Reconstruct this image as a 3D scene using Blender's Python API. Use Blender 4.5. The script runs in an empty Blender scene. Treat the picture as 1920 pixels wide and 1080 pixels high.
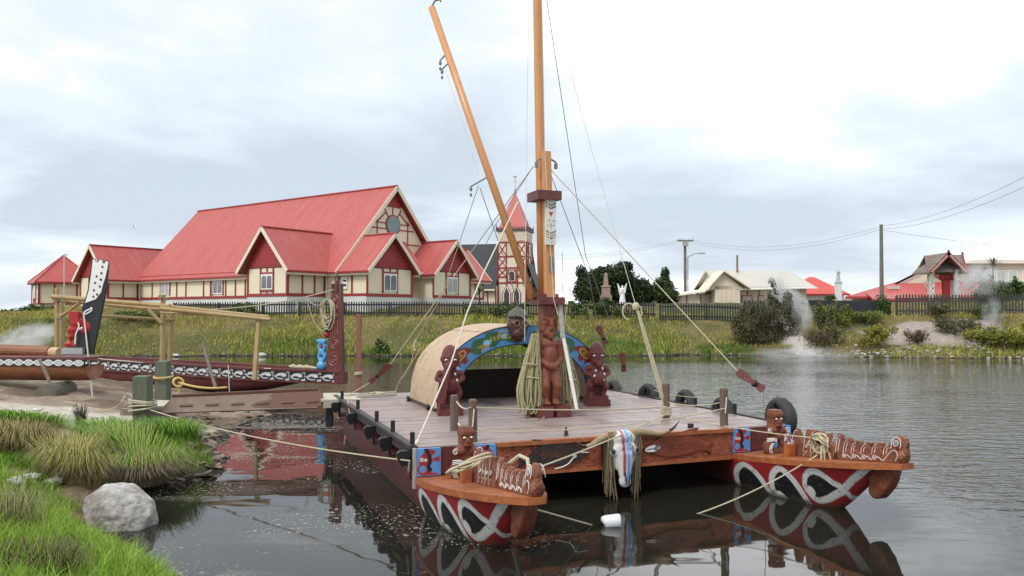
import bpy, math, random
import numpy as np
from mathutils import Vector, Matrix, Euler, noise as mnoise
random.seed(7)
rng = np.random.default_rng(11)
R = math.radians
scene = bpy.context.scene
COL = scene.collection

# ------------------------------------------------------------------ camera
EYE = Vector((0.0, 0.0, 2.5))
FPX = 1480.0                       # focal length in photograph pixels (1920 wide)
PITCH = math.atan(45.0 / FPX)
cam_data = bpy.data.cameras.new('camera')
cam_data.sensor_width = 36.0
cam_data.lens = 36.0 * FPX / 1920.0
cam_data.clip_start = 0.1
cam_data.clip_end = 3000.0
cam = bpy.data.objects.new('camera', cam_data)
cam.location = EYE
cam.rotation_euler = (R(90) + PITCH, 0, 0)
COL.objects.link(cam)
scene.camera = cam

# ------------------------------------------------------------------ sky and sun
SUN_EL, SUN_AZ = R(52), R(215)      # high, behind the camera's left shoulder
world = bpy.data.worlds.new('World'); scene.world = world; world.use_nodes = True
def build_world():
    nt = world.node_tree; nt.nodes.clear(); N = nt.nodes.new; L = nt.links.new
    out = N('ShaderNodeOutputWorld'); bg = N('ShaderNodeBackground'); bg.inputs[1].default_value = 0.1
    bg2 = N('ShaderNodeBackground'); bg2.inputs[1].default_value = 2.3
    sky = N('ShaderNodeTexSky'); sky.sky_type = 'NISHITA'; sky.sun_disc = False
    sky.sun_elevation = SUN_EL; sky.sun_rotation = SUN_AZ
    L(sky.outputs[0], bg.inputs[0])
    tc = N('ShaderNodeTexCoord'); sep = N('ShaderNodeSeparateXYZ'); L(tc.outputs['Generated'], sep.inputs[0])
    def mth(op, a, b=None):
        m = N('ShaderNodeMath'); m.operation = op
        for i, x in enumerate((a, b)):
            if x is None: continue
            if isinstance(x, (int, float)): m.inputs[i].default_value = x
            else: L(x, m.inputs[i])
        return m.outputs[0]
    zz = mth('ADD', mth('ABSOLUTE', sep.outputs[2]), 0.16)
    cx = mth('DIVIDE', sep.outputs[0], zz); cy = mth('DIVIDE', sep.outputs[1], zz)
    cmb = N('ShaderNodeCombineXYZ'); L(mth('ADD', cx, -1.2), cmb.inputs[0]); L(cy, cmb.inputs[1]); cmb.inputs[2].default_value = 5.2
    n1 = N('ShaderNodeTexNoise'); n1.inputs['Scale'].default_value = 0.62; n1.inputs['Detail'].default_value = 7; n1.inputs['Roughness'].default_value = 0.52
    n1.inputs['Distortion'].default_value = 0.25
    L(cmb.outputs[0], n1.inputs['Vector'])
    n2 = N('ShaderNodeTexNoise'); n2.inputs['Scale'].default_value = 0.23; n2.inputs['Detail'].default_value = 3
    L(cmb.outputs[0], n2.inputs['Vector'])
    s = mth('ADD', mth('MULTIPLY', n1.outputs['Fac'], 0.62), mth('MULTIPLY', n2.outputs['Fac'], 0.42))
    ramp = N('ShaderNodeValToRGB'); L(s, ramp.inputs[0]); e = ramp.color_ramp.elements
    e[0].position = 0.43; e[0].color = (0.235, 0.265, 0.30, 1)
    e[1].position = 0.615; e[1].color = (0.90, 0.92, 0.93, 1)
    k = e.new(0.52); k.color = (0.335, 0.365, 0.39, 1)
    L(ramp.outputs[0], bg2.inputs[0])
    mx = N('ShaderNodeMixShader'); mx.inputs[0].default_value = 0.93
    L(bg.outputs[0], mx.inputs[1]); L(bg2.outputs[0], mx.inputs[2]); L(mx.outputs[0], out.inputs[0])
build_world()
sun_data = bpy.data.lights.new('sun', 'SUN'); sun_data.energy = 1.5; sun_data.angle = R(14); sun_data.color = (1.0, 0.965, 0.91)
sun = bpy.data.objects.new('sun', sun_data); COL.objects.link(sun)
sdir = Vector((math.sin(SUN_AZ) * math.cos(SUN_EL), math.cos(SUN_AZ) * math.cos(SUN_EL), math.sin(SUN_EL)))   # towards the sun
sun.rotation_euler = sdir.to_track_quat('Z', 'Y').to_euler()
scene.view_settings.view_transform = 'Standard'; scene.view_settings.look = 'None'
scene.view_settings.exposure = 0.32; scene.view_settings.gamma = 1.0; scene.view_settings.use_curve_mapping = False
scene.cycles.max_bounces = 6; scene.cycles.volume_bounces = 1; scene.cycles.use_denoising = True
scene.cycles.volume_step_rate = 1.0

# ------------------------------------------------------------------ layout helpers
def ray(px, py):
    c, s = math.cos(PITCH), math.sin(PITCH)
    x, y = px - 960.0, 540.0 - py
    return Vector((x, FPX * c - y * s, FPX * s + y * c))
def atz(px, py, z):
    d = ray(px, py); return EYE + d * ((z - EYE.z) / d.z)
def aty(px, py, Y):
    d = ray(px, py); return EYE + d * (Y / d.y)

# ------------------------------------------------------------------ materials
MATS = {}
def mat(name, col, rough=0.6, var=0.12, scale=2.0, bump=0.0, bscale=30.0, col2=None, stretch=(1, 1, 1), attr=False, spec=0.5, coat=0.0, metal=0.0, thresh=None, sss=0):
    if name in MATS: return MATS[name]
    m = bpy.data.materials.new(name); m.use_nodes = True
    nt = m.node_tree; N = nt.nodes.new; L = nt.links.new
    b = nt.nodes['Principled BSDF']
    b.inputs['Roughness'].default_value = rough; b.inputs['Metallic'].default_value = metal
    b.inputs['Specular IOR Level'].default_value = spec
    if coat: b.inputs['Coat Weight'].default_value = coat; b.inputs['Coat Roughness'].default_value = 0.15
    geo = N('ShaderNodeNewGeometry'); mp = N('ShaderNodeMapping'); mp.inputs['Scale'].default_value = stretch
    tco = N('ShaderNodeTexCoord')
    L((tco.outputs['Object'] if tuple(stretch) != (1, 1, 1) else geo.outputs['Position']), mp.inputs['Vector'])
    nz = N('ShaderNodeTexNoise'); nz.inputs['Scale'].default_value = scale; nz.inputs['Detail'].default_value = 6; nz.inputs['Roughness'].default_value = 0.62
    L(mp.outputs[0], nz.inputs['Vector'])
    if attr:
        a = N('ShaderNodeAttribute'); a.attribute_name = 'Col'; basesock = a.outputs['Color']
    else:
        rgb = N('ShaderNodeRGB'); rgb.outputs[0].default_value = (*col, 1); basesock = rgb.outputs[0]
    mr = N('ShaderNodeMapRange'); L(nz.outputs['Fac'], mr.inputs[0])
    mr.inputs[1].default_value = 0.25; mr.inputs[2].default_value = 0.75
    if col2 is not None:
        if thresh: mr.inputs[1].default_value, mr.inputs[2].default_value = thresh
        mix = N('ShaderNodeMix'); mix.data_type = 'RGBA'; L(mr.outputs[0], mix.inputs['Factor']); L(basesock, mix.inputs['A']); mix.inputs['B'].default_value = (*col2, 1)
        basesock = mix.outputs['Result']
        mr = N('ShaderNodeMapRange'); n3 = N('ShaderNodeTexNoise'); n3.inputs['Scale'].default_value = scale * 5; n3.inputs['Detail'].default_value = 5
        L(mp.outputs[0], n3.inputs['Vector']); L(n3.outputs['Fac'], mr.inputs[0]); mr.inputs[1].default_value = 0.25; mr.inputs[2].default_value = 0.75
    mr.inputs[3].default_value = 1 - var; mr.inputs[4].default_value = 1 + var
    mul = N('ShaderNodeVectorMath'); mul.operation = 'SCALE'; L(basesock, mul.inputs[0]); L(mr.outputs[0], mul.inputs['Scale'])
    L(mul.outputs[0], b.inputs['Base Color'])
    if bump:
        nb = N('ShaderNodeTexNoise'); nb.inputs['Scale'].default_value = bscale; nb.inputs['Detail'].default_value = 4
        L(mp.outputs[0], nb.inputs['Vector']); bp = N('ShaderNodeBump'); bp.inputs['Strength'].default_value = bump; bp.inputs['Distance'].default_value = 0.02
        L(nb.outputs['Fac'], bp.inputs['Height']); L(bp.outputs[0], b.inputs['Normal'])
    MATS[name] = m
    return m

def P(name, **k): return mat(name, (1, 1, 1), attr=True, **k)

CREAM = mat('cream_paint', (0.76, 0.68, 0.49), 0.6, 0.05, 0.6)
TRIM_RED = mat('red_trim_paint', (0.28, 0.028, 0.03), 0.5, 0.12, 1.5)
BARGE = mat('bargeboard_paint', (0.75, 0.67, 0.52), 0.55, 0.06, 2)
WHITE = mat('white_paint', (0.78, 0.77, 0.74), 0.5, 0.06, 2)
ROOF_RED = mat('red_roofing', (0.41, 0.072, 0.062), 0.5, 0.10, 0.5, col2=(0.45, 0.11, 0.095), thresh=(0.4, 0.8))
def roofing(name, col, col2, axis):
    m = mat(name, col, 0.5, 0.13, 1.0, col2=col2, thresh=(0.35, 0.8), stretch=(2.2, .35, .35) if axis == 0 else (.35, 2.2, .35))
    nt = m.node_tree; N = nt.nodes.new; L = nt.links.new; tc = N('ShaderNodeTexCoord'); w = N('ShaderNodeTexWave'); w.bands_direction = 'XY'[axis]; w.inputs['Scale'].default_value = 1.3; w.inputs['Distortion'].default_value = 0.15; w.inputs['Detail'].default_value = 1
    L(tc.outputs['Object'], w.inputs['Vector']); bp = N('ShaderNodeBump'); bp.inputs['Strength'].default_value = .35; bp.inputs['Distance'].default_value = .05; L(w.outputs['Fac'], bp.inputs['Height']); L(bp.outputs[0], nt.nodes['Principled BSDF'].inputs['Normal'])
    return m
ROOF_X = roofing('red_sheet_roofing_long', (0.40, 0.070, 0.060), (0.455, 0.115, 0.10), 0)
ROOF_Y = roofing('red_sheet_roofing_cross', (0.40, 0.070, 0.060), (0.455, 0.115, 0.10), 1)
SHINGLE_RED = mat('red_shingles', (0.33, 0.03, 0.035), 0.6, 0.18, 1.5)
ROOF_BLACK = mat('black_roofing', (0.018, 0.019, 0.022), 0.6, 0.35, 0.6)
GLASS = mat('window_glass', (0.055, 0.06, 0.065), 0.08, 0.2, 1, spec=0.8)
CURTAIN = mat('net_curtain_glass', (0.42, 0.44, 0.44), 0.12, 0.25, 3, stretch=(6, 6, 0.4), spec=0.8)
TEAL = mat('teal_glass', (0.12, 0.22, 0.22), 0.12, 0.15, 1, spec=0.8)
FENCE = mat('charcoal_fence_paint', (0.022, 0.024, 0.028), 0.7, 0.4, 1.5)
FENCE_W = mat('weathered_fence_timber', (0.060, 0.054, 0.050), 0.85, 0.4, 1.0)
CONCRETE = mat('whitewashed_concrete', (0.62, 0.61, 0.58), 0.8, 0.10, 1.2)
GREYC = mat('grey_concrete', (0.34, 0.34, 0.33), 0.85, 0.15, 2)
MAROON = mat('maroon_paint', (0.115, 0.026, 0.024), 0.42, 0.25, 1.6, bump=0.15, bscale=25, col2=(0.17, 0.05, 0.042), thresh=(0.45, 0.8))
CARVE_RED = mat('maroon_carving_paint', (0.125, 0.024, 0.020), 0.42, 0.35, 4, bump=0.9, bscale=14, stretch=(7, 7, 1.4), col2=(0.18, 0.06, 0.05), thresh=(0.5, 0.75))
CARVE_OCH = mat('oiled_carving_timber', (0.23, 0.062, 0.024), 0.42, 0.4, 5, bump=0.9, bscale=16, stretch=(8, 8, 1.6), col2=(0.11, 0.03, 0.018), thresh=(0.42, 0.66))
PLATF = mat('orange_oiled_plank', (0.36, 0.115, 0.038), 0.38, 0.28, 3, bump=0.2, bscale=40, col2=(0.24, 0.065, 0.024), thresh=(0.45, 0.75))
SPAR = mat('varnished_spar_timber', (0.60, 0.285, 0.105), 0.4, 0.14, 4, stretch=(6, 6, 0.5), coat=0.15, col2=(0.54, 0.235, 0.08), thresh=(0.4, 0.7))
DECK = mat('weathered_deck_boards', (0.335, 0.27, 0.25), 0.32, 0.22, 1.2, stretch=(0.5, 7, 7), bump=0.25, bscale=14, col2=(0.25, 0.165, 0.15), thresh=(0.42, 0.78))
def wetness(m, lo, hi, sc):
    nt = m.node_tree; N = nt.nodes.new; g = N('ShaderNodeNewGeometry'); n = N('ShaderNodeTexNoise'); n.inputs['Scale'].default_value = sc; n.inputs['Detail'].default_value = 5; nt.links.new(g.outputs['Position'], n.inputs['Vector'])
    r = N('ShaderNodeMapRange'); r.inputs[1].default_value = .38; r.inputs[2].default_value = .62; r.inputs[3].default_value = lo; r.inputs[4].default_value = hi; nt.links.new(n.outputs['Fac'], r.inputs[0]); nt.links.new(r.outputs[0], nt.nodes['Principled BSDF'].inputs['Roughness'])
wetness(DECK, .16, .55, 1.1); wetness(PLATF, .28, .6, 3.0)
BLACKP = mat('black_paint', (0.012, 0.012, 0.014), 0.45, 0.3, 3)
RUBBER = mat('old_tyre_rubber', (0.028, 0.028, 0.030), 0.7, 0.35, 6, bump=0.3, bscale=40)
ROPE = mat('cream_rope', (0.52, 0.46, 0.31), 0.85, 0.18, 30, bump=0.6, bscale=120)
ROPE_O = mat('olive_rope', (0.40, 0.36, 0.20), 0.85, 0.28, 22, bump=0.6, bscale=120)
ROPE_W = mat('white_rope', (0.66, 0.62, 0.53), 0.8, 0.12, 30)
WIRE = mat('grey_wire', (0.20, 0.20, 0.20), 0.5, 0.1, 3)
POST_G = mat('treated_green_timber', (0.105, 0.115, 0.078), 0.8, 0.25, 2, stretch=(9, 9, 1.2), bump=0.4, bscale=12)
POST_B = mat('brown_bollard_timber', (0.13, 0.085, 0.065), 0.7, 0.25, 2, stretch=(9, 9, 1.0), bump=0.3, bscale=12)
BAMBOO = mat('tan_round_pole', (0.36, 0.25, 0.115), 0.65, 0.25, 5, bump=0.25, bscale=12)
GREYWOOD = mat('grey_driftwood', (0.26, 0.22, 0.18), 0.9, 0.3, 8, bump=0.6, bscale=20)
LOGBROWN = mat('oiled_log_hull', (0.235, 0.085, 0.036), 0.5, 0.25, 1.4, stretch=(0.6, 3, 3), bump=0.25, bscale=6, col2=(0.125, 0.05, 0.026), thresh=(0.5, 0.72))
GANG = mat('brown_gangway_ply', (0.20, 0.135, 0.10), 0.7, 0.15, 1.5, col2=(0.235, 0.165, 0.13), thresh=(0.45, 0.6))
GANG_WET = mat('dark_brown_stain', (0.115, 0.042, 0.022), 0.55, 0.2, 2)
PLANKW = mat('pale_sawn_plank', (0.46, 0.42, 0.35), 0.8, 0.15, 4)
ROCKM = mat('pale_limestone', (0.23, 0.20, 0.17), 0.92, 0.3, 3.2, bump=1.0, bscale=20, col2=(0.46, 0.44, 0.42), thresh=(0.35, 0.65))
STONE = mat('shore_stone', (0.33, 0.30, 0.27), 0.9, 0.35, 1.5)
PLYTAN = mat('tan_plywood', (0.49, 0.355, 0.24), 0.62, 0.2, 1.3, stretch=(0.5, 3.2, 2.5), bump=0.12, bscale=7, col2=(0.37, 0.235, 0.135), thresh=(0.48, 0.78))
DARKIN = mat('dark_plywood_lining', (0.028, 0.02, 0.018), 0.7, 0.3, 3)
PAINTED = P('painted_pattern', rough=0.45, var=0.10, scale=9)
PAINTED_SATIN = P('painted_carving', rough=0.38, var=0.2, scale=8, bump=0.25, bscale=40)
LEAF = P('leaves', rough=0.55, var=0.18, scale=1.2, spec=0.3)
GRASSM = P('grass_blades', rough=0.6, var=0.10, scale=0.8, spec=0.25)
SHELL = mat('white_shell_inlay', (0.78, 0.78, 0.74), 0.3, 0.08, 5)
STATUE_W = mat('white_marble', (0.70, 0.70, 0.70), 0.6, 0.1, 5)
GRANITE = mat('pink_granite', (0.30, 0.20, 0.17), 0.6, 0.2, 6)

# ------------------------------------------------------------------ scene-graph helpers
def setp(o, label=None, cat=None, group=None, kind=None):
    if label: o['label'] = label
    if cat: o['category'] = cat
    if group: o['group'] = group
    if kind: o['kind'] = kind
    return o
def thing(name, label, cat, loc=(0, 0, 0), rz=0.0, group=None):
    o = bpy.data.objects.new(name, None); COL.objects.link(o)
    o.empty_display_size = 0.2
    o.location = loc; o.rotation_euler = (0, 0, rz)
    return setp(o, label, cat, group)
def pmat(p):
    m = Matrix.LocRotScale(p.location, p.rotation_euler, p.scale)
    return pmat(p.parent) @ p.matrix_parent_inverse @ m if p.parent else m
def adopt(o, parent, local):
    if parent is not None:
        o.parent = parent
        if not local: o.matrix_parent_inverse = pmat(parent).inverted()
def copy_tree(o, parent=None):
    c = o.copy(); COL.objects.link(c)
    if parent is not None: c.parent = parent
    for ch in list(o.children): copy_tree(ch, c)
    return c

class MB:
    """collects geometry; build() links it as one mesh object"""
    def __init__(s): s.v = []; s.f = []; s.c = []; s.col = (1, 1, 1); s.usecol = False
    def setcol(s, c): s.col = c; s.usecol = True; return s
    def add(s, vs, fs, cols=None):
        o = len(s.v); s.v.extend([tuple(p) for p in vs]); s.f.extend([tuple(i + o for i in f) for f in fs])
        if cols is None: s.c.extend([s.col] * len(vs))
        else: s.c.extend([tuple(c) for c in cols]); s.usecol = True
        return s
    def hexa(s, p):          # 8 points: bottom 4 ccw, top 4 ccw
        return s.add(p, [(3, 2, 1, 0), (4, 5, 6, 7), (0, 1, 5, 4), (1, 2, 6, 5), (2, 3, 7, 6), (3, 0, 4, 7)])
    def box(s, c, size, rot=None):
        hx, hy, hz = (q / 2 for q in size); c = Vector(c)
        pts = [Vector(q) for q in ((-hx, -hy, -hz), (hx, -hy, -hz), (hx, hy, -hz), (-hx, hy, -hz), (-hx, -hy, hz), (hx, -hy, hz), (hx, hy, hz), (-hx, hy, hz))]
        if rot is not None:
            m = rot if isinstance(rot, Matrix) else Euler(rot).to_matrix()
            pts = [m @ q for q in pts]
        return s.hexa([c + q for q in pts])
    def bb(s, a, b): return s.box([(a[i] + b[i]) / 2 for i in range(3)], [abs(b[i] - a[i]) for i in range(3)])
    def beam(s, a, b, w, h, up=(0, 0, 1)):
        a, b = Vector(a), Vector(b); d = (b - a).normalized(); up = Vector(up)
        sx = d.cross(up)
        if sx.length < 1e-4: sx = d.cross(Vector((1, 0, 0)))
        sx.normalize(); uy = sx.cross(d).normalized(); sx = sx * w / 2; uy = uy * h / 2
        return s.hexa([a - sx - uy, a + sx - uy, b + sx - uy, b - sx - uy, a - sx + uy, a + sx + uy, b + sx + uy, b - sx + uy])
    def tube(s, pts, r, n=8, caps=True):
        pts = [Vector(p) for p in pts]; k = len(pts)
        rr = r if isinstance(r, (list, tuple)) else [r] * k
        vs, fs = [], []; prev = None
        for i, p in enumerate(pts):
            d = (pts[min(i + 1, k - 1)] - pts[max(i - 1, 0)])
            d = d.normalized() if d.length > 1e-9 else Vector((0, 0, 1))
            if prev is None:
                x = d.cross(Vector((0, 0, 1)))
                if x.length < 1e-3: x = d.cross(Vector((1, 0, 0)))
            else: x = prev - d * prev.dot(d)
            if x.length < 1e-6: x = d.orthogonal()
            x.normalize(); y = d.cross(x); prev = x
            for j in range(n):
                t = 2 * math.pi * j / n; vs.append(p + (x * math.cos(t) + y * math.sin(t)) * rr[i])
        for i in range(k - 1):
            for j in range(n):
                a, b = i * n + j, i * n + (j + 1) % n
                fs.append((a, b, b + n, a + n))
        if caps: fs.append(tuple(reversed(range(n)))); fs.append(tuple((k - 1) * n + j for j in range(n)))
        return s.add(vs, fs)
    def ell(s, c, r, rot=None, nu=14, nv=9):
        c = Vector(c); r = r if isinstance(r, (tuple, list)) else (r, r, r)
        m = Euler(rot).to_matrix() if rot is not None else Matrix.Identity(3)
        vs = [c + m @ Vector((0, 0, r[2]))]; fs = []
        for i in range(1, nv):
            a = math.pi * i / nv
            for j in range(nu):
                b = 2 * math.pi * j / nu
                vs.append(c + m @ Vector((r[0] * math.sin(a) * math.cos(b), r[1] * math.sin(a) * math.sin(b), r[2] * math.cos(a))))
        vs.append(c + m @ Vector((0, 0, -r[2]))); e = len(vs) - 1
        for j in range(nu): fs.append((0, 1 + j, 1 + (j + 1) % nu))
        for i in range(nv - 2):
            for j in range(nu):
                a, b = 1 + i * nu + j, 1 + i * nu + (j + 1) % nu
                fs.append((a, a + nu, b + nu, b))
        o = 1 + (nv - 2) * nu
        for j in range(nu): fs.append((o + j, e, o + (j + 1) % nu))
        return s.add(vs, fs)
    def cap(s, a, b, ra, rb, n=10):   # capsule with taper
        a, b = Vector(a), Vector(b)
        s.tube([a, b], [ra, rb], n); s.ell(a, ra, nu=n, nv=7); s.ell(b, rb, nu=n, nv=7); return s
    def prism(s, poly, o, ex, ey, t):  # polygon (2-D) in plane (o, ex, ey), extruded by t along ex x ey (both ways half)
        o, ex, ey = Vector(o), Vector(ex), Vector(ey); nrm = ex.cross(ey).normalized() * (t / 2); n = len(poly)
        A = [o + ex * p[0] + ey * p[1] + nrm for p in poly]; B = [o + ex * p[0] + ey * p[1] - nrm for p in poly]
        area = sum(poly[i][0] * poly[(i + 1) % n][1] - poly[(i + 1) % n][0] * poly[i][1] for i in range(n))
        if area < 0: A.reverse(); B.reverse()
        fs = [tuple(range(n)), tuple(reversed(range(n, 2 * n)))]
        for i in range(n): j = (i + 1) % n; fs.append((i, n + i, n + j, j))
        return s.add(A + B, fs)
    def grid(s, fn, ns, nt, colfn=None, flip=False, cols=None):
        vs = [fn(i / ns, j / nt) for i in range(ns + 1) for j in range(nt + 1)]; fs = []
        for i in range(ns):
            for j in range(nt):
                a = i * (nt + 1) + j; q = (a, a + nt + 1, a + nt + 2, a + 1); fs.append(q[::-1] if flip else q)
        return s.add(vs, fs, cols)
    def mesh(s, name, smooth=False):
        me = bpy.data.meshes.new(name); me.from_pydata(s.v, [], s.f)
        if s.usecol:
            at = me.attributes.new('Col', 'FLOAT_COLOR', 'POINT')
            arr = np.ones((len(s.v), 4), np.float32); arr[:, :3] = np.array(s.c, np.float32); at.data.foreach_set('color', arr.ravel())
        if smooth: me.polygons.foreach_set('use_smooth', [True] * len(me.polygons))
        me.update(); return me
    def build(s, name, material, parent=None, local=False, smooth=False, kind=None, loc=None):
        o = bpy.data.objects.new(name, s.mesh(name, smooth)); o.data.materials.append(material); COL.objects.link(o)
        if loc is not None: o.location = loc
        adopt(o, parent, local)
        if kind: o['kind'] = kind
        return o

def sculpt(mb, voxel, it=4):
    """fuse overlapping solids into one continuous carved surface, as an MB"""
    o = bpy.data.objects.new('tmp', mb.mesh('tmp')); COL.objects.link(o)
    m = o.modifiers.new('r', 'REMESH'); m.mode = 'VOXEL'; m.voxel_size = voxel
    if it: sm = o.modifiers.new('s', 'SMOOTH'); sm.factor = 0.5; sm.iterations = it
    dg = bpy.context.evaluated_depsgraph_get(); me = bpy.data.meshes.new_from_object(o.evaluated_get(dg))
    out = MB(); out.add([tuple(v.co) for v in me.vertices], [tuple(p.vertices) for p in me.polygons])
    t = o.data; bpy.data.objects.remove(o); bpy.data.meshes.remove(t); bpy.data.meshes.remove(me)
    return out

# ------------------------------------------------------------------ numpy helpers
def vnoise(x, y, seed=0):
    x = np.asarray(x, float); y = np.asarray(y, float)
    xi = np.floor(x).astype(np.int64); yi = np.floor(y).astype(np.int64); fx = x - xi; fy = y - yi
    def h(a, b):
        n = (a * 374761393 + b * 668265263 + seed * 1442695041) & 0x7fffffff
        n = ((n ^ (n >> 13)) * 1274126177) & 0x7fffffff
        n = (n ^ (n >> 16)) & 0xffff
        return n / 65535.0
    fx = fx * fx * (3 - 2 * fx); fy = fy * fy * (3 - 2 * fy)
    return (h(xi, yi) * (1 - fx) + h(xi + 1, yi) * fx) * (1 - fy) + (h(xi, yi + 1) * (1 - fx) + h(xi + 1, yi + 1) * fx) * fy
def fbm(x, y, sc, seed=0, oc=4):
    t, a, w = 0, 0.5, 0
    for k in range(oc): t = t + a * vnoise(x * sc * 2 ** k, y * sc * 2 ** k, seed + k); w += a; a *= 0.5
    return t / w
def sstep(a, b, x):
    t = np.clip((x - a) / (b - a), 0, 1); return t * t * (3 - 2 * t)

def segdist(uv, pts, closed=False):
    pts = np.asarray(pts, float); d = np.full(len(uv), 1e9); n = len(pts)
    for i in range(n if closed else n - 1):
        a, b = pts[i], pts[(i + 1) % n]; ab = b - a; L2 = max((ab ** 2).sum(), 1e-12)
        t = np.clip(((uv - a) @ ab) / L2, 0, 1); q = uv - a - t[:, None] * ab
        d = np.minimum(d, (q ** 2).sum(1))
    return np.sqrt(d)
def inside(uv, pts):
    pts = np.asarray(pts, float); r = np.zeros(len(uv), bool); n = len(pts); x, y = uv[:, 0], uv[:, 1]
    for i in range(n):
        (x1, y1), (x2, y2) = pts[i], pts[(i + 1) % n]
        if y1 == y2: continue
        c = ((y1 > y) != (y2 > y)) & (x < (x2 - x1) * (y - y1) / (y2 - y1) + x1); r ^= c
    return r
def paint(uv, base, shapes, aa=0.01):
    uv = np.asarray(uv, float); out = np.tile(np.array(base, float), (len(uv), 1))
    for k, data, col, *rest in shapes:
        if k == 'poly':
            d = segdist(uv, data, True); d = np.where(inside(uv, data), -d, d)
        elif k == 'line': d = segdist(uv, data) - rest[0] / 2
        else: d = np.hypot(uv[:, 0] - data[0], uv[:, 1] - data[1]) - data[2]
        w = np.clip(0.5 - d / aa, 0, 1)[:, None]; out = out * (1 - w) + np.array(col, float) * w
    return out
def spiral(cx, cy, r0, r1, turns, start=0.0, n=26, flip=1, sx=1.0):
    return [(cx + sx * (r0 + (r1 - r0) * i / n) * math.cos(start + flip * turns * 2 * math.pi * i / n), cy + (r0 + (r1 - r0) * i / n) * math.sin(start + flip * turns * 2 * math.pi * i / n)) for i in range(n + 1)]
def smoothline(pts, n=6, closed=False):
    P_ = [np.array(p, float) for p in pts]; k = len(P_); out = []
    rngk = range(k if closed else k - 1)
    for i in rngk:
        g = (lambda q: P_[q % k]) if closed else (lambda q: P_[min(max(q, 0), k - 1)])
        p0, p1, p2, p3 = g(i - 1), g(i), g(i + 1), g(i + 2)
        for j in range(n):
            t = j / n
            out.append(tuple(0.5 * ((2 * p1) + (p2 - p0) * t + (2 * p0 - 5 * p1 + 4 * p2 - p3) * t * t + (3 * p1 - p0 - 3 * p2 + p3) * t ** 3)))
    if not closed: out.append(tuple(P_[-1]))
    return out
def painted_panel(mb, o, ex, ey, w, h, thick, base, shapes, nx, ny, aa=0.01, edge=None):
    """flat board: painted front face (towards ex x ey) with plain sides"""
    o, ex, ey = Vector(o), Vector(ex).normalized(), Vector(ey).normalized(); n = ex.cross(ey)
    uv = np.array([(i / nx * w, j / ny * h) for i in range(nx + 1) for j in range(ny + 1)])
    cols = paint(uv, base, shapes, aa)
    mb.grid(lambda s_, t_: o + ex * (s_ * w) + ey * (t_ * h) + n * (thick / 2), nx, ny, cols=cols)
    mb.setcol(edge or base); mb.prism([(0.0, 0.0), (w, 0.0), (w, h), (0.0, h)], o - n * 0.003, ex, ey, thick - 0.006)
    return mb

def pydata_np(name, V, F, cols, material, parent=None, kind=None):
    """quads from numpy: V (N,3), F (M,4), cols (N,3)"""
    me = bpy.data.meshes.new(name); me.vertices.add(len(V)); me.vertices.foreach_set('co', V.astype(np.float32).ravel())
    k = F.shape[1]; me.loops.add(F.size); me.loops.foreach_set('vertex_index', F.astype(np.int32).ravel())
    me.polygons.add(len(F)); me.polygons.foreach_set('loop_start', np.arange(0, F.size, k, dtype=np.int32))
    try: me.polygons.foreach_set('loop_total', np.full(len(F), k, np.int32))
    except Exception: pass
    if cols is not None:
        at = me.attributes.new('Col', 'FLOAT_COLOR', 'POINT'); a = np.ones((len(V), 4), np.float32); a[:, :3] = cols; at.data.foreach_set('color', a.ravel())
    me.update(calc_edges=True); me.validate()
    o = bpy.data.objects.new(name, me); me.materials.append(material); COL.objects.link(o)
    adopt(o, parent, False)
    if kind: o['kind'] = kind
    return o
def blades(P_, H, W, lean, cols):
    """grass blades: two stacked quads each. P_ (n,3)"""
    n = len(P_); az = rng.uniform(0, 2 * np.pi, n); la = rng.uniform(0, 2 * np.pi, n)
    wx = np.stack([np.cos(az), np.sin(az), 0 * az], 1) * (W / 2)[:, None]
    ld = np.stack([np.cos(la), np.sin(la), 0 * la], 1)
    up = np.array([0, 0, 1.0])
    m = P_ + up * (H * 0.55)[:, None] + ld * (H * lean * 0.25)[:, None]
    t = P_ + up * (H * np.sqrt(np.clip(1 - lean ** 2 * 0.5, 0.2, 1)))[:, None] + ld * (H * lean * 0.85)[:, None]
    V = np.stack([P_ - wx, P_ + wx, m - wx * 0.75, m + wx * 0.75, t - wx * 0.12, t + wx * 0.12], 1).reshape(-1, 3)
    b = np.arange(n)[:, None] * 6
    F = np.concatenate([b + np.array([0, 1, 3, 2]), b + np.array([2, 3, 5, 4])], 0)
    return V, F, np.repeat(cols, 6, 0)
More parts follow.
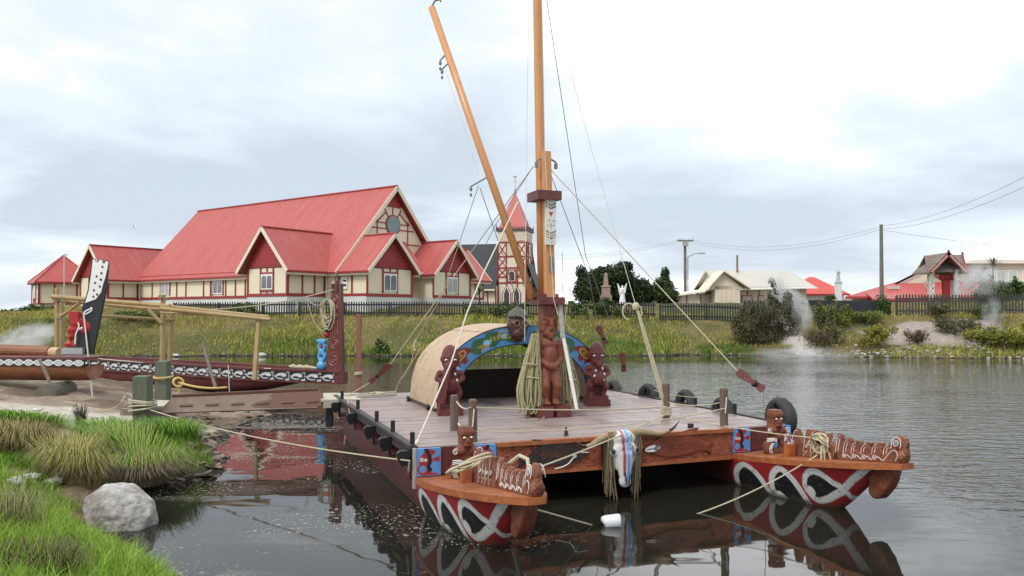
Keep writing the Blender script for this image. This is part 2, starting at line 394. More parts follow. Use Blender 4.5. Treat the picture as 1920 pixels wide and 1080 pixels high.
def leaves(blobs, n, size, cols, fill=0.35, flat=0.0, gap=0.0, seed=1):
    """leaf quads spread through a union of ellipsoids. blobs: (c, r)"""
    g = np.random.default_rng(seed); wts = np.array([b[1][0] * b[1][1] + b[1][0] * b[1][2] for b in blobs]); wts = wts / wts.sum()
    ids = g.choice(len(blobs), n, p=wts); C = np.array([b[0] for b in blobs])[ids]; Rr = np.array([b[1] for b in blobs])[ids]
    d = g.normal(size=(n, 3)); d /= np.linalg.norm(d, axis=1)[:, None]
    rad = 1 - fill * g.random(n) ** 1.6; rad *= 1 + g.normal(0, 0.07, n)
    p = C + d * rad[:, None] * Rr
    if gap:
        k = fbm(p[:, 0] + p[:, 2] * 0.7, p[:, 1] * 0.5 + p[:, 2], 1.4 / max(0.3, float(Rr.mean())), 5) > gap * 0.5 + 0.22
        p = p[k]; d = d[k]; n = len(p)
    nrm = d * (1 - flat) + g.normal(size=(n, 3)) * 0.75; nrm /= np.linalg.norm(nrm, axis=1)[:, None]
    a = np.cross(nrm, g.normal(size=(n, 3))); a /= np.linalg.norm(a, axis=1)[:, None]; b = np.cross(nrm, a)
    s = size * g.uniform(0.55, 1.3, n)[:, None]
    V = np.stack([p - a * s, p + b * s * 0.5, p + a * s, p - b * s * 0.5], 1).reshape(-1, 3)
    F = np.arange(4 * n).reshape(-1, 4)
    pal = np.array(cols); clump = fbm(p[:, 0] + p[:, 2], p[:, 1] - p[:, 2], 2.0 / max(0.3, float(Rr.mean())), 3)
    t = np.clip(clump * 1.2 - 0.1 + g.normal(0, 0.22, n), 0, 0.999) * (len(pal) - 1); i = t.astype(int); fr = (t - i)[:, None]
    c = pal[i] * (1 - fr) + pal[np.minimum(i + 1, len(pal) - 1)] * fr
    return V, F, np.repeat(c, 4, 0)
# ------------------------------------------------------------------ ground and water
SHORE = [(-.9, 4.2), (-1.95, 5.8), (-2.85, 7.1), (-3.6, 8.05), (-4.45, 8.65), (-5.0, 9.3), (-5.05, 10.1), (-5.15, 11.0), (-5.05, 11.6), (-4.62, 12.3), (-5.05, 13.4), (-5.35, 14.6),
         (-5.75, 16.2), (-6.0, 17.4), (-5.75, 19.0), (-6.6, 20.6), (-7.8, 23), (-9.8, 26), (-14, 31), (-19, 34), (-22, 38), (-23.5, 42.6),
         (-21, 44.4), (-16, 44.9), (-12, 44.6), (-8, 45.0), (-4, 44.5), (1, 44.8), (6, 45), (10, 45.8), (13.5, 45.6), (16, 44.2), (20, 43.6), (24, 42.6), (28, 42.3), (40, 41), (75, 38), (75, 3)]
SH = np.array(SHORE)
def land(x, y):
    """height and signed distance to the shoreline"""
    uv = np.stack([np.ravel(x), np.ravel(y)], 1)
    wob = (fbm(uv[:, 0], uv[:, 1], 0.9, 40) - 0.5)
    d = segdist(uv, SH, True); ins = inside(uv, SH); d = np.where(ins, -d, d)
    X, Y = uv[:, 0], uv[:, 1]
    d2 = d + wob * np.where(Y > 35, 1.2, 0.5)
    dp = np.clip(d2, 0, None)
    near = (0.40 * sstep(0, 0.45, dp) + 0.10 * np.clip(dp, 0, 6))
    landing = 0.02 + 0.115 * np.clip(dp, 0, 9) + (0.16 * (fbm(X, Y, 1.6, 9) - 0.45) + 0.09 * (fbm(X, Y, 5.0, 19) - 0.5)) * sstep(0.0, 0.6, dp) * (1 - .7 * (1 - sstep(0.7, 1.25, ((X + 9.3) / 3.2) ** 2 + ((Y - 15.6) / 1.7) ** 2)))
    nearest = 0.16 * sstep(0, 0.5, dp) + 0.17 * np.clip(dp, 0, 4)
    kn = sstep(9.2, 10.6, Y); near = nearest * (1 - kn) + near * kn
    k = sstep(12.6, 14.2, Y)
    near = near * (1 - k) + landing * k
    farL = 2.15 * sstep(-0.3, 7.2, dp) ** 0.85 + 0.95 * sstep(8.5, 15, dp) * (.25 + .75 * sstep(-36, -24, X))
    farR = 0.55 * sstep(0, 1.2, dp) + 0.75 * sstep(1.6, 4, dp) + 0.95 * sstep(3.8, 7.0, dp) + 0.95 * sstep(9.5, 16, dp)
    kr = sstep(10, 17, X); far = farL * (1 - kr) + farR * kr + 0.28 * (fbm(X, Y, 0.55, 21) - 0.5) * sstep(0.3, 2.5, dp) + 0.12 * (fbm(X, Y, 1.8, 22) - 0.5) * sstep(0, 1, dp)
    kf = sstep(33, 40, Y)
    h = near * (1 - kf) + far * kf
    h = np.where(d2 <= 0, -0.55 * sstep(0, 1.6, -d2) - 0.02, h)
    return h, d2
def zland(x, y):
    h, _ = land(np.array([x]), np.array([y])); return float(h[0])
def mixc(a, b, w): return np.array(a) * (1 - w[:, None]) + np.array(b) * w[:, None]
def build_ground():
    xs = np.unique(np.concatenate([np.linspace(-700, -45, 14), np.linspace(-45, -16, 70), np.linspace(-16, 4, 150), np.linspace(4, 45, 110), np.linspace(45, 700, 14)]))
    ys = np.unique(np.concatenate([np.linspace(-60, 2, 12), np.linspace(2, 24, 165), np.linspace(24, 40, 55), np.linspace(40, 58, 110), np.linspace(58, 110, 24), np.linspace(110, 1200, 12)]))
    X, Y = np.meshgrid(xs, ys, indexing='ij'); X = X.ravel(); Y = Y.ravel(); h, d = land(X, Y)
    nx, ny = len(xs), len(ys)
    i, j = np.meshgrid(np.arange(nx - 1), np.arange(ny - 1), indexing='ij'); a = (i * ny + j).ravel()
    F = np.stack([a, a + ny, a + ny + 1, a + 1], 1)
    n1 = fbm(X, Y, 0.35, 3); n2 = fbm(X, Y, 1.7, 5); n3 = fbm(X, Y, 4.0, 7)
    c = np.tile(np.array([0.085, 0.085, 0.03]), (len(X), 1))
    c = c * (1 - sstep(0.45, 0.6, n1)[:, None]) + np.array([0.15, 0.12, 0.05]) * sstep(0.45, 0.6, n1)[:, None]
    kb = (1 - sstep(13, 14, Y)); c = c * (1 - kb[:, None]) + mixc((0.13, 0.115, 0.055), (0.24, 0.17, 0.11), sstep(.42, .62, n2)) * kb[:, None]
    mud = mixc((0.135, 0.098, 0.070), (0.27, 0.21, 0.155), sstep(0.4, 0.65, n2))
    sand = mixc((0.40, 0.35, 0.28), (0.52, 0.47, 0.40), n3)
    km = (sstep(12.8, 13.8, Y) * (1 - sstep(30, 34, Y)))
    c = c * (1 - km[:, None]) + mud * km[:, None]
    e = ((X + 9.3) / 3.2) ** 2 + ((Y - 15.6) / 1.7) ** 2 + (n2 - 0.5) * 1.6
    ks = 1 - sstep(0.7, 1.25, e)
    c = c * (1 - ks[:, None]) + sand * ks[:, None]
    # right-hand far shore: bare pinkish earth and a pale path
    e2 = ((X - 25.0) / 4.5) ** 2 + ((Y - 46.5) / 2.6) ** 2 + (n1 - 0.5) * 2.2
    k2 = 1 - sstep(0.6, 1.1, e2); c = c * (1 - k2[:, None]) + mixc((0.24, 0.185, 0.15), (0.38, 0.33, 0.29), n2) * k2[:, None]
    e3 = np.abs(X - 16.6 - (Y - 44) * 0.10 + (n1 - .5) * 1.5) / 0.75
    k3 = (1 - sstep(0.6, 1.2, e3)) * sstep(43, 44, Y) * (1 - sstep(50, 52, Y)); c = c * (1 - k3[:, None]) + np.array([0.45, 0.41, 0.37]) * k3[:, None]
    # wet rim along the water
    kw = 1 - sstep(0.02, 0.28 , d + (n3 - .5) * .4); c = c * (1 - kw[:, None]) + np.array([0.035, 0.028, 0.022]) * kw[:, None]
    o = pydata_np('ground', np.stack([X, Y, h], 1), F, c, P('earth', rough=0.9, var=0.3, scale=6, bump=0.9, bscale=9, spec=0.2)); o['kind'] = 'structure'
    o.data.polygons.foreach_set('use_smooth', [True] * len(o.data.polygons))
build_ground()

def water_material():
    m = bpy.data.materials.new('lake_water'); m.use_nodes = True; nt = m.node_tree; N = nt.nodes.new; L = nt.links.new
    b = nt.nodes['Principled BSDF']; b.inputs['Roughness'].default_value = 0.03; b.inputs['IOR'].default_value = 1.333
    geo = N('ShaderNodeNewGeometry'); sep = N('ShaderNodeSeparateXYZ'); L(geo.outputs['Position'], sep.inputs[0])
    def mr(src, a, c, lo=0.0, hi=1.0):
        q = N('ShaderNodeMapRange'); q.interpolation_type = 'SMOOTHSTEP'; L(src, q.inputs[0]); q.inputs[1].default_value = a; q.inputs[2].default_value = c; q.inputs[3].default_value = lo; q.inputs[4].default_value = hi; return q.outputs[0]
    def mth(op, a, c):
        q = N('ShaderNodeMath'); q.operation = op
        for i, x in enumerate((a, c)):
            if isinstance(x, (int, float)): q.inputs[i].default_value = x
            else: L(x, q.inputs[i])
        return q.outputs[0]
    def noise(scale, stretch=(1, 1, 1), det=3, rot=0.0):
        mp = N('ShaderNodeMapping'); mp.inputs['Scale'].default_value = stretch; mp.inputs['Rotation'].default_value = (0, 0, rot); L(geo.outputs['Position'], mp.inputs[0])
        q = N('ShaderNodeTexNoise'); q.inputs['Scale'].default_value = scale; q.inputs['Detail'].default_value = det; L(mp.outputs[0], q.inputs['Vector']); return q.outputs['Fac']
    # sheltered near the left bank, breezy to the right and out in the middle
    breeze = mth('MULTIPLY', mr(mth('ADD', sep.outputs[0], mth('MULTIPLY', sep.outputs[1], 0.18)), 6.3, 8.8), mr(sep.outputs[1], 43, 36))
    mid = mth('MULTIPLY', mth('MULTIPLY', mr(sep.outputs[1], 18, 23), mr(sep.outputs[1], 41, 34)), 0.9)
    wind = mth('MAXIMUM', breeze, mid)
    wind = mth('MULTIPLY', wind, mr(noise(0.12, (0.5, 1, 1)), 0.32, 0.5, 0.45, 1.0))
    rip = mth('ADD', noise(2.6, (0.55, 1.5, 1), 3, 0.12), mth('MULTIPLY', noise(7.5, (0.6, 1.3, 1), 2, -0.2), 0.4))
    small = noise(1.1, (0.6, 1.2, 1), 2)
    hgt = mth('ADD', mth('MULTIPLY', mth('MULTIPLY', rip, wind), 0.048), mth('MULTIPLY', small, 0.006))
    bp = N('ShaderNodeBump'); bp.inputs['Strength'].default_value = 1.0; bp.inputs['Distance'].default_value = 1.0; L(hgt, bp.inputs['Height']); L(bp.outputs[0], b.inputs['Normal'])
    # floating scum and specks in the sheltered corner
    calm = mth('MULTIPLY', mr(mth('ADD', sep.outputs[0], mth('MULTIPLY', sep.outputs[1], 0.12)), 2.4, 0.4), mr(sep.outputs[1], 26, 19))
    patch = mr(noise(0.6, (0.5, 1.2, 1), 4), 0.45, 0.60)
    speck = mr(noise(26, (1, 0.8, 1), 2), 0.625, 0.66)
    speck2 = mr(noise(12, (0.8, 0.9, 1), 3), 0.645, 0.68)
    film = mth('MULTIPLY', mr(noise(0.9, (0.4, 1.0, 1), 5, 0.3), 0.56, 0.60), 0.22)
    f = mth('MULTIPLY', mth('ADD', mth('MULTIPLY', mth('MAXIMUM', speck, speck2), patch), mth('MULTIPLY', film, patch)), calm)
    mx = N('ShaderNodeMix'); mx.data_type = 'RGBA'; L(f, mx.inputs['Factor']); mx.inputs['A'].default_value = (0.016, 0.015, 0.011, 1); mx.inputs['B'].default_value = (0.36, 0.34, 0.28, 1)
    L(mx.outputs['Result'], b.inputs['Base Color'])
    rr = N('ShaderNodeMapRange'); L(f, rr.inputs[0]); rr.inputs[3].default_value = 0.03; rr.inputs[4].default_value = 0.6; L(rr.outputs[0], b.inputs['Roughness'])
    return m
def build_water():
    mb = MB(); mb.add([(-60, -20, 0), (120, -20, 0), (120, 48, 0), (-60, 48, 0)], [(0, 1, 2, 3)])
    o = mb.build('water', water_material()); o['kind'] = 'structure'
build_water()

# ------------------------------------------------------------------ grass
G1, G2, G3, G4 = (0.14, 0.27, 0.026), (0.24, 0.385, 0.045), (0.33, 0.42, 0.08), (0.36, 0.31, 0.14)
def grass_patch(name, label, x0, x1, y0, y1, dens, hfn, pal, maskfn, wid, seed):
    g = np.random.default_rng(seed); n = int((x1 - x0) * (y1 - y0) * dens)
    X = g.uniform(x0, x1, n); Y = g.uniform(y0, y1, n); h, d = land(X, Y)
    keep = maskfn(X, Y, h, d, g); X, Y, h, d = X[keep], Y[keep], h[keep], d[keep]; n = len(X)
    H = hfn(X, Y, d, g); t = np.clip((fbm(X, Y, 0.5, seed) * .9 + fbm(X, Y, 0.13, seed + 50) * 1.1) - 0.5 + g.normal(0, 0.17, n), 0, 0.999) * (len(pal) - 1)
    pal = np.array(pal); i = t.astype(int); fr = (t - i)[:, None]; c = pal[i] * (1 - fr) + pal[i + 1] * fr
    V, F, C = blades(np.stack([X, Y, h - 0.02], 1), H, wid * g.uniform(0.6, 1.4, n), g.uniform(0.15, 0.95, n), c)
    o = pydata_np(name, V, F, C, GRASSM); setp(o, label, 'grass', kind='stuff'); return o
invis = lambda X, Y: (X / Y > -0.70)
grass_patch('grass', 'bright green grass along the near bank', -8.5, -2.0, 4.2, 9.6, 4600,
            lambda X, Y, d, g: g.uniform(0.10, 0.33, len(X)) * (0.35 + 1.2 * fbm(X, Y, 1.3, 77)) * np.where(g.random(len(X)) > .90, 1.55, 1.0) * (.55 + .45 * sstep(0, .9, d)),
            [G1, G2, G3, G2, G2, G1, G4], lambda X, Y, h, d, g: invis(X, Y) & (d > 0.06) & (fbm(X, Y, 1.6, 12) > 0.33) & (np.hypot(X + 4.6, Y - 9.35) > .62), 0.0072, 101)
grass_patch('grass', 'green grass behind the rock beside the sandy landing', -10.5, -4.5, 9.6, 14.4, 1500,
            lambda X, Y, d, g: g.uniform(0.06, 0.26, len(X)) * (0.4 + 1.2 * fbm(X, Y, 1.1, 78)) * np.where(Y < 11.6, .9, .75),
            [G1, G1, G2, G3], lambda X, Y, h, d, g: invis(X, Y) & (d > 0.12) & (np.hypot(X + 4.6, Y - 9.35) > .75) & (Y < 13.0 + (fbm(X, Y, 0.6, 15) - .3) * 2.0 + np.clip(-X - 8.2, 0, 2) * 0.6) & (fbm(X, Y, 1.3, 13) > np.where(Y < 11.2, .34, .36)), 0.012, 102)
def far_mask(X, Y, h, d, g):
    e2 = ((X - 25.0) / 4.5) ** 2 + ((Y - 46.5) / 2.6) ** 2 + (fbm(X, Y, .35, 3) - 0.5) * 2.2
    e3 = np.abs(X - 16.6 - (Y - 44) * 0.10 + (fbm(X, Y, .35, 3) - .5) * 1.5)
    return (d > 0.15) & (Y < 56.5) & (e2 > 1.0 - 0.3 * g.random(len(X))) & (e3 > 0.75) & (fbm(X, Y, 0.9, 33) > 0.27)
FPAL = [(0.13, 0.19, 0.025), (0.26, 0.29, 0.04), (0.40, 0.38, 0.075), (0.36, 0.28, 0.11), (0.20, 0.14, 0.07)]
grass_patch('grass', 'rough green and straw grass on the far bank', -42, 44, 41, 56.5, 115,
            lambda X, Y, d, g: g.uniform(0.06, 0.26, len(X)) * (0.15 + 2.0 * fbm(X, Y, 0.42, 79) ** 2 * 1.6), FPAL, far_mask, 0.038, 103)
grass_patch('grass', 'bright green rushes along the foot of the far bank', -14, 14, 44.2, 47.2, 120,
            lambda X, Y, d, g: g.uniform(0.12, 0.42, len(X)), [(0.075, 0.15, 0.02), (0.11, 0.20, 0.025), (0.17, 0.22, 0.04)],
            lambda X, Y, h, d, g: (d > 0.12) & (d < 1.9 + fbm(X, Y, 0.4, 8)) & (fbm(X, Y, 0.22, 9) > 0.44), 0.05, 104)
grass_patch('grass', 'scrubby grass on the left shore behind the canoes', -32, -11, 28, 44.5, 40,
            lambda X, Y, d, g: g.uniform(0.15, 0.5, len(X)), FPAL, lambda X, Y, h, d, g: (d > 0.6) & (Y > 30) & (fbm(X, Y, 0.4, 31) > 0.36), 0.05, 105)
# ------------------------------------------------------------------ building helpers (all in the building's own axes)
def wallbox(parent, p0, p1, mat_=CREAM, name='wall'):
    return MB().bb(p0, p1).build(name, mat_, parent, local=True)
def gable_slab(mb, r0, r1, side, w, zr, ze, over_v=0.45, over_e=0.35, t=0.14):
    """one roof slope. r0, r1: ridge ends in plan; side: unit vector in plan towards the eave"""
    r0, r1, side = Vector((*r0, 0)), Vector((*r1, 0)), Vector((*side, 0)).normalized()
    sl = (zr - ze) / w; run = w + over_e; d = (r1 - r0).normalized()
    a, b = r0 - d * over_v, r1 + d * 0.0
    top = [a + Vector((0, 0, zr)), b + Vector((0, 0, zr)), b + side * run + Vector((0, 0, zr - sl * run)), a + side * run + Vector((0, 0, zr - sl * run))]
    dn = Vector((0, 0, -t))
    lo = [p + dn for p in top]
    mb.hexa(lo + top)
def gable_roof(parent, r0, r1, w, zr, ze, mat_=ROOF_RED, over_v=0.45, over_e=0.35, barge=BARGE, back_over=0.0, bargew=0.24, sides=(1, -1), capcol=None):
    """gable roof whose verge shows at r0; ridge runs r0 -> r1"""
    d = (Vector(r1) - Vector(r0)).normalized(); n = Vector((-d.y, d.x))
    r1b = Vector(r1) + d * back_over
    roof = None
    for sd in sides:
        mb = MB(); gable_slab(mb, r0, r1b, n * sd, w, zr, ze, over_v, over_e)
        o = mb.build('roof_slope', (ROOF_X if abs(d.x) > abs(d.y) else ROOF_Y) if mat_ is ROOF_RED else mat_, parent, local=True); roof = roof or o
        # bargeboard along the verge, rafter tails, gutter
        sl = (zr - ze) / w; run = w + over_e
        a = Vector((*r0, zr + 0.02)) - Vector((*d, 0)) * (over_v + 0.02); e = a + Vector((*(n * sd), 0)) * run + Vector((0, 0, -sl * run))
        off = Vector((0, 0, -bargew * 0.55))
        MB().beam(a + off, e + off, 0.06, bargew, up=(0, 0, 1)).build('bargeboard', barge, o, local=True)
        e0 = Vector((*(Vector(r0) + n * sd * (run + 0.03)), ze - sl * over_e - 0.10)) - Vector((*d, 0)) * (over_v - 0.05)
        e1 = Vector((*(r1b + n * sd * (run + 0.03)), ze - sl * over_e - 0.10))
        MB().beam(e0, e1, 0.10, 0.12).build('gutter', TRIM_RED, o, local=True)
        MB().beam(e0 + Vector((0, 0, -0.13)) - Vector((*(n * sd * 0.1), 0)), e1 + Vector((0, 0, -0.13)) - Vector((*(n * sd * 0.1), 0)), 0.06, 0.16).build('fascia', barge, o, local=True)
    MB().beam(Vector((*r0, zr + 0.03)) - Vector((*d, 0)) * over_v, Vector((*r1b, zr + 0.03)), 0.22, 0.08).build('ridge_cap', capcol or mat_, parent, local=True)
    return roof
class Face:
    """a vertical wall face: origin o (plan), direction e along it, outward n"""
    def __init__(s, parent, o, e, z0, z1):
        s.p = parent; s.o = Vector((*o, 0)); s.e = Vector((*e, 0)).normalized(); s.n = Vector((s.e.y, -s.e.x, 0)); s.z0 = z0; s.z1 = z1
    def pt(s, x, z, off=0.0): return s.o + s.e * x + Vector((0, 0, z)) + s.n * off
    def bar(s, x0, z0, x1, z1, w=0.11, m=None, name='batten', off=0.02, t=0.06):
        MB().beam(s.pt(x0, z0, off), s.pt(x1, z1, off), t if abs(x1 - x0) < 1e9 else t, w, up=s.e if abs(z1 - z0) > abs(x1 - x0) else (0, 0, 1)).build(name, m or TRIM_RED, s.p, local=True)
    def bar2(s, x0, z0, x1, z1, w=0.11, m=None, name='batten', off=0.02, t=0.06):
        a, b = s.pt(x0, z0, off), s.pt(x1, z1, off); d = (b - a).normalized(); up = s.n.cross(d)
        MB().beam(a, b, t, w, up=up).build(name, m or TRIM_RED, s.p, local=True)
    def slab(s, x0, z0, x1, z1, off, t, m, name, parent=None):
        c = [s.pt(x, z, o_) for o_ in (off - t, off) for (x, z) in ((x0, z0), (x1, z0), (x1, z1), (x0, z1))]
        return MB().hexa([c[4], c[5], c[1], c[0], c[7], c[6], c[2], c[3]]).build(name, m, parent or s.p, local=True)
    def poly(s, pts, off, t, m, name, parent=None):
        o = s.pt(0, 0, off - t / 2); return MB().prism(pts, o, s.e, Vector((0, 0, 1)), t).build(name, m, parent or s.p, local=True)
    def window(s, cx, zb, w=1.15, h=1.25, pane=GLASS, under=True, over=True, n=2):
        fr = s.slab(cx - w / 2, zb, cx + w / 2, zb + h, 0.05, 0.10, WHITE, 'window')
        pw = (w - 0.10 * (n + 1)) / n
        for k in range(n):
            x0 = cx - w / 2 + 0.10 + k * (pw + 0.10); x1 = x0 + pw; zt = zb + h - 0.24
            arch = [(x0, zb + 0.10), (x1, zb + 0.10), (x1, zt)] + [(x0 + pw / 2 + pw / 2 * math.cos(a), zt + 0.13 * math.sin(a)) for a in (math.pi * q / 6 for q in range(1, 6))] + [(x0, zt)]
            s.poly(arch, 0.066, 0.02, pane, 'pane', fr)
        for (a, b, c, d_) in ((cx - w / 2 - 0.06, zb - 0.1, cx - w / 2 - 0.06, s.z1), (cx + w / 2 + 0.06, zb - 0.1, cx + w / 2 + 0.06, s.z1)): s.bar2(a, b, c, d_, 0.12, off=0.025)
        s.bar2(cx - w / 2 - 0.12, zb + h + 0.07, cx + w / 2 + 0.12, zb + h + 0.07, 0.12, off=0.028)
        if over: s.bar2(cx, zb + h + 0.14, cx, s.z1, 0.08)
        if under:
            s.bar2(cx - w / 2 - 0.12, zb - 0.08, cx + w / 2 + 0.12, zb - 0.08, 0.12, off=0.03)
            s.bar2(cx - w / 2 - 0.06, zb - 0.14, cx - w / 2 - 0.06, s.z0, 0.08); s.bar2(cx + w / 2 + 0.06, zb - 0.14, cx + w / 2 + 0.06, s.z0, 0.08); s.bar2(cx, zb - 0.14, cx, s.z0, 0.08)
    def base(s, x0, x1, w=0.22): s.bar2(x0, s.z0 + w / 2 - 0.02, x1, s.z0 + w / 2 - 0.02, w, name='base_board', off=0.04)
    def top(s, x0, x1, w=0.12): s.bar2(x0, s.z1 - w / 2, x1, s.z1 - w / 2, w, name='top_board', off=0.032)
def gable_boards(f, cx, z0, zr, slope, m=SHINGLE_RED, step=0.26):
    """overlapping boards filling a gable triangle above z0"""
    z = z0
    while z < zr - 0.15:
        zt = min(z + step, zr - 0.02); hw0 = (zr - z) / slope; hw1 = max((zr - zt) / slope, 0.01)
        f.poly([(cx - hw0, z), (cx + hw0, z), (cx + hw1, zt - 0.015), (cx - hw1, zt - 0.015)], 0.05, 0.05, m, 'gable_board'); z = zt

# ------------------------------------------------------------------ red-roofed hall
def build_hall():
    H = thing('parish_hall', 'large cream hall with red timber battens and steep red roof behind the fence', 'hall', (-9.4, 62.0, 3.0), R(-35.6))
    zb, ze, zr = 0.62, 2.75, 9.4          # wall foot, wall head, ridge (above the thing's base)
    sl = (zr - ze) / 6.0
    # foundations
    for a, b in (((-26, -6.02, -1.2), (0, 6.0, zb)), ((-5.4, -9.45, -1.2), (-0.9, -6.0, zb)), ((-0.2, -5.9, -1.2), (3.2, -1.25, zb)), ((-0.2, 1.2, -1.2), (3.2, 5.9, zb)), ((-0.2, -1.25, -1.2), (2.0, 1.2, zb - 0.06)), ((-5.6, 6, -1.2), (-0.8, 13, zb))):
        wallbox(H, a, b, CONCRETE, 'foundation')
    wallbox(H, (-26, -5.98, zb), (-0.02, 5.98, ze - 0.12), name='wall')
    # main roof
    gable_roof(H, (0, 0), (-26, 0), 6.0, zr, ze, over_v=0.5, over_e=0.3, back_over=0.45, bargew=0.3)
    # front gable of the main roof with round window
    F = Face(H, (0.0, -6.0), (0, 1), zb, ze)
    F.poly([(0.3, 2.4), (11.7, 2.4), (6.0, zr - 0.35)], 0.0, 0.12, CREAM, 'gable_wall')
    gable_boards(F, 6.0, 7.85, zr - 0.45, sl)
    zf, wc = 7.8, 6.35
    F.bar2(6 - (zr - zf) / sl + .55, zf, 6 + (zr - zf) / sl - .55, zf, 0.12)
    for x0, z0, x1, z1 in ((6, 7.1, 6, 7.8), (5.5, 6.95, 4.95, 7.75), (6.5, 6.95, 7.05, 7.75), (5.0, 7.75, 4.3, 6.9), (7.0, 7.75, 7.7, 6.9), (4.3, 4.6, 4.3, 7.3), (7.7, 4.6, 7.7, 7.3), (3.2, 6.45, 5.25, 6.45), (6.75, 6.45, 8.8, 6.45), (2.8, 6.0, 5.3, 6.0), (6.7, 6.0, 9.2, 6.0), (4.3, 6.5, 5.2, 7.25), (7.7, 6.5, 6.8, 7.25), (3.3, 7.0, 4.3, 6.5), (8.7, 7.0, 7.7, 6.5), (2.6, 4.2, 2.6, 6.0), (9.4, 4.2, 9.4, 6.0), (1.9, 4.9, 10.1, 4.9)):
        lim = lambda x: zr - .75 - sl * abs(x - 6)          # stay inside the gable triangle
        n_ = 24; ok = [i for i in range(n_ + 1) if z0 + (z1 - z0) * i / n_ < lim(x0 + (x1 - x0) * i / n_)]
        if len(ok) > 1: i0, i1 = ok[0] / n_, ok[-1] / n_; F.bar2(x0 + (x1 - x0) * i0, z0 + (z1 - z0) * i0, x0 + (x1 - x0) * i1, z0 + (z1 - z0) * i1, 0.085)
    rw_ = F.poly([(6 + .80 * math.cos(a), wc + .80 * math.sin(a)) for a in (2 * math.pi * q / 28 for q in range(28))], 0.08, 0.1, TRIM_RED, 'window')
    F.poly([(6 + 0.70 * math.cos(a), wc + 0.70 * math.sin(a)) for a in (2 * math.pi * q / 28 for q in range(28))], 0.10, 0.03, TEAL, 'pane', rw_)
    # long side towards the lake
    S = Face(H, (-26, -6.0), (1, 0), zb, ze)
    S.base(0, 20.6); S.top(0, 20.6, 0.18)
    for x in (0.06, 2.0, 5.9, 7.3, 9.9, 10.9, 13.0, 14.3, 15.6, 18.3, 20.2): S.bar2(x, zb, x, ze, 0.11)
    S.window(4.1, 1.05, 1.35, 1.15, pane=CURTAIN, under=False); S.window(11.9, 0.98, 1.35, 1.3, under=False); S.window(17.0, 1.22, 1.3, 1.05)
    # side transept towards the lake
    wallbox(H, (-5.35, -9.4, zb), (-0.95, -6.0, ze - 0.12))
    T = Face(H, (-5.4, -9.42), (1, 0), zb, ze)
    T.poly([(0.0, ze - .02), (4.5, ze - .02), (2.25, 5.35)], 0.0, 0.1, CREAM, 'gable_wall')
    gable_boards(T, 2.25, ze + 0.05, 5.35, 1.12); T.base(-0.02, 4.52); T.bar2(0, ze, 4.5, ze, 0.14)
    for x in (0.06, 4.44): T.bar2(x, zb, x, ze, 0.16)
    T.window(2.25, 1.1, 1.3, 1.1)
    gable_roof(H, (-3.15, -9.4), (-3.15, -3.0), 2.55, 5.55, 2.75, over_v=0.55, over_e=0.3)
    T2 = Face(H, (-0.93, -9.4), (0, 1), zb, ze); T2.base(0, 3.4)
    for x in (0.05, 1.3, 2.4, 3.3): T2.bar2(x, zb, x, ze, 0.11)
    # low wing and porch across the front gable
    for y in (-3.5, 3.5):
        wallbox(H, (-0.1, y - 2.3, zb), (3.15, y + 2.3, ze - 0.12))
        W = Face(H, (3.18, y - 2.35), (0, 1), zb, ze)
        W.poly([(0.0, ze - .02), (4.7, ze - .02), (2.35, 5.1)], 0.0, 0.08, CREAM, 'gable_wall')
        gable_boards(W, 2.35, ze + 0.05, 5.1, 1.08); W.base(0, 4.7); W.bar2(0, ze, 4.7, ze, 0.14)
        for x in (0.06, 4.64): W.bar2(x, zb, x, ze, 0.16)
        W.window(2.35, 0.98, 1.35, 1.3, pane=GLASS if y < 0 else CURTAIN, under=False)
        gable_roof(H, (3.2, y), (-0.3, y), 2.4, 5.2, 2.72, over_v=0.5, over_e=0.28)
    LW = Face(H, (-0.0, -5.83), (1, 0), zb, ze); LW.base(-0.9, 3.2)
    for x in (-0.9, 0.35, 1.7): LW.bar2(x, zb, x, ze, 0.11)
    nb = LW.slab(0.75, 1.15, 1.25, 2.0, 0.05, 0.05, WHITE, 'notice_board')
    for z in (1.35, 1.68): LW.slab(0.83, z, 1.17, z + 0.14, 0.056, 0.01, BLACKP, 'notice', nb)
    # porch: lean-to roof, back wall, plaque
    mb = MB(); mb.hexa([(0.02, -1.4, 5.0), (2.3, -1.4, 2.5), (2.3, 1.4, 2.5), (0.02, 1.4, 5.0), (0.02, -1.4, 5.12), (2.3, -1.4, 2.62), (2.3, 1.4, 2.62), (0.02, 1.4, 5.12)]); o = mb.build('roof_slope', ROOF_RED, H, local=True)
    MB().bb((2.3, -1.35, 2.42), (2.38, 1.35, 2.6)).build('fascia', BARGE, o, local=True)
    wallbox(H, (0.0, -1.2, zb), (0.9, 1.2, ze))
    PW = Face(H, (0.92, -1.2), (0, 1), zb, ze); PW.base(0, 2.4)
    for x in (0.75, 1.9): PW.bar2(x, zb, x, ze, 0.11)
    PW.slab(1.15, 1.75, 1.5, 2.05, 0.05, 0.05, mat('bronze_plaque', (0.10, 0.075, 0.03), 0.4, 0.2, 5, metal=0.6), 'plaque')
    # right-hand transept and far left transept
    wallbox(H, (-5.5, 6, zb), (-0.9, 12.9, ze))
    gable_roof(H, (-3.2, 12.9), (-3.2, 3.0), 2.6, 5.4, 2.7, over_v=0.4, over_e=0.3)
    RW = Face(H, (-0.88, 6.0), (0, 1), zb, ze); RW.base(0, 6.9)
    for x in (1.2, 2.6, 4.2, 5.6, 6.8): RW.bar2(x, zb, x, ze, 0.11)
    wallbox(H, (-31.0, -8.9, -1.0), (-26.2, -3, ze - 0.12))
    LF = Face(H, (-31.05, -8.92), (1, 0), zb, ze)
    LF.poly([(0.0, ze - .02), (4.9, ze - .02), (2.45, 5.25)], 0.0, 0.1, CREAM, 'gable_wall')
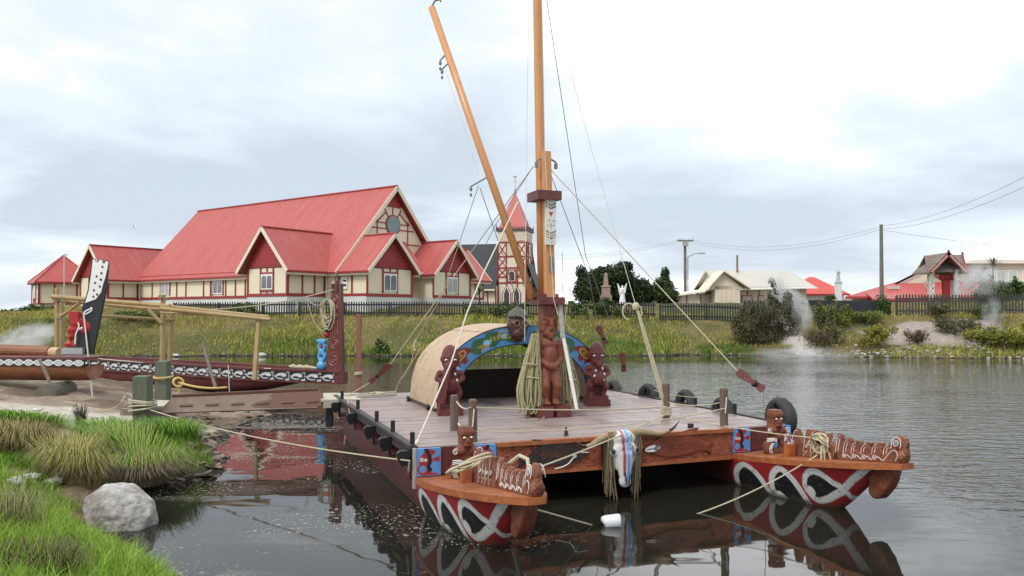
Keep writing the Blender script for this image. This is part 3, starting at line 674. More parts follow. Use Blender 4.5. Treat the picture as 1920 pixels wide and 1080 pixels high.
    gable_boards(LF, 2.45, ze + 0.05, 5.25, 1.02); LF.base(0, 4.9); LF.bar2(0, ze, 4.9, ze, 0.14)
    for x in (0.06, 1.6, 3.3, 4.84): LF.bar2(x, zb, x, ze, 0.14)
    LF2 = Face(H, (-26.18, -8.9), (0, 1), zb, ze); LF2.base(0, 2.9)
    for x in (0.05, 1.4, 2.7): LF2.bar2(x, zb, x, ze, 0.11)
    gable_roof(H, (-28.6, -8.9), (-28.6, -1.0), 2.7, 5.55, 2.7, over_v=0.5, over_e=0.3)
    # downpipes
    for p in ((-0.72, -6.08), (-25.9, -6.1)): MB().tube([(p[0], p[1], zb), (p[0], p[1], ze - 0.1)], 0.05, 8).build('downpipe', BARGE, H, local=True)
build_hall()

def build_pavilion():
    c = aty(93, 573, 76.0); B = thing('hall_annexe', 'small square cream annexe with red pyramid roof at the far left', 'annexe', (c.x, 76.0 + 2.2, 2.9), R(-52))
    hw = 2.35; zb, ze = 0.35, 2.55
    wallbox(B, (-hw, -hw, -0.8), (hw, hw, ze))
    e = hw + 0.35; a = Vector((0, 0, 5.2)); q = [Vector((-e, -e, 2.5)), Vector((e, -e, 2.5)), Vector((e, e, 2.5)), Vector((-e, e, 2.5))]
    for i in range(4):
        p0, p1 = q[i], q[(i + 1) % 4]; d = Vector((0, 0, -0.12))
        MB().add([p0, p1, a, p0 + d, p1 + d, a + d], [(0, 1, 2), (5, 4, 3), (0, 3, 4, 1), (1, 4, 5, 2), (2, 5, 3, 0)]).build('roof_slope', ROOF_RED, B, local=True)
        MB().beam(p0 + Vector((0, 0, -.12)), p1 + Vector((0, 0, -.12)), 0.1, 0.16).build('fascia', TRIM_RED, B, local=True)
        MB().tube([p0 + Vector((0, 0, .03)), a + Vector((0, 0, .03))], 0.07, 6).build('hip_cap', ROOF_RED, B, local=True)
    for o, ed, wn in (((-hw, -hw - .02), (1, 0), 0.42), ((hw + .02, -hw), (0, 1), None)):
        f = Face(B, o, ed, zb, ze); f.base(0, 2 * hw, 0.12); f.top(0, 2 * hw, 0.14)
        for x in ((0.06, 1.3, 3.2, 4.64) if wn is None else (0.06, 4.64)): f.bar2(x, zb, x, ze, 0.13)
        if wn is not None: f.window(2.2, 0.95, 1.5, 1.25, pane=CURTAIN)
build_pavilion()

# ------------------------------------------------------------------ timbered church with tower
def build_church():
    c = aty(966, 560, 88.0); C = thing('timbered_church', 'half-timbered church tower with red spire and long black roof behind the hall', 'church', (c.x, 88.0, 2.8), R(-13))
    w = 1.62; TD = mat('tower_plaster', (0.72, 0.63, 0.49), 0.65, 0.08, 0.8)
    ht = 8.6
    wallbox(C, (-w, -w, -0.5), (w, w, ht), TD, 'tower_wall')
    for o, ed in (((-w, -w - .02), (1, 0)), ((w + .02, -w), (0, 1))):
        f = Face(C, o, ed, 0, ht)
        for x in (0.07, 3.17): f.bar2(x, 0, x, 7.4, 0.14)
        for z in (0.3, 2.9, 3.55, 4.55, 5.8, 7.35): f.bar2(0, z, 3.24, z, 0.14)
        for x in (1.0, 2.24): f.bar2(x, 0.3, x, 7.4, 0.11)
        for (x0, x1) in ((0.07, 1.0), (2.24, 3.17)):
            for (z0, z1) in ((3.6, 4.5), (4.6, 5.75), (5.85, 7.3)):
                f.bar2(x0, z0, x1, z1, 0.09, t=0.05); f.bar2(x0, z1, x1, z0, 0.09, t=0.045)
        for k in range(8):   # belfry louvres
            zk = 5.9 + k * 0.17
            f.slab(1.1, zk, 2.14, zk + 0.10, 0.06, 0.06, BARGE, 'louvre')
            if k < 5: f.slab(0.25, 7.55 + k * 0.18, 1.05, 7.65 + k * 0.18, 0.05, 0.05, BARGE, 'louvre'); f.slab(2.2, 7.55 + k * 0.18, 3.0, 7.65 + k * 0.18, 0.05, 0.05, BARGE, 'louvre'); f.slab(1.2, 7.55 + k * 0.18, 2.05, 7.65 + k * 0.18, 0.05, 0.05, BARGE, 'louvre')
        wd = f.slab(1.12, 3.05 - .1, 2.12, 4.35, 0.07, 0.06, TRIM_RED, 'window')
        arch = [(1.32, 3.15), (1.92, 3.15), (1.92, 3.95), (1.78, 4.13), (1.62, 4.18), (1.46, 4.13), (1.32, 3.95)]
        f.poly([((x - 1.62) * 1.25 + 1.62, (z - 3.6) * 1.14 + 3.6) for x, z in arch], 0.085, 0.03, WHITE, 'frame', wd); f.poly(arch, 0.10, 0.02, GLASS, 'pane', wd)
        for xc in (1.05, 2.15):
            L_ = [(xc - .36, 0.4), (xc + .36, 0.4), (xc + .36, 1.75), (xc, 2.5), (xc - .36, 1.75)]
            wd = f.poly([((x - xc) * 1.35 + xc, (z - 1.3) * 1.12 + 1.3) for x, z in L_], 0.06, 0.05, TRIM_RED, 'window'); f.poly([((x - xc) * 1.1 + xc, (z - 1.3) * 1.03 + 1.3) for x, z in L_], 0.08, 0.02, WHITE, 'frame', wd)
            f.poly([((x - xc) * .82 + xc, (z - 1.3) * .92 + 1.3) for x, z in L_], 0.092, 0.02, GLASS, 'pane', wd)
    cor = MB(); cor.bb((-w - .18, -w - .18, ht), (w + .18, w + .18, ht + 0.16)); cr = cor.build('cornice', mat('lead_grey', (0.05, 0.05, 0.055), 0.5, 0.2, 3), C, local=True)
    cm = MB()
    for i in range(22):
        for sx in (-1, 1):
            t = -w - .12 + i * (2 * w + .24) / 21; hh = 0.62 if i in (0, 21) else (0.34 if i % 2 else 0.22)
            cm.box((t, sx * (w + .12), ht + .16 + hh / 2), (0.05, 0.05, hh)); cm.box((sx * (w + .12), t, ht + .16 + hh / 2), (0.05, 0.05, hh))
    cm.bb((-w - .15, -w - .15, ht + .26), (w + .15, -w - .10, ht + .30)); cm.bb((w + .10, -w - .15, ht + .26), (w + .15, w + .15, ht + .30))
    cm.build('cresting', mat('dark_iron', (0.07, 0.03, 0.03), 0.6, 0.2, 3), cr, local=True)
    e = w - 0.02; apex = Vector((0, 0, 13.2)); q = [Vector((-e, -e, ht + .16)), Vector((e, -e, ht + .16)), Vector((e, e, ht + .16)), Vector((-e, e, ht + .16))]
    for i in range(4): MB().add([q[i], q[(i + 1) % 4], apex, Vector((0, 0, ht + .16))], [(0, 1, 2), (1, 0, 3), (2, 1, 3), (0, 2, 3)]).build('spire_slope', ROOF_RED, C, local=True)
    fi = MB(); fi.tube([(0, 0, 12.8), (0, 0, 13.4), (0, 0, 13.55), (0, 0, 15.0)], [0.13, 0.09, 0.03, 0.02], 8); fi.beam((-.25, 0, 14.8), (.2, 0, 14.85), .02, .12); fi.box((0, 0, 14.3), (.4, .03, .03)); fi.build('weather_vane', WIRE, C, local=True)
    # nave to the left with black roof
    wallbox(C, (-16, -2.2, -0.5), (-w - 0.01, 5.6, 2.6), TD, 'nave_wall')
    mb = MB(); mb.hexa([(-17, -2.7, 2.1), (-w + .0, -2.7, 2.1), (-w + .0, 1.7, 7.35), (-17, 1.7, 7.35), (-17, -2.7, 2.25), (-w + .0, -2.7, 2.25), (-w + .0, 1.7, 7.5), (-17, 1.7, 7.5)]); mb.build('roof_slope', ROOF_BLACK, C, local=True)
    mb = MB(); mb.hexa([(-17, 1.7, 7.35), (1.5, 1.7, 7.35), (1.5, 6.1, 2.1), (-17, 6.1, 2.1), (-17, 1.7, 7.5), (1.5, 1.7, 7.5), (1.5, 6.1, 2.25), (-17, 6.1, 2.25)]); mb.build('roof_slope', ROOF_BLACK, C, local=True)
    f = Face(C, (-16, -2.22), (1, 0), 0, 2.2)
    for x in (9.5, 10.8, 12.1, 13.4, 14.3): f.bar2(x, 0, x, 2.2, 0.12)
    f.base(8, 14.3); MB().bb((-16, -2.75, 2.02), (-w - .02, -2.65, 2.2)).build('gutter', BARGE, C, local=True)
    # small red-roofed porch right of the tower
    wallbox(C, (w + .02, -1.0, -.5), (w + .9, 2.0, 2.4), mat('dark_red_boards', (0.09, 0.03, 0.03), 0.6, 0.2, 2), 'porch_wall')
    mb = MB(); mb.hexa([(w + .05, -1.4, 4.9), (w + 1.1, -1.4, 2.0), (w + 1.1, 2, 2.0), (w + .05, 2, 4.9), (w + .05, -1.4, 5.1), (w + 1.1, -1.4, 2.2), (w + 1.1, 2, 2.2), (w + .05, 2, 5.1)]); mb.build('porch_roof', ROOF_BLACK, C, local=True)
build_church()

# ------------------------------------------------------------------ picket fences along the bank top
def fence(name, label, pts, h, m, spacing=0.165, pw=0.085, zoff=0.05, postgap=3.0, solid=False, follow=True):
    root = thing(name, label, 'fence', (pts[0][0], pts[0][1], zland(*pts[0][:2])), group='fences along the top of the far bank')
    pk, rl = MB(), MB(); run = 0.0
    for (a, b) in zip(pts[:-1], pts[1:]):
        a, b = Vector(a), Vector(b); L_ = (b - a).length; n = int(L_ / spacing); d = (b - a) / L_; nn = Vector((-d.y, d.x))
        zz, _ = land(np.array([a.x + d.x * i * spacing for i in range(n + 1)]), np.array([a.y + d.y * i * spacing for i in range(n + 1)]))
        zz = np.convolve(np.pad(zz, 12, mode='edge'), np.ones(25) / 25, 'valid') if len(zz) > 4 else zz
        rot = Matrix.Rotation(math.atan2(d.y, d.x), 3, 'Z')
        for i in range(n):
            p = a + d * (i * spacing); z = zz[i] + zoff; hh = h * random.uniform(0.985, 1.015); w_ = pw * random.uniform(0.9, 1.1) if not solid else spacing * 0.98
            hw = w_ / 2
            pk.prism([(-hw, 0), (hw, 0), (hw, hh - .07), (0, hh), (-hw, hh - .07)], (p.x, p.y, z), (d.x, d.y, 0), (0, 0, 1), 0.022)
            if i % max(1, int(postgap / spacing)) == 0:
                MB().box((p.x + nn.x * .09, p.y + nn.y * .09, z + h * 0.42), (0.13, 0.11, h * 0.98), rot).build('post', m, root)
        for k in (0.22, 0.78):
            step = 12
            for i in range(0, n, step):
                j = min(i + step, n); p, q = a + d * i * spacing + nn * .05, a + d * j * spacing + nn * .05
                rl.beam((p.x, p.y, zz[i] + zoff + h * k), (q.x, q.y, zz[min(j, n)] + zoff + h * k), 0.05, 0.10)
    pk.build('pickets', m, root, kind='stuff'); rl.build('rails', m, root)
    return root
fence('picket_fence', 'long charcoal picket fence in front of the red-roofed hall', [(-22.4, 52.3), (-14, 51.9), (-3.2, 51.7), (5.2, 51.9)], 0.98, FENCE)
fence('picket_fence', 'charcoal picket fence half hidden by creeper right of the mast', [(5.4, 52.0), (9.6, 52.2)], 1.05, FENCE)
fence('picket_fence', 'taller dark picket fence below the cream shed, left of the big bush', [(9.7, 51.6), (15.2, 51.0)], 1.15, FENCE)
fence('picket_fence', 'weathered picket fence behind the steam and big bush', [(15.3, 51.8), (19.2, 51.6)], 1.0, FENCE)
fence('board_fence', 'close-boarded black fence section below the tall bare pole', [(19.3, 51.2), (24.4, 50.6)], 0.98, FENCE, spacing=0.15, solid=True)
fence('picket_fence', 'weathered dark picket fence in front of the carved gateway at right', [(24.5, 50.2), (31, 49.8), (44, 49.0)], 1.35, FENCE_W, spacing=0.19, pw=0.10)
fence('picket_fence', 'pale-gapped picket fence left of the pyramid-roofed annexe', [(-52, 60), (-37.6, 60)], 1.0, FENCE, zoff=-.80)

# ------------------------------------------------------------------ buildings on the right
def build_shed():
    B = thing('cream_shed', 'long low cream shed with pale roof and red-framed windows', 'shed', (19.0, 66, 2.75), R(4))
    sc = mat('shed_cream_boards', (0.70, 0.60, 0.47), 0.65, 0.08, 0.8); rf = mat('pale_iron_roof', (0.50, 0.47, 0.40), 0.5, 0.08, 0.8)
    wallbox(B, (-1.6, 0, -1), (5.8, 6, 1.9), sc); wallbox(B, (-5.4, 0.6, -1), (-1.6, 5, 1.25), sc)
    # main gable facing left-front
    f0 = Face(B, (-1.6, 0.0), (1, 0), 0, 1.9)
    mb = MB(); mb.hexa([(-1.9, -0.4, 1.75), (6.4, -0.4, 1.75), (5.6, 3, 3.25), (-1.9, 3, 3.25), (-1.9, -0.4, 1.88), (6.4, -0.4, 1.88), (5.6, 3, 3.38), (-1.9, 3, 3.38)]); r = mb.build('roof_slope', rf, B, local=True)
    mb = MB(); mb.hexa([(-1.9, 3, 3.25), (5.6, 3, 3.25), (6.4, 6.4, 1.75), (-1.9, 6.4, 1.75), (-1.9, 3, 3.38), (5.6, 3, 3.38), (6.4, 6.4, 1.88), (-1.9, 6.4, 1.88)]); mb.build('roof_slope', rf, B, local=True)
    mb = MB(); mb.add([(-1.62, 0.02, 1.7), (-1.62, 5.98, 1.7), (-1.62, 3, 3.2), (-1.5, .02, 1.7), (-1.5, 5.98, 1.7), (-1.5, 3, 3.2)], [(0, 2, 1), (3, 4, 5), (0, 1, 4, 3), (1, 2, 5, 4), (2, 0, 3, 5)]); mb.build('gable_wall', sc, B, local=True)
    # front lean-to gable, narrow, showing the apex left of the long slope
    g = Face(B, (-3.0, -1.0), (1, 0), 0, 1.9); wallbox(B, (-2.4, -1.0, -1), (-0.3, 0, 1.9), sc)
    g.poly([(0.1, 1.6), (3.1, 1.6), (1.2, 3.05)], 0.0, 0.1, sc, 'gable_wall')
    for a, b in (((-1.75, 3.16), (-3.4, 1.42)), ((-1.75, 3.16), (0.5, 1.72))):
        mb = MB(); mb.hexa([(a[0], -1.4, a[1] - .1), (b[0], -1.4, b[1] - .1), (b[0], 1, b[1] - .1), (a[0], 1, a[1] - .1), (a[0], -1.4, a[1]), (b[0], -1.4, b[1]), (b[0], 1, b[1]), (a[0], 1, a[1])][::1] if b[0] > a[0] else
            [(b[0], -1.4, b[1] - .1), (a[0], -1.4, a[1] - .1), (a[0], 1, a[1] - .1), (b[0], 1, b[1] - .1), (b[0], -1.4, b[1]), (a[0], -1.4, a[1]), (a[0], 1, a[1]), (b[0], 1, b[1])]); mb.build('roof_slope', BARGE, B, local=True)
    for x in (1.0, 1.5, 2.0, 2.5): g.bar2(x * .8 + .3, 0, x * .8 + .3, 1.8, 0.03, sc, 'cover_strip')
    mb = MB(); mb.hexa([(-0.6, -1.0, 1.55), (6.3, -1.0, 1.7), (6.3, 0.2, 1.8), (-.6, .2, 1.7), (-.6, -1.0, 1.65), (6.3, -1.0, 1.8), (6.3, .2, 1.9), (-.6, .2, 1.8)]); mb.build('verandah_roof', WHITE, B, local=True)
    f = Face(B, (-0.3, -0.02), (1, 0), 0, 1.6)
    for x in (0.05, 1.0, 2.0, 4.4): f.bar2(x, 0, x, 1.6, 0.07)
    for cx, w_ in ((0.95, 0.95), (2.35, 0.95), (3.4, 0.95), (4.75, 0.85)):
        wd = f.slab(cx - w_ / 2, 0.45, cx + w_ / 2, 1.15, 0.05, 0.06, mat('orange_red_frame', (0.36, 0.08, 0.04), 0.5, 0.1, 3), 'window'); f.slab(cx - w_ / 2 + .08, 0.53, cx + w_ / 2 - .08, 1.07, 0.062, 0.02, mat('blind', (0.55, 0.48, 0.40), 0.4, 0.05, 2), 'pane', wd)
    mb = MB(); mb.hexa([(-5.9, 0.2, 0.95), (-1.3, .2, 1.65), (-1.3, 5, 1.75), (-5.9, 5, 1.05), (-5.9, .2, 1.06), (-1.3, .2, 1.76), (-1.3, 5, 1.86), (-5.9, 5, 1.16)]); mb.build('lean_to_roof', BARGE, B, local=True)
    f = Face(B, (-5.4, 0.58), (1, 0), 0, 1.2)
    for x in (0.05, 1.1, 2.3, 3.2): f.bar2(x, 0, x, 1.0 + x * .15, 0.07)
    MB().tube([(0.8, 2.6, 3.2), (0.8, 2.6, 4.7)], 0.09, 8).build('flue', mat('rusty_pipe', (0.2, 0.13, 0.1), 0.7, 0.3, 4), B, local=True)
build_shed()
def hip_house(name, label, px, pyb, Y, w, dpt, hw, hr, wallm, roofm, rz=0.0, ridge=0.3, wins=()):
    c = aty(px, pyb, Y); B = thing(name, label, 'house', (c.x, Y, 2.8), rz)
    wallbox(B, (-w / 2, 0, -1), (w / 2, dpt, hw), wallm)
    e = 0.4; x0, x1, y0, y1 = -w / 2 - e, w / 2 + e, -e, dpt + e; rx = w * ridge / 2; ym = dpt / 2
    q = [(x0, y0, hw), (x1, y0, hw), (x1, y1, hw), (x0, y1, hw)]; r0, r1 = (-rx, ym, hr), (rx, ym, hr)
    for poly in ((q[0], q[1], r1, r0), (q[1], q[2], r1), (q[2], q[3], r0, r1), (q[3], q[0], r0)):
        n = len(poly); lo = [(p[0], p[1], p[2] - .1) for p in poly]; MB().add(list(poly) + lo, [tuple(range(n)), tuple(reversed(range(n, 2 * n)))] + [(i, n + i, n + (i + 1) % n, (i + 1) % n) for i in range(n)]).build('roof_slope', roofm, B, local=True)
    MB().bb((x0, y0 - .05, hw - .16), (x1, y0, hw)).build('gutter', TRIM_RED, B, local=True)
    f = Face(B, (-w / 2, -.02), (1, 0), 0, hw)
    for cx, z, ww, hh in wins:
        wd = f.slab(cx - ww / 2, z, cx + ww / 2, z + hh, 0.05, 0.06, WHITE, 'window'); f.slab(cx - ww / 2 + .06, z + .06, cx + ww / 2 - .06, z + hh - .06, 0.062, 0.02, GLASS, 'pane', wd)
    return B
TILE = mat('orange_red_tiles', (0.56, 0.085, 0.06), 0.5, 0.10, 0.5, stretch=(0.4, 0.4, 9))
hip_house('tiled_house', 'small white house with orange-red hip roof right of the cream shed', 1541, 555, 72, 4.1, 4.5, 1.35, 3.0, WHITE, TILE, R(2), 0.12, wins=((1.7, 0.3, 0.7, 0.6), (2.5, .3, .5, .6)))
def meeting_house():
    B = thing('meeting_house', 'low long building with wide red roof and cream gable behind the gateway', 'building', (36.0, 70, 2.7), R(0))
    wl = mat('cream_render', (0.66, 0.56, 0.44), 0.7, 0.08, 0.7)
    wallbox(B, (-6.0, 0, -1), (9, 7, 1.1), wl); wallbox(B, (-4.2, -1.6, -1), (-1.2, 0, 1.0), wl)
    def slope(pts, m=ROOF_RED, nm='roof_slope', t=.12):
        n = len(pts); lo = [(p[0], p[1], p[2] - t) for p in pts]
        return MB().add(list(pts) + lo, [tuple(range(n)), tuple(reversed(range(n, 2 * n)))] + [(i, n + i, n + (i + 1) % n, (i + 1) % n) for i in range(n)]).build(nm, m, B, local=True)
    slope([(-6.6, -0.6, 1.2), (9.4, -0.6, 1.2), (9.4, 3, 2.55), (-.4, 3, 2.6)])
    slope([(-5.0, -2.2, .95), (-.6, -2.2, .95), (-.6, 0, 1.5), (-4.6, 0, 1.5)])
    slope([(-6.7, -0.72, 1.08), (9.5, -.72, 1.08), (9.5, -.6, 1.2), (-6.7, -.6, 1.2)], TRIM_RED, 'fascia'); slope([(-5.1, -2.32, .84), (-.5, -2.32, .84), (-.5, -2.2, .96), (-5.1, -2.2, .96)], TRIM_RED, 'fascia')
    MB().prism([(-.5, 2.45), (2.7, 2.45), (2.7, 4.1)], (0, 2.7, 0), (1, 0, 0), (0, 0, 1), .2).build('gable_wall', wl, B, local=True)
    slope([(2.6, 2.5, 4.15), (5.4, 2.5, 2.5), (5.4, 5, 2.5), (2.6, 5, 4.15)])
    slope([(-.9, 2.4, 2.35), (-.75, 2.4, 2.5), (2.65, 2.4, 4.2), (2.65, 2.4, 4.05)], BARGE, 'bargeboard', .1)
    f = Face(B, (-4.2, -1.62), (1, 0), 0, 1.0)
    for x in (.05, .9, 2.95): f.bar2(x, -.3, x, .9, .09)
    for cx in (1.45, 2.4): wd = f.slab(cx - .35, .0, cx + .35, 0.7, .05, .05, TRIM_RED, 'window'); f.slab(cx - .28, .07, cx + .28, .63, .06, .02, GLASS, 'pane', wd)
    fv = MB(); fv.box((-1.6, 1.2, 2.0), (1.0, .5, .3)); fv.build('roof_vent', mat('pale_vent', (.6, .5, .45), .6), B, local=True); MB().tube([(1.2, 1.0, 1.9), (1.2, 1.0, 2.6)], .05, 6).build('vent_pipe', GREYC, B, local=True)
meeting_house()
def upper_block():
    B = thing('hillside_block', 'pale two-level block with a row of windows at the far right edge', 'building', (52, 80, 2.8), R(0))
    wl = mat('pale_pink_render', (0.60, 0.50, 0.42), 0.7, 0.08, 0.6)
    wallbox(B, (-5.6, 0, -1), (12, 8, 4.75), wl)
    MB().hexa([(-6.2, -.5, 4.6), (12.5, -.5, 4.6), (12.5, 8.5, 4.6), (-6.2, 8.5, 4.6), (-4.6, 0, 5.05), (12.5, 0, 5.05), (12.5, 8, 5.05), (-4.6, 8, 5.05)]).build('roof', mat('fawn_roof', (.5, .42, .35), .6), B, local=True)
    wallbox(B, (-2.4, -1.6, -1), (12, 0, 2.0), mat('brick_red_wall', (0.30, 0.09, 0.06), 0.8, 0.15, 1)); MB().bb((-2.9, -2, 1.95), (12, .02, 2.12)).build('canopy', BARGE, B, local=True)
    f = Face(B, (-5.6, -.02), (1, 0), 0, 4.6)
    for k in range(9):
        cx = 0.9 + k * 1.15 + (0.35 if k > 3 else 0) + (.35 if k > 6 else 0)
        wd = f.slab(cx - .48, 2.5, cx + .48, 3.95, .05, .06, WHITE, 'window'); f.slab(cx - .42, 2.56, cx + .42, 3.89, .062, .02, CURTAIN, 'pane', wd)
upper_block()
def green_shed():
    p = aty(1908, 553, 62); B = thing('green_shed', 'dark green corrugated shed at the right edge of the view', 'shed', (p.x + 1.2, 62, 2.6), 0)
    gm = mat('green_iron', (0.02, 0.10, 0.065), 0.5, 0.1, 1); mb = MB(); n = 40
    for i in range(n): mb.bb((-2.2 + i * .11, -.02 * (i % 2), -.5), (-2.2 + (i + 1) * .11, 2, 2.0 - .35 * max(0, 8 - i) / 8))
    mb.build('wall', gm, B, local=True)
    MB().hexa([(-2.3, -.2, 1.98), (2.4, -.2, 1.98), (2.4, 2.1, 2.3), (-2.3, 2.1, 2.3), (-2.3, -.2, 2.05), (2.4, -.2, 2.05), (2.4, 2.1, 2.37), (-2.3, 2.1, 2.37)]).build('roof', gm, B, local=True)
green_shed()
def gateway():
    c = aty(1773, 553, 56); G = thing('carved_gateway', 'carved gateway with thatched cross gables on white patterned posts', 'gateway', (c.x, 56, 3.35), R(0))
    k = 56 / 1480.0
    th = mat('weathered_shingle_thatch', (0.20, 0.165, 0.14), 0.9, 0.3, 1.5, bump=0.6, bscale=8, stretch=(1, 1, 6))
    # posts
    for x, y in ((-1.42, -.5), (-0.98, .6), (0.32, -.5), (0.72, .6)):
        mb = MB(); n = 14; g = np.random.default_rng(int(x * 100) % 97)
        uv = np.array([(i / 10 * .26, j / 46 * 2.15) for i in range(11) for j in range(47)])
        sh = []
        for q in range(15):
            cx, cz = g.uniform(0, .26), g.uniform(0.05, 1.95); sh.append(('line', spiral(cx, cz, .01, .06, 1.0, g.uniform(0, 6), 8), ((0.03, 0.03, 0.03) if q % 3 else (0.28, 0.03, 0.03)), 0.024))
        painted_panel(mb, (x, y - .12, 0.0), (1, 0, 0), (0, 0, 1), .26, 2.15, .24, (0.66, 0.64, 0.58), sh, 10, 46, .02)
        mb.build('post', PAINTED, G, local=True)
    # red carved figure between
    fg = MB(); fg.box((-.02 + .0, -.1, .85), (.52, .3, 1.7)); fg.box((-.02, -.12, 1.65), (.86, .3, .42)); fg.ell((-.02, -.25, 1.7), (.2, .15, .2)); fg.cap((-.45, -.2, 1.5), (.4, -.2, 1.5), .1, .1)
    sculpt(fg, .05, 2).build('carved_lintel_figure', mat('bright_red_carving', (0.27, 0.02, 0.02), 0.5, 0.25, 6), G, local=True)
    # two crossing gable roofs
    def gab(cx, z0, zr, hw, y0, y1, parent=G):
        for sd in (-1, 1):
            a0, a1 = Vector((cx, y0, zr)), Vector((cx, y1, zr)); b0, b1 = Vector((cx + sd * hw, y0, z0)), Vector((cx + sd * hw, y1, z0))
            d = Vector((0, 0, -.12)); pts = [b0 + d, a0 + d, a1 + d, b1 + d, b0, a0, a1, b1] if sd < 0 else [a0 + d, b0 + d, b1 + d, a1 + d, a0, b0, b1, a1]
            o = MB().hexa(pts).build('roof_slope', th, parent, local=True)
            mb = MB(); n = 36; e = (b0 - a0); Lh = e.length; e.normalize(); up = Vector((0, -1, 0)).cross(e); up = up if up.z > 0 else -up
            sh = []; g = np.random.default_rng(5)
            for q in range(16): sh.append(('line', spiral(.08 + q * Lh / 16, .13, .01, .06, 1.1, q, 8), (.6, .56, .5), .028))
            if sd > 0: painted_panel(mb, a0 + Vector((0, -.06, 0)) - up * .2, e, up, Lh + .1, .26, .07, (0.26, 0.028, 0.028), sh, 60, 8, .02)
            else: painted_panel(mb, b0 + Vector((0, -.06, 0)) - up * .2, -e, up, Lh, .26, .07, (0.26, 0.028, 0.028), sh, 60, 8, .02)
            mb.build('carved_bargeboard', PAINTED, o, local=True)
    gab(-0.38, 1.95, 3.3, 1.3, -1.1, 1.3)
    # rear gable turned sideways: slope facing us
    mb = MB(); mb.hexa([(-1.66, -.7, 1.9), (1.06, -.7, 2.0), (1.44, .4, 3.13), (-1.25, .4, 3.08), (-1.66, -.7, 2.02), (1.06, -.7, 2.12), (1.44, .4, 3.25), (-1.25, .4, 3.2)]); mb.build('roof_slope', th, G, local=True)
    mb = MB(); mb.hexa([(-1.25, .4, 3.08), (1.44, .4, 3.13), (1.75, 1.6, 1.9), (-1.3, 1.6, 1.9), (-1.25, .4, 3.2), (1.44, .4, 3.25), (1.75, 1.6, 2.02), (-1.3, 1.6, 2.02)]); mb.build('roof_slope', th, G, local=True)
    for e_ in ((1.06, -.74, 2.06), (1.80, 1.6, 1.95)): MB().beam((1.46, .38, 3.26), e_, .10, .2).build('carved_bargeboard', mat('red_barge', (.26, .03, .03), .5, .3, 9), G, local=True)
    f = MB(); f.ell((-.38, -1.17, 3.36), (.09, .08, .12)); f.build('gable_mask', CARVE_RED, G, local=True); f = MB(); f.ell((1.46, .36, 3.34), (.08, .08, .12)); f.build('gable_mask', CARVE_RED, G, local=True)
gateway()

# ------------------------------------------------------------------ monuments, poles and wires
def angel(name, label, px, pyb, Y, h, wings=True, plinth=0.0):
    c = aty(px, pyb, Y); A = thing(name, label, 'statue', c)
    if plinth: MB().bb((-.2, -.2, -1.0), (.2, .2, plinth)).build('plinth', STATUE_W, A, local=True); MB().bb((-.26, -.26, plinth), (.26, .26, plinth + .08)).build('plinth_cap', STATUE_W, A, local=True)
    b = MB(); z = plinth + (.08 if plinth else -.4); s = h
    b.tube([(0, 0, z), (0, 0, z + .3 * s), (0, 0, z + .55 * s), (0, 0, z + .8 * s), (0, 0, z + .86 * s)], [.19 * s, .15 * s, .11 * s, .14 * s, .05 * s], 10); b.ell((0, 0, z + .93 * s), (.06 * s, .065 * s, .08 * s)); b.cap((.12 * s, 0, z + .78 * s), (.14 * s, -.12 * s, z + .6 * s), .035 * s, .03 * s); b.cap((-.12 * s, 0, z + .78 * s), (-.1 * s, -.12 * s, z + .62 * s), .035 * s, .03 * s)
    sculpt(b, .03 * max(s, 1), 2).build('figure', STATUE_W if wings else mat('grey_marble', (.42, .43, .44), .6, .15, 4), A, local=True, smooth=True)
    if wings:
        for sd in (-1, 1): MB().prism([(0.05 * sd, .45 * s), (.2 * sd, .5 * s), (.36 * sd, 1.12 * s), (.28 * sd, 1.08 * s), (.12 * sd, .86 * s)], (0, .1 * s, z), (1, 0, 0), (0, 0, 1), .06).build('wing', STATUE_W, A, local=True)
angel('angel_statue', 'white winged angel statue in front of the dark round tree', 1167, 560, 56, 1.35)
angel('memorial_statue', 'grey statue on a white plinth beside the orange-roofed house', 1572, 552, 60, 0.95, wings=False, plinth=0.9)
c_ = aty(1136, 560, 57); OB = thing('obelisk_memorial', 'pink granite obelisk memorial in front of the dark round tree', 'memorial', c_)
for nm, z0, z1, w0, w1 in (('base', -.6, .25, .78, .78), ('plinth', .25, .85, .58, .55), ('cornice', .85, .95, .66, .6), ('shaft', .95, 1.75, .34, .24)):
    MB().hexa([(-w0 / 2, -w0 / 2, z0), (w0 / 2, -w0 / 2, z0), (w0 / 2, w0 / 2, z0), (-w0 / 2, w0 / 2, z0), (-w1 / 2, -w1 / 2, z1), (w1 / 2, -w1 / 2, z1), (w1 / 2, w1 / 2, z1), (-w1 / 2, w1 / 2, z1)]).build(nm, GRANITE, OB, local=True)
MB().add([(-.12, -.12, 1.75), (.12, -.12, 1.75), (.12, .12, 1.75), (-.12, .12, 1.75), (0, 0, 1.9)], [(0, 1, 4), (1, 2, 4), (2, 3, 4), (3, 0, 4), (3, 2, 1, 0)]).build('tip', GRANITE, OB, local=True)

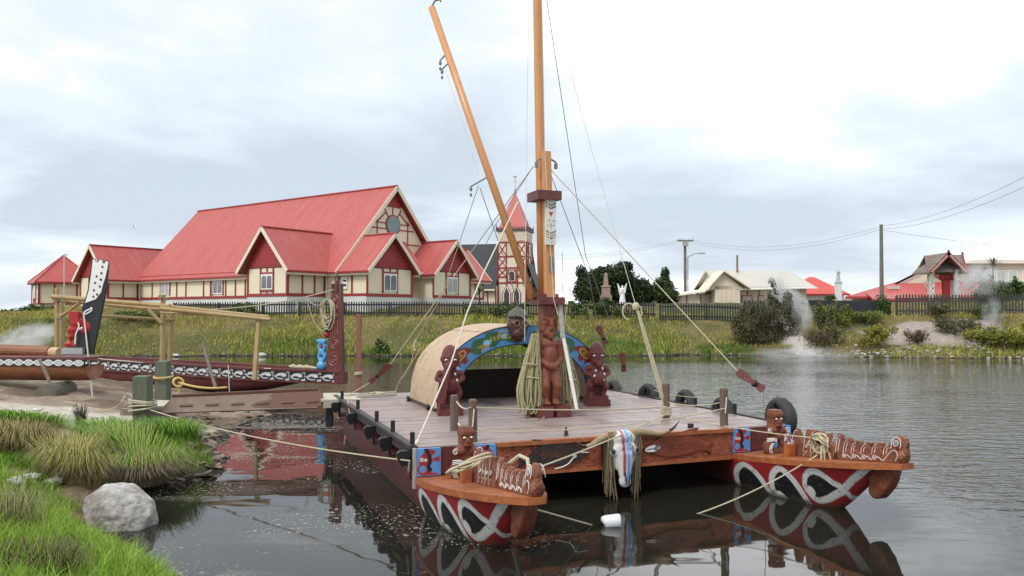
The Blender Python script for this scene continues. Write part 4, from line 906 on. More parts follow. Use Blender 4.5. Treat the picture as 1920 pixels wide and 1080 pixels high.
POLEM = mat('weathered_pole', (0.17, 0.145, 0.12), 0.85, 0.25, 1.5)
def pole(name, label, px, pyb, pyt, Y, r0, r1, cat='pole', m=POLEM):
    a, b = aty(px, pyb, Y), aty(px + (pyb - pyt) * -.006, pyt, Y); t = thing(name, label, cat, (a.x, a.y, 2.0))
    MB().tube([(a.x, a.y, 1.8), (b.x, b.y, b.z)], [r0, r1], 10).build('shaft', m, t); return t, a, b
tp, a, b = pole('utility_pole', 'utility pole with crossarm standing between the round tree and the cream shed', 1285, 555, 450, 78, .17, .13)
MB().box((b.x, b.y - .2, b.z - .08), (1.6, .12, .14)).build('crossarm', POLEM, tp)
for x in (-.7, -.35, .35, .7): MB().tube([(b.x + x, b.y - .2, b.z - .02), (b.x + x, b.y - .2, b.z + .12)], .05, 6).build('insulator', GREYC, tp)
MB().box((b.x, b.y - .25, b.z - .4), (.5, .4, .45)).build('transformer', GREYC, tp)
P1 = b.copy()
tp2, a2, b2 = pole('utility_pole', 'tall bare utility pole right of centre behind the black fence', 1653, 560, 421, 60, .17, .12)
P2 = b2.copy()
sl_, a3, b3 = pole('street_lamp', 'slim street lamp with bent arm behind the cream shed', 1290, 556, 482, 79, .07, .05, 'street lamp', GREYC)
e3 = aty(1316, 475, 78.5); MB().tube([b3, (b3 + e3) / 2 + Vector((0, 0, .15)), e3], .04, 6).build('arm', GREYC, sl_); MB().box(e3, (.7, .25, .12)).build('lamp_head', GREYC, sl_)
pole('flagpole', 'thin bare flagpole between the mast and the round tree', 1055, 562, 472, 70, .035, .025, 'pole', GREYC)
fp_, a5, b5 = pole('vent_pipe', 'thin pale bent-top pipe between annexe and hall', 121, 560, 480, 70, .05, .05, 'pipe', mat('pale_pipe', (.55, .52, .48), .6))
MB().tube([b5, b5 + Vector((.05, 0, .15)), b5 + Vector((.2, 0, .17)), b5 + Vector((.25, 0, .02))], .05, 6).build('bend', MATS['pale_pipe'], fp_)
def catenary(a, b, sag, n=18): return [Vector(a).lerp(Vector(b), i / n) + Vector((0, 0, -sag * 4 * (i / n) * (1 - i / n))) for i in range(n + 1)]
def wire(label, a, b, sag, r=.011): setp(MB().tube(catenary(a, b, sag), r, 5).build('power_line', WIRE), label, 'cable')
wire('upper power line sagging between the two utility poles', P1 + Vector((.5, -.2, 0)), P2 + Vector((0, 0, -.15)), 1.1)
wire('lower power line sagging between the two utility poles', P1 + Vector((.1, -.2, -.1)), P2 + Vector((0, 0, -.35)), 1.25)
wire('upper power line running off to the right from the tall bare pole', P2 + Vector((0, 0, -.1)), aty(2000, 290, 34), .6)
wire('lower power line running off to the right from the tall bare pole', P2 + Vector((0, 0, -.35)), aty(2000, 312, 34), .6)
wire('faint power line dropping right from the tall bare pole', P2 + Vector((0, 0, -.4)), aty(2000, 472, 70), .2, .012)
wire('upper power line running left from the crossarm pole', P1 + Vector((-.6, -.2, 0)), aty(1040, 478, 100), .5)
wire('lower power line running left from the crossarm pole', P1 + Vector((-.2, -.2, -.1)), aty(1040, 484, 100), .5)
# ------------------------------------------------------------------ trees and shrubs
DKG = [(0.016, 0.028, 0.010), (0.028, 0.045, 0.014), (0.045, 0.065, 0.02)]
MIDG = [(0.035, 0.06, 0.016), (0.06, 0.10, 0.022), (0.10, 0.14, 0.03)]
OLIVE = [(0.045, 0.042, 0.022), (0.08, 0.075, 0.032), (0.12, 0.11, 0.045)]
YELG = [(0.09, 0.11, 0.018), (0.18, 0.185, 0.025), (0.32, 0.28, 0.03)]
BROWNS = [(0.07, 0.05, 0.032), (0.12, 0.085, 0.05), (0.17, 0.125, 0.07)]
BARK = mat('bark', (0.085, 0.065, 0.05), 0.9, 0.3, 5, bump=0.6, bscale=12)
def tree(name, label, cat, px, py0, py1, wpx, Y, pal, n, leaf, group=None, trunk=0.12, seed=1, blobs=None, gap=0.35, stem='trunk', crown='crown', fill=0.5):
    """crown spans py0..py1 and wpx wide in the photograph, standing at depth Y"""
    k = Y / FPX; b = aty(px, py1, Y); g = np.random.default_rng(seed); zb = zland(b.x, Y)
    H = (py1 - py0) * k; W = wpx * k / 2
    z0 = min(b.z, zb + .1)
    T = thing(name, label, cat, (b.x, Y, zb), group=group)
    bl = []
    if blobs is None:
        for i in range(9):
            a = g.uniform(0, 6.28); rr = g.uniform(0.25, 0.62)
            bl.append(((b.x + math.cos(a) * W * rr, Y + math.sin(a) * W * rr * .8, z0 + H * g.uniform(.28, .70)), (W * g.uniform(.3, .5), W * g.uniform(.3, .5), H * g.uniform(.2, .34))))
        bl.append(((b.x, Y, z0 + H * .45), (W * .8, W * .7, H * .42)))
    else:
        for (u, v, ru, rv) in blobs: bl.append(((b.x + u * W, Y + g.uniform(-.3, .3) * W, z0 + v * H), (ru * W, ru * W * .85, rv * H)))
    for i in range(14):        # ragged outline: small sprays standing off the main mass
        c0, r0 = bl[int(g.integers(len(bl)))]; dd = g.normal(size=3); dd /= np.linalg.norm(dd); dd[2] = abs(dd[2]) * .9 + .1; q = g.uniform(.10, .2)
        bl.append((tuple(np.array(c0) + dd * np.array(r0) * g.uniform(.9, 1.12)), (W * q, W * q, H * q * g.uniform(.6, 1.3))))
    V, F, C = leaves(bl, n, leaf, pal, fill=max(fill, .75), gap=gap, seed=seed)
    ok = V[::4, 2] > zb - .1; ok4 = np.repeat(ok, 4); V = V[ok4]; C = C[ok4]; F = np.arange(len(V)).reshape(-1, 4)
    pydata_np(crown, V, F, C, LEAF, T)
    mb = MB(); top = Vector((b.x, Y, z0 + H * .55)); base = Vector((b.x, Y, zb - .15))
    mb.tube([base, base.lerp(top, .4) + Vector((.05, 0, 0)), top], [trunk, trunk * .75, trunk * .35], 7)
    for i in range(7):
        s = base.lerp(top, g.uniform(.25, .8)); e = Vector(bl[i % len(bl)][0]); mb.tube([s, s.lerp(e, .5) + Vector((0, 0, .1)), e], [trunk * .45, trunk * .3, trunk * .1], 5)
    mb.build(stem, BARK, T); return T
tree('round_tree', 'large dark dense round tree behind the obelisk', 'tree', 1143, 497, 572, 140, 64, DKG, 26000, .13, seed=4, trunk=.3, gap=0,
     blobs=[(0, .45, .9, .5), (-.5, .3, .5, .34), (.5, .38, .5, .4), (.1, .72, .5, .28), (-.2, .6, .5, .3), (.45, .86, .12, .14), (.75, .25, .4, .3)])
tree('small_tree', 'dark shrubby tree between the round tree and utility pole', 'tree', 1236, 517, 570, 84, 66, DKG + MIDG[1:], 9500, .12, seed=6, trunk=.15, gap=0,
     blobs=[(-.3, .35, .6, .35), (.3, .4, .5, .4), (.15, .7, .45, .28), (-.7, .3, .35, .3), (.7, .25, .35, .25)])
tree('small_tree', 'low dark tree just showing left of the cream shed', 'tree', 1322, 521, 560, 44, 72, DKG, 1500, .13, seed=8, trunk=.1)
tree('manuka_bush', 'big dark bushy shrub on the far bank beside the steam', 'bush', 1434, 550, 650, 128, 47.2, OLIVE, 26000, .055, seed=10, trunk=.09, stem='stem', crown='foliage', gap=.2,
     fill=.85, blobs=[(0, .36, .6, .34), (-.55, .34, .36, .30), (.5, .32, .42, .34), (.05, .62, .40, .26), (.42, .78, .2, .22), (.62, .62, .22, .24), (-.3, .68, .28, .2), (-.78, .42, .2, .2), (.85, .45, .2, .26), (.28, .9, .10, .12), (-.1, .2, .8, .2), (-.62, .6, .16, .14), (.72, .80, .1, .12)])
tree('manuka_bush', 'thin brown-green shrub right of the steaming runnel', 'bush', 1555, 578, 648, 56, 45.6, OLIVE + BROWNS[1:], 3600, .06, seed=12, trunk=.04, stem='stem', crown='foliage',
     blobs=[(0, .35, .5, .36), (.2, .7, .3, .3), (-.35, .3, .4, .3), (.5, .25, .5, .25)])
tree('yellow_bush', 'yellow-flowering low bush above the water near the bare earth', 'bush', 1632, 606, 658, 88, 45.0, YELG, 5200, .065, seed=14, trunk=.04, stem='stem', crown='foliage')
tree('yellow_bush', 'yellow-green bush row higher on the bank under the black fence', 'bush', 1620, 576, 610, 120, 48.6, YELG[:2] + MIDG[1:], 5000, .07, seed=15, trunk=.03, stem='stem', crown='foliage')
tree('yellow_bush', 'yellow-green bush at left end of the black board fence', 'bush', 1545, 568, 605, 70, 49.2, YELG[:2] + MIDG[1:], 2600, .07, seed=16, trunk=.03, stem='stem', crown='foliage')
tree('yellow_bush', 'yellow-flowering bush left of the right-edge yellow mass', 'bush', 1845, 612, 648, 90, 43.8, YELG, 4300, .065, seed=17, trunk=.04, stem='stem', crown='foliage')
tree('yellow_bush', 'large yellow-flowering bush at the right edge of the far bank', 'bush', 1905, 606, 652, 90, 43.6, YELG, 4600, .065, seed=18, trunk=.04, stem='stem', crown='foliage')
tree('dark_scrub', 'dark spreading scrub above the pale stones at right', 'bush', 1800, 592, 628, 100, 46.0, OLIVE, 4400, .06, seed=19, trunk=.03, stem='stem', crown='foliage')
tree('brown_scrub', 'dead brown scrub on the bank above the stony shore', 'bush', 1720, 612, 650, 60, 44.6, BROWNS, 2600, .05, seed=20, trunk=.03, stem='stem', crown='foliage')
tree('brown_scrub', 'dead brown scrub left of the yellow bush near the water', 'bush', 1530, 612, 658, 80, 44.9, BROWNS + OLIVE[1:], 3000, .05, seed=21, trunk=.03, stem='stem', crown='foliage')
tree('garden_tree', 'bushy tree rising through the steam right of the gateway', 'tree', 1848, 497, 552, 56, 56, MIDG + OLIVE[1:], 3200, .09, seed=22, trunk=.09)
tree('garden_tree', 'dark green tree at the right edge in front of the pale block', 'tree', 1893, 510, 556, 62, 60, MIDG, 3600, .10, seed=23, trunk=.09)
tree('clipped_shrub', 'round clipped green shrub beside the memorial statue', 'shrub', 1556, 541, 558, 26, 58, MIDG, 1100, .07, seed=24, trunk=.05, stem='stem', crown='foliage')
tree('creeper', 'green creeper smothering the fence right of the mast', 'creeper', 1130, 556, 588, 150, 51.4, MIDG, 6400, .08, seed=25, trunk=.03, stem='stem', crown='foliage', gap=.45,
     blobs=[(-.8, .4, .25, .45), (-.4, .45, .3, .45), (0, .4, .3, .4), (.4, .35, .25, .35), (.8, .25, .25, .25)])
tree('creeper', 'green creeper along the fence foot left of the mast', 'creeper', 930, 568, 592, 110, 51.2, MIDG, 3200, .08, seed=26, trunk=.03, stem='stem', crown='foliage', gap=.45,
     blobs=[(-.6, .4, .3, .4), (0, .45, .35, .45), (.6, .4, .35, .45)])
tree('creeper', 'creeper hanging over the fence under the hall windows', 'creeper', 456, 562, 592, 60, 51.4, MIDG, 2200, .08, seed=27, trunk=.03, stem='stem', crown='foliage', gap=.4)
tree('bank_shrub', 'leafy green shrub on the bank below the annexe', 'shrub', 55, 572, 598, 100, 54, MIDG, 4200, .09, seed=28, trunk=.04, stem='stem', crown='foliage')
tree('bank_shrub', 'green shrub on the bank behind the tall black sternpost', 'shrub', 250, 580, 606, 120, 49, MIDG + [(0.16, 0.17, 0.05)], 4200, .07, seed=29, trunk=.03, stem='stem', crown='foliage')
tree('bank_shrub', 'grey-green shrub beyond the bound pole frame', 'shrub', 130, 592, 622, 110, 47.4, MIDG + [(0.16, 0.17, 0.05)], 4200, .07, seed=30, trunk=.03, stem='stem', crown='foliage')
tree('bank_shrub', 'scrubby bush against the weathered fence below the gateway', 'shrub', 1760, 566, 592, 60, 48.8, OLIVE + MIDG[1:], 2300, .06, seed=31, trunk=.03, stem='stem', crown='foliage')
tree('bank_shrub', 'leafy bush against the weathered fence in the drifting steam', 'shrub', 1852, 568, 594, 70, 48.4, MIDG, 2600, .06, seed=32, trunk=.03, stem='stem', crown='foliage')
tree('bank_shrub', 'bush on the black board fence below the tall bare pole', 'shrub', 1655, 546, 590, 34, 50.2, MIDG, 1500, .06, seed=33, trunk=.03, stem='stem', crown='foliage')
tree('bank_shrub', 'small round bush low on the far bank left of the shelter', 'shrub', 715, 632, 668, 36, 45.2, MIDG + [(0.3, 0.27, 0.12)], 1600, .06, seed=34, trunk=.02, stem='stem', crown='foliage')
def cordyline(name, label, px, pyb, Y, h, n, ln):
    b = aty(px, pyb, Y); T = thing(name, label, 'plant', (b.x, Y, b.z - .4)); g = random.Random(3)
    MB().tube([(b.x, Y, b.z - .4), (b.x, Y, b.z + h)], [.06, .05], 7).build('stem', BARK, T)
    mb = MB().setcol((0.09, 0.12, 0.05))
    for i in range(n):
        a = g.uniform(0, 6.28); e = g.uniform(-.2, 1.2); d = Vector((math.cos(a) * math.cos(e), math.sin(a) * math.cos(e), math.sin(e))); o = Vector((b.x, Y, b.z + h)); sd = d.cross(Vector((0, 0, 1))).normalized() * .035
        m = o + d * ln * .6; t = o + d * ln + Vector((0, 0, -.18 * ln)); mb.add([o - sd * .6, o + sd * .6, m + sd, m - sd, t], [(0, 1, 2, 3), (3, 2, 4)])
    mb.build('leaf_head', LEAF, T)
cordyline('cabbage_tree', 'small spiky cabbage tree by the porch of the hall', 899, 562, 54, .5, 46, .7)
cordyline('palm', 'palm-like plant above the steam by the pale block', 1862, 520, 66, .9, 46, 1.2)

# ------------------------------------------------------------------ stones along the far shore and the bank
def stone_mesh(seed, flat=.6):
    mb = MB(); mb.ell((0, 0, 0), (1, .8, flat), nu=9, nv=6); g = random.Random(seed)
    mb.v = [tuple(Vector(p) * g.uniform(.78, 1.15)) for p in mb.v]; me = mb.mesh('stone'); me.materials.append(STONE); return me
STM = [stone_mesh(s) for s in range(5)]
STW = mat('whitish_stone', (0.52, 0.50, 0.46), 0.9, 0.25, 3)
STM2 = [stone_mesh(s + 20) for s in range(3)]
for m_ in STM2: m_.materials.clear(); m_.materials.append(STW)
def shore_stones():
    mb = MB(); g = random.Random(5)
    for i in range(520):
        if i < 330: x = g.uniform(16.5, 31); 
        else: x = g.uniform(-22, 16)
        # walk to the waterline
        ys = np.linspace(41, 47, 60); h, d = land(np.full(60, x), ys); k = int(np.argmax(d > 0.05)); y = ys[k] + g.uniform(-.1, 1.0 if x > 16 else .25)
        z = zland(x, y); s = g.uniform(.03, .13) if x > 16 else g.uniform(.05, .15)
        n0 = len(mb.v); mb.ell((x, y, max(z, 0) + s * .2), (s, s * .8, s * .5), (g.uniform(-.3, .3), g.uniform(-.3, .3), g.uniform(0, 3)), nu=7, nv=5)
        cc = g.choice([(.33, .30, .27), (.24, .21, .18), (.14, .115, .095), (.45, .42, .38)]) if x > 16 else g.choice([(.07, .06, .05), (.10, .085, .07), (.20, .18, .16)])
        for q in range(n0, len(mb.v)): mb.c[q] = cc; p = Vector(mb.v[q]); mb.v[q] = tuple(p + Vector((g.uniform(-1, 1), g.uniform(-1, 1), g.uniform(-1, 1))) * s * .16)
    mb.usecol = True
    o = mb.build('shore_stones', P('shore_pebbles', rough=.9, var=.25, scale=8)); setp(o, 'pale and dark stones strewn along the far waterline', 'stones', kind='stuff')
shore_stones()
def one_stone(label, px, py, z, s, seed, m=None, name='shore_rock'):
    c = atz(px, py, z); o = bpy.data.objects.new(name, STM2[seed % 3] if m else STM[seed % 5]); COL.objects.link(o); o.location = (c.x, c.y, z + s * .2); o.scale = (s, s, s * .7); o.rotation_euler = (0, 0, seed); setp(o, label, 'rock')
one_stone('flat white rock in the shallows left of the blue canoe figure', 489, 668, 0.02, .35, 1, True)
one_stone('white rock at the far waterline left of the pole frame', 330, 668, 0.03, .22, 2, True)
one_stone('pale rock at the far waterline right of the tall red post', 655, 664, 0.05, .22, 4, True)
# ------------------------------------------------------------------ the twin-hulled raft
RS = 0.9                       # raft units to metres
RAFT_O = Vector((-1.30, 10.9, 0.0)) * RS + Vector((0, 0, EYE.z * (1 - RS))); RAFT_R = R(21)
RM = Matrix.Translation(RAFT_O) @ Matrix.Rotation(RAFT_R, 4, 'Z') @ Matrix.Diagonal((RS, RS, RS, 1))
ZW = -RAFT_O.z / RS            # waterline in raft units
def ary(px, py, Y): return aty(px, py, Y * RS)
def rthing(*a, **k):
    o = thing(*a, **k); o.scale = (RS, RS, RS); return o
def rw(u, v, z): return RM @ Vector((u, v, z))
DZ = 0.64                      # deck height
RW, RL = 6.26, 7.35            # deck width and length
RED_P, WHT_P, BLK_P = (0.33, 0.022, 0.025), (0.66, 0.66, 0.64), (0.013, 0.014, 0.017)
MAR_P, BLUE_P = (0.115, 0.026, 0.024), (0.10, 0.29, 0.62)
RAFT = rthing('twin_hull_raft', 'twin-hulled wooden raft with maroon hulls, plank deck and carved red beams', 'raft', RAFT_O, RAFT_R)

PX, PY = 2.62, 0.56            # pattern space in raft units: along the bow, up from the waterline
def loops_pattern():
    """white looping eye pattern of the bows; drawn in 0..1 units, scaled to PX x PY"""
    def k(pts): return [(x * PX, y * PY) for x, y in pts]
    sh = [('poly', k([(-.02, -.9), (.80, -.9), (.93, 1.4), (-.02, 1.4)]), RED_P)]
    def eye(x0, x1):
        arc = smoothline([(x0 + .02, -.9), (x0 + .015, .10), (x0 + .035, .58), (x0 + .095, .86), (x0 + .15, .74), (x0 + .20, .38), (x1 + .045, -.35), (x1 + .07, -.9)], 6)
        return [('poly', k(arc), BLK_P), ('line', k(arc), WHT_P, .095)]
    sh += eye(.0, .21) + eye(.245, .45) + [('poly', k(smoothline([(.285, -.25), (.275, .12), (.31, .20), (.34, .05), (.345, -.25)], 4, True)), WHT_P)]
    big = smoothline([(.492, .45), (.52, .74), (.58, .86), (.645, .80), (.70, .64), (.755, .50), (.69, .36), (.62, .22), (.54, .16)], 6, True)
    sh += [('poly', k(big), BLK_P), ('line', k(big + big[:1]), WHT_P, .085), ('disc', (.525 * PX, .36 * PY, .075), WHT_P)]
    sh += [('line', k([(.755, .50), (.83, .72), (.93, .97)]), WHT_P, .075), ('line', k(smoothline([(.755, .50), (.765, .30), (.745, .08), (.70, -.3)], 5)), WHT_P, .085)]
    return sh
def hull(uc, label):
    mb = MB(); VT = -2.62; nt = 56
    vs = np.concatenate([np.linspace(7.7, 0.2, 30), np.linspace(0.1, VT, 230)])
    gun = lambda v: 0.155 + 0.315 * (max(0.0, -v) / -VT) ** 1.25 if v < 0.05 else 0.155 + min(.14, max(0, v - .25) * 1.2)
    ztip = gun(VT); qs = lambda z: max(0.0, min(1.0, (z - ZW) / (ztip - ZW)))
    stem = lambda z: -1.80 - .82 * qs(z) ** .9           # raked stem: where the bow ends at height z
    def keel(v):
        if v > -1.80: return -.62 + .30 * max(0, -v) / 1.80
        return ZW + (ztip - ZW) * (((-v) - 1.80) / .82) ** (1 / .9)
    V, uv, rows = [], [], []
    for v in vs:
        zk, zt = keel(v), gun(v)
        if zk > zt - .012: zk = zt - .012
        half = []
        for j in range(nt + 1):
            z = zk + (zt - zk) * (j / nt) ** 1.15
            q = max(0.0, (z - ZW) / (zt - ZW)); B = .40 + .17 * min(1, q) ** .8 if z > ZW else .40 - .5 * (ZW - z)
            f = max(0.0, -v) / -stem(z); w = B * max(0.0, 1 - min(1, f) ** 2.3) ** .62 + .02
            if v > 6.3: w *= max(0.12, 1 - ((v - 6.3) / 1.45) ** 2) ** .5
            half.append((w, z, (z - ZW) / (zt - ZW)))
        for w, z, t in reversed(half): V.append((uc - w, v, z)); uv.append((-v / -VT, t))
        for w, z, t in half: V.append((uc + w, v, z)); uv.append((-v / -VT, t))
    k = 2 * (nt + 1); F = [(i * k + j, i * k + j + 1, (i + 1) * k + j + 1, (i + 1) * k + j) for i in range(len(vs) - 1) for j in range(k - 1)]; n_side = len(F)
    F.append(tuple(range(k))); F.append(tuple(reversed([(len(vs) - 1) * k + j for j in range(k)])))
    for i in range(len(vs) - 1): F.append((i * k, (i + 1) * k, (i + 1) * k + k - 1, i * k + k - 1))   # closed top
    uv = np.array(uv); uv[:, 0] = np.interp(uv[:, 0], [-9, 0, .28, .31, .53, .55, .80, .92, 1.2], [-9, 0, .21, .245, .45, .47, .785, .92, 1.2])
    wn = fbm(uv[:, 0] * 9, uv[:, 1] * 3, 3.0, 4); cols = paint(uv * np.array([PX, PY]), MAR_P, loops_pattern(), 0.008)
    chip = (sstep(.66, .72, fbm(uv[:, 0] * 30, uv[:, 1] * 8, 2.0, 14)) * .55)[:, None]; cols = cols * (1 - chip) + np.array([.13, .06, .045]) * chip       # worn paint
    band = (sstep(.20, .02, uv[:, 1] - (wn - .5) * .22) * .75)[:, None]; cols = cols * (1 - band) + np.array([.085, .08, .05]) * band                    # algae at the waterline
    mb.add(V, F, cols); o = mb.build('hull', PAINTED, RAFT, local=True, smooth=False); o['label'] = label
    sm = np.zeros(len(o.data.polygons), bool); sm[:n_side] = True; o.data.polygons.foreach_set('use_smooth', sm)
    # bow plank on top
    tip = -2.95; pts = []
    def half(v): f = max(0, -v) / -tip; return 0.49 * max(0, 1 - f ** 2.2) ** .8 + 0.10
    lv = [0.0 - i * (-tip) / 14 for i in range(15)]
    L_ = [(uc - half(v), v) for v in lv]; Rr = [(uc + half(v), v) for v in reversed(lv)]; outl = L_ + Rr; n = len(outl)
    zp = lambda v: 0.16 + 0.315 * (max(0, -v) / -tip) ** 1.25
    top = [(x, v, zp(v) + .085) for x, v in outl]; bot = [(x, v, zp(v) + .004) for x, v in outl]
    m = MB(); fs = [(i, i + 1, n - 2 - i, n - 1 - i) for i in range(14)] ; fs = [(a, b, c, d) for a, b, c, d in fs]
    m.add(top + bot, fs + [(n + d, n + c, n + b, n + a) for a, b, c, d in fs] + [(i, n + i, n + (i + 1) % n, (i + 1) % n) for i in range(n)])
    m.build('bow_plank', PLATF, RAFT, local=True)
    # carved stem knob under the tip
    s = MB(); s.prism([(-2.25, .45), (-2.80, .46), (-2.76, .32), (-2.70, .20), (-2.62, .10), (-2.54, .02), (-2.44, .0), (-2.36, .08), (-2.38, .20)], (uc, 0, 0), (0, 1, 0), (0, 0, 1), .17); s.ell((uc, -2.58, .2), (.11, .10, .13)); s.ell((uc, -2.48, .10), (.085, .09, .09)); s.cap((uc, -2.40, .40), (uc, -2.70, .40), .11, .10)
    sculpt(s, .025, 2).build('stem_carving', CARVE_OCH, RAFT, local=True, smooth=True)
hull(0.54, 'maroon hull on the gangway side with white looped eye pattern at its bow')
hull(5.70, 'maroon hull on the tyre side with white looped eye pattern at its bow')

# deck planks, one by one
def deck():
    n = 50; w = RL / n; base = MB().box((0, 0, 0), (RW - .04, w - .012, .045)).mesh('plank'); base.materials.append(DECK)
    for i in range(n):
        o = bpy.data.objects.new('plank', base); COL.objects.link(o); o.parent = RAFT
        o.location = (RW / 2 + random.uniform(-.012, .012), w * (i + .5), DZ - .024 + random.uniform(-.003, .003)); o.rotation_euler = (random.uniform(-.004, .004), 0, 0)
    for u in (0.25, 1.05, 2.1, 3.13, 4.2, 5.2, 6.0): MB().bb((u - .06, .1, DZ - .22), (u + .06, RL - .05, DZ - .052)).build('joist', BLACKP, RAFT, local=True)
deck()
# carved front beams
CHIP = P('chip_carved_red_timber', rough=0.4, var=0.35, scale=20, bump=0.9, bscale=55)
def carved_beam(u0, u1, whale_dark, label):
    o = MB().bb((u0, -.10, .20), (u1, -.035, DZ - .03)).build('carved_beam', mat('chip_carved_timber', (0.37, 0.095, 0.032), 0.4, 0.4, 22, bump=1.0, bscale=45, stretch=(.6, 1.6, 2.2), col2=(0.15, 0.03, 0.018), thresh=(.45, .6)), RAFT, local=True); o['label'] = label
    MB().bb((u0 - .004, -.14, DZ - .045), (u1 + .004, -.02, DZ + .012)).build('top_rail', PLATF, RAFT, local=True)
    MB().bb((u0 - .002, -.125, .165), (u1 + .002, -.033, .205)).build('bottom_rail', PLATF, RAFT, local=True)
    return o
b1 = carved_beam(1.13, 2.78, True, 'red chip-carved beam with a dark whale in relief')
b2 = carved_beam(3.42, 5.10, False, 'red chip-carved beam with a red-brown whale in relief')
def whale(parent, ox, oz, sx, body, flip=1, jaw=True):
    def tr(pts): return [(ox + flip * x * sx, oz + y * sx) for x, y in pts]
    bodyp = smoothline([(0, .18), (.12, .12), (.30, .26), (.55, .33), (.85, .30), (1.08, .20), (1.16, .13), (.98, .05), (.75, .0), (.45, .02), (.22, .06), (.10, .05), (.02, .0), (.05, .09)], 4, True)
    m = MB(); m.prism(tr(bodyp), (0, -.112, 0), (1, 0, 0), (0, 0, 1), .03); w = m.build('whale_relief', body, parent, local=True)
    fin = smoothline([(.36, .30), (.25, .40), (.55, .345)], 4, True); MB().prism(tr(fin), (0, -.118, 0), (1, 0, 0), (0, 0, 1), .03).build('fin', body, w, local=True)
    if jaw:
        for pts, wd in ((smoothline([(1.15, .155), (1.02, .165), (.93, .15), (.90, .115)], 4), .008), (spiral(.92, .115, .006, .035, 1.4, 0, 14), .007), (smoothline([(.90, .09), (.82, .01), (.70, -.035), (.60, -.05)], 4), .009)):
            MB().tube([(x, -.129, z) for x, z in tr(pts)], wd, 6).build('jaw_line', SHELL, w, local=True)
    for k in range(4):
        p = [(x, -.127, z) for x, z in tr(spiral(.42 + k * .11, .15, .012, .06, 1.3, k, 14))]; MB().tube(p, .007, 5).build('spiral_line', CARVE_OCH, w, local=True)
    return w
whale(b1, 1.42, .28, 0.98, mat('black_brown_relief', (0.035, 0.02, 0.018), 0.35, 0.4, 12, bump=.4, bscale=30))
whale(b2, 4.72, .28, 1.05, mat('red_brown_relief', (0.20, 0.045, 0.022), 0.35, 0.3, 8, bump=.4, bscale=30), -1, False)
# white head of the right whale
m = MB().setcol((.7, .68, .6)); hp = [(3.50, .40), (3.57, .455), (3.70, .475), (3.76, .43), (3.70, .385), (3.58, .375)]
MB().prism(smoothline(hp, 4, True), (0, -.135, 0), (1, 0, 0), (0, 0, 1), .012).build('whale_face', SHELL, b2, local=True)
MB().tube([(x, -.144, z) for x, z in spiral(3.69, .43, .006, .045, 1.3, 0, 14)], .009, 5).build('face_line', BLACKP, b2, local=True)
MB().tube([(3.53, -.144, .41), (3.62, -.144, .43), (3.66, -.144, .42)], .006, 5).build('face_line', BLACKP, b2, local=True)
# middle block behind the skull, cross members under the deck
MB().bb((2.80, -.09, .17), (3.40, -.03, DZ)).build('centre_block', CARVE_OCH, RAFT, local=True)
for v in (.25, 2.4, 4.8, 7.1): MB().bb((1.05, v - .06, .22), (5.2, v + .06, DZ - .23)).build('cross_beam', BLACKP, RAFT, local=True)
# painted end panels (blue with red and black fish figure)
def blue_panel(u0, flip):
    w, h = .335, .37
    def q(pts): return [((x if not flip else 1 - x) * w, y * h) for x, y in pts]
    red, blk, wh = (0.34, 0.03, 0.03), (.012, .012, .014), (.7, .7, .68)
    sh = [('poly', q(smoothline([(.40, .97), (.10, .62), (.12, .40), (.30, .30), (.52, .34), (.66, .52), (.62, .72), (.80, .86), (.60, .96)], 4, True)), red),
          ('poly', q([(.66, .62), (.98, .72), (.93, .48), (.66, .55)]), red), ('poly', q([(.08, .02), (.95, .02), (.72, .14), (.5, .20), (.3, .12)]), red), ('disc', (*q([(.26, .25)])[0], .085), red), ('disc', (*q([(.24, .25)])[0], .050), BLUE_P), ('disc', (*q([(.72, .30)])[0], .075), BLUE_P),
          ('line', q(smoothline([(.36, .98), (.50, .75), (.55, .52), (.48, .35), (.52, .24)], 4)), blk, .048), ('disc', (*q([(.55, .22)])[0], .03), blk), ('disc', (*q([(.20, .60)])[0], .026), wh), ('disc', (*q([(.36, .58)])[0], .02), wh), ('disc', (*q([(.20, .60)])[0], .010), red)]
    mb = MB(); painted_panel(mb, (u0, -.075, DZ - h - .005), (1, 0, 0), (0, 0, 1), w, h, .06, BLUE_P, sh, 44, 48, .008); mb.build('painted_panel', PAINTED, RAFT, local=True)
for u0, fl in ((-.03, False), (.78, True), (5.12, False), (5.93, True)): blue_panel(u0, fl)
for u0 in (.308, 5.458): MB().bb((u0, -.07, .27), (u0 + .468, -.02, DZ - .002)).build('end_board', MAROON, RAFT, local=True)
MB().bb((-.075, -.10, .10), (-.035, -.03, DZ)).build('corner_strip', GREYC, RAFT, local=True)
# side rails with knee brackets and pegs
for sd, u in ((-1, -.03), (1, RW + .03)):
    MB().bb((u - .035, .05, DZ - .15), (u + .035, RL - .1, DZ - .03)).build('side_rail', mat('worn_black_timber', (0.045, 0.035, 0.035), .6, .4, 5), RAFT, local=True)
    MB().bb((u - .05 + sd * .02, .05, DZ - .028), (u + .05 + sd * .02, RL - .1, DZ + .022)).build('rail_cap', MATS['worn_black_timber'], RAFT, local=True)
    for i, v in enumerate((.1, 1.35, 2.6, 4.4, 6.3)):
        kn = [(0, .30), (0, .30 - .42), (-.05, .30 - .42), (-.07, .08), (-.12, .03), (-.20, .01), (-.26, .10), (-.30, .16), (-.30, .26), (-.24, .30)]
        MB().prism([(p[0] * sd * -.62, p[1] * .74) for p in kn], (u + sd * .045, v, DZ - .27), (1, 0, 0), (0, 0, 1), .10).build('knee_bracket', BLACKP, RAFT, local=True)
        MB().tube([(u, v + .06, DZ - .05), (u, v + .06, DZ + .19)], .035, 8).build('peg', BLACKP, RAFT, local=True)
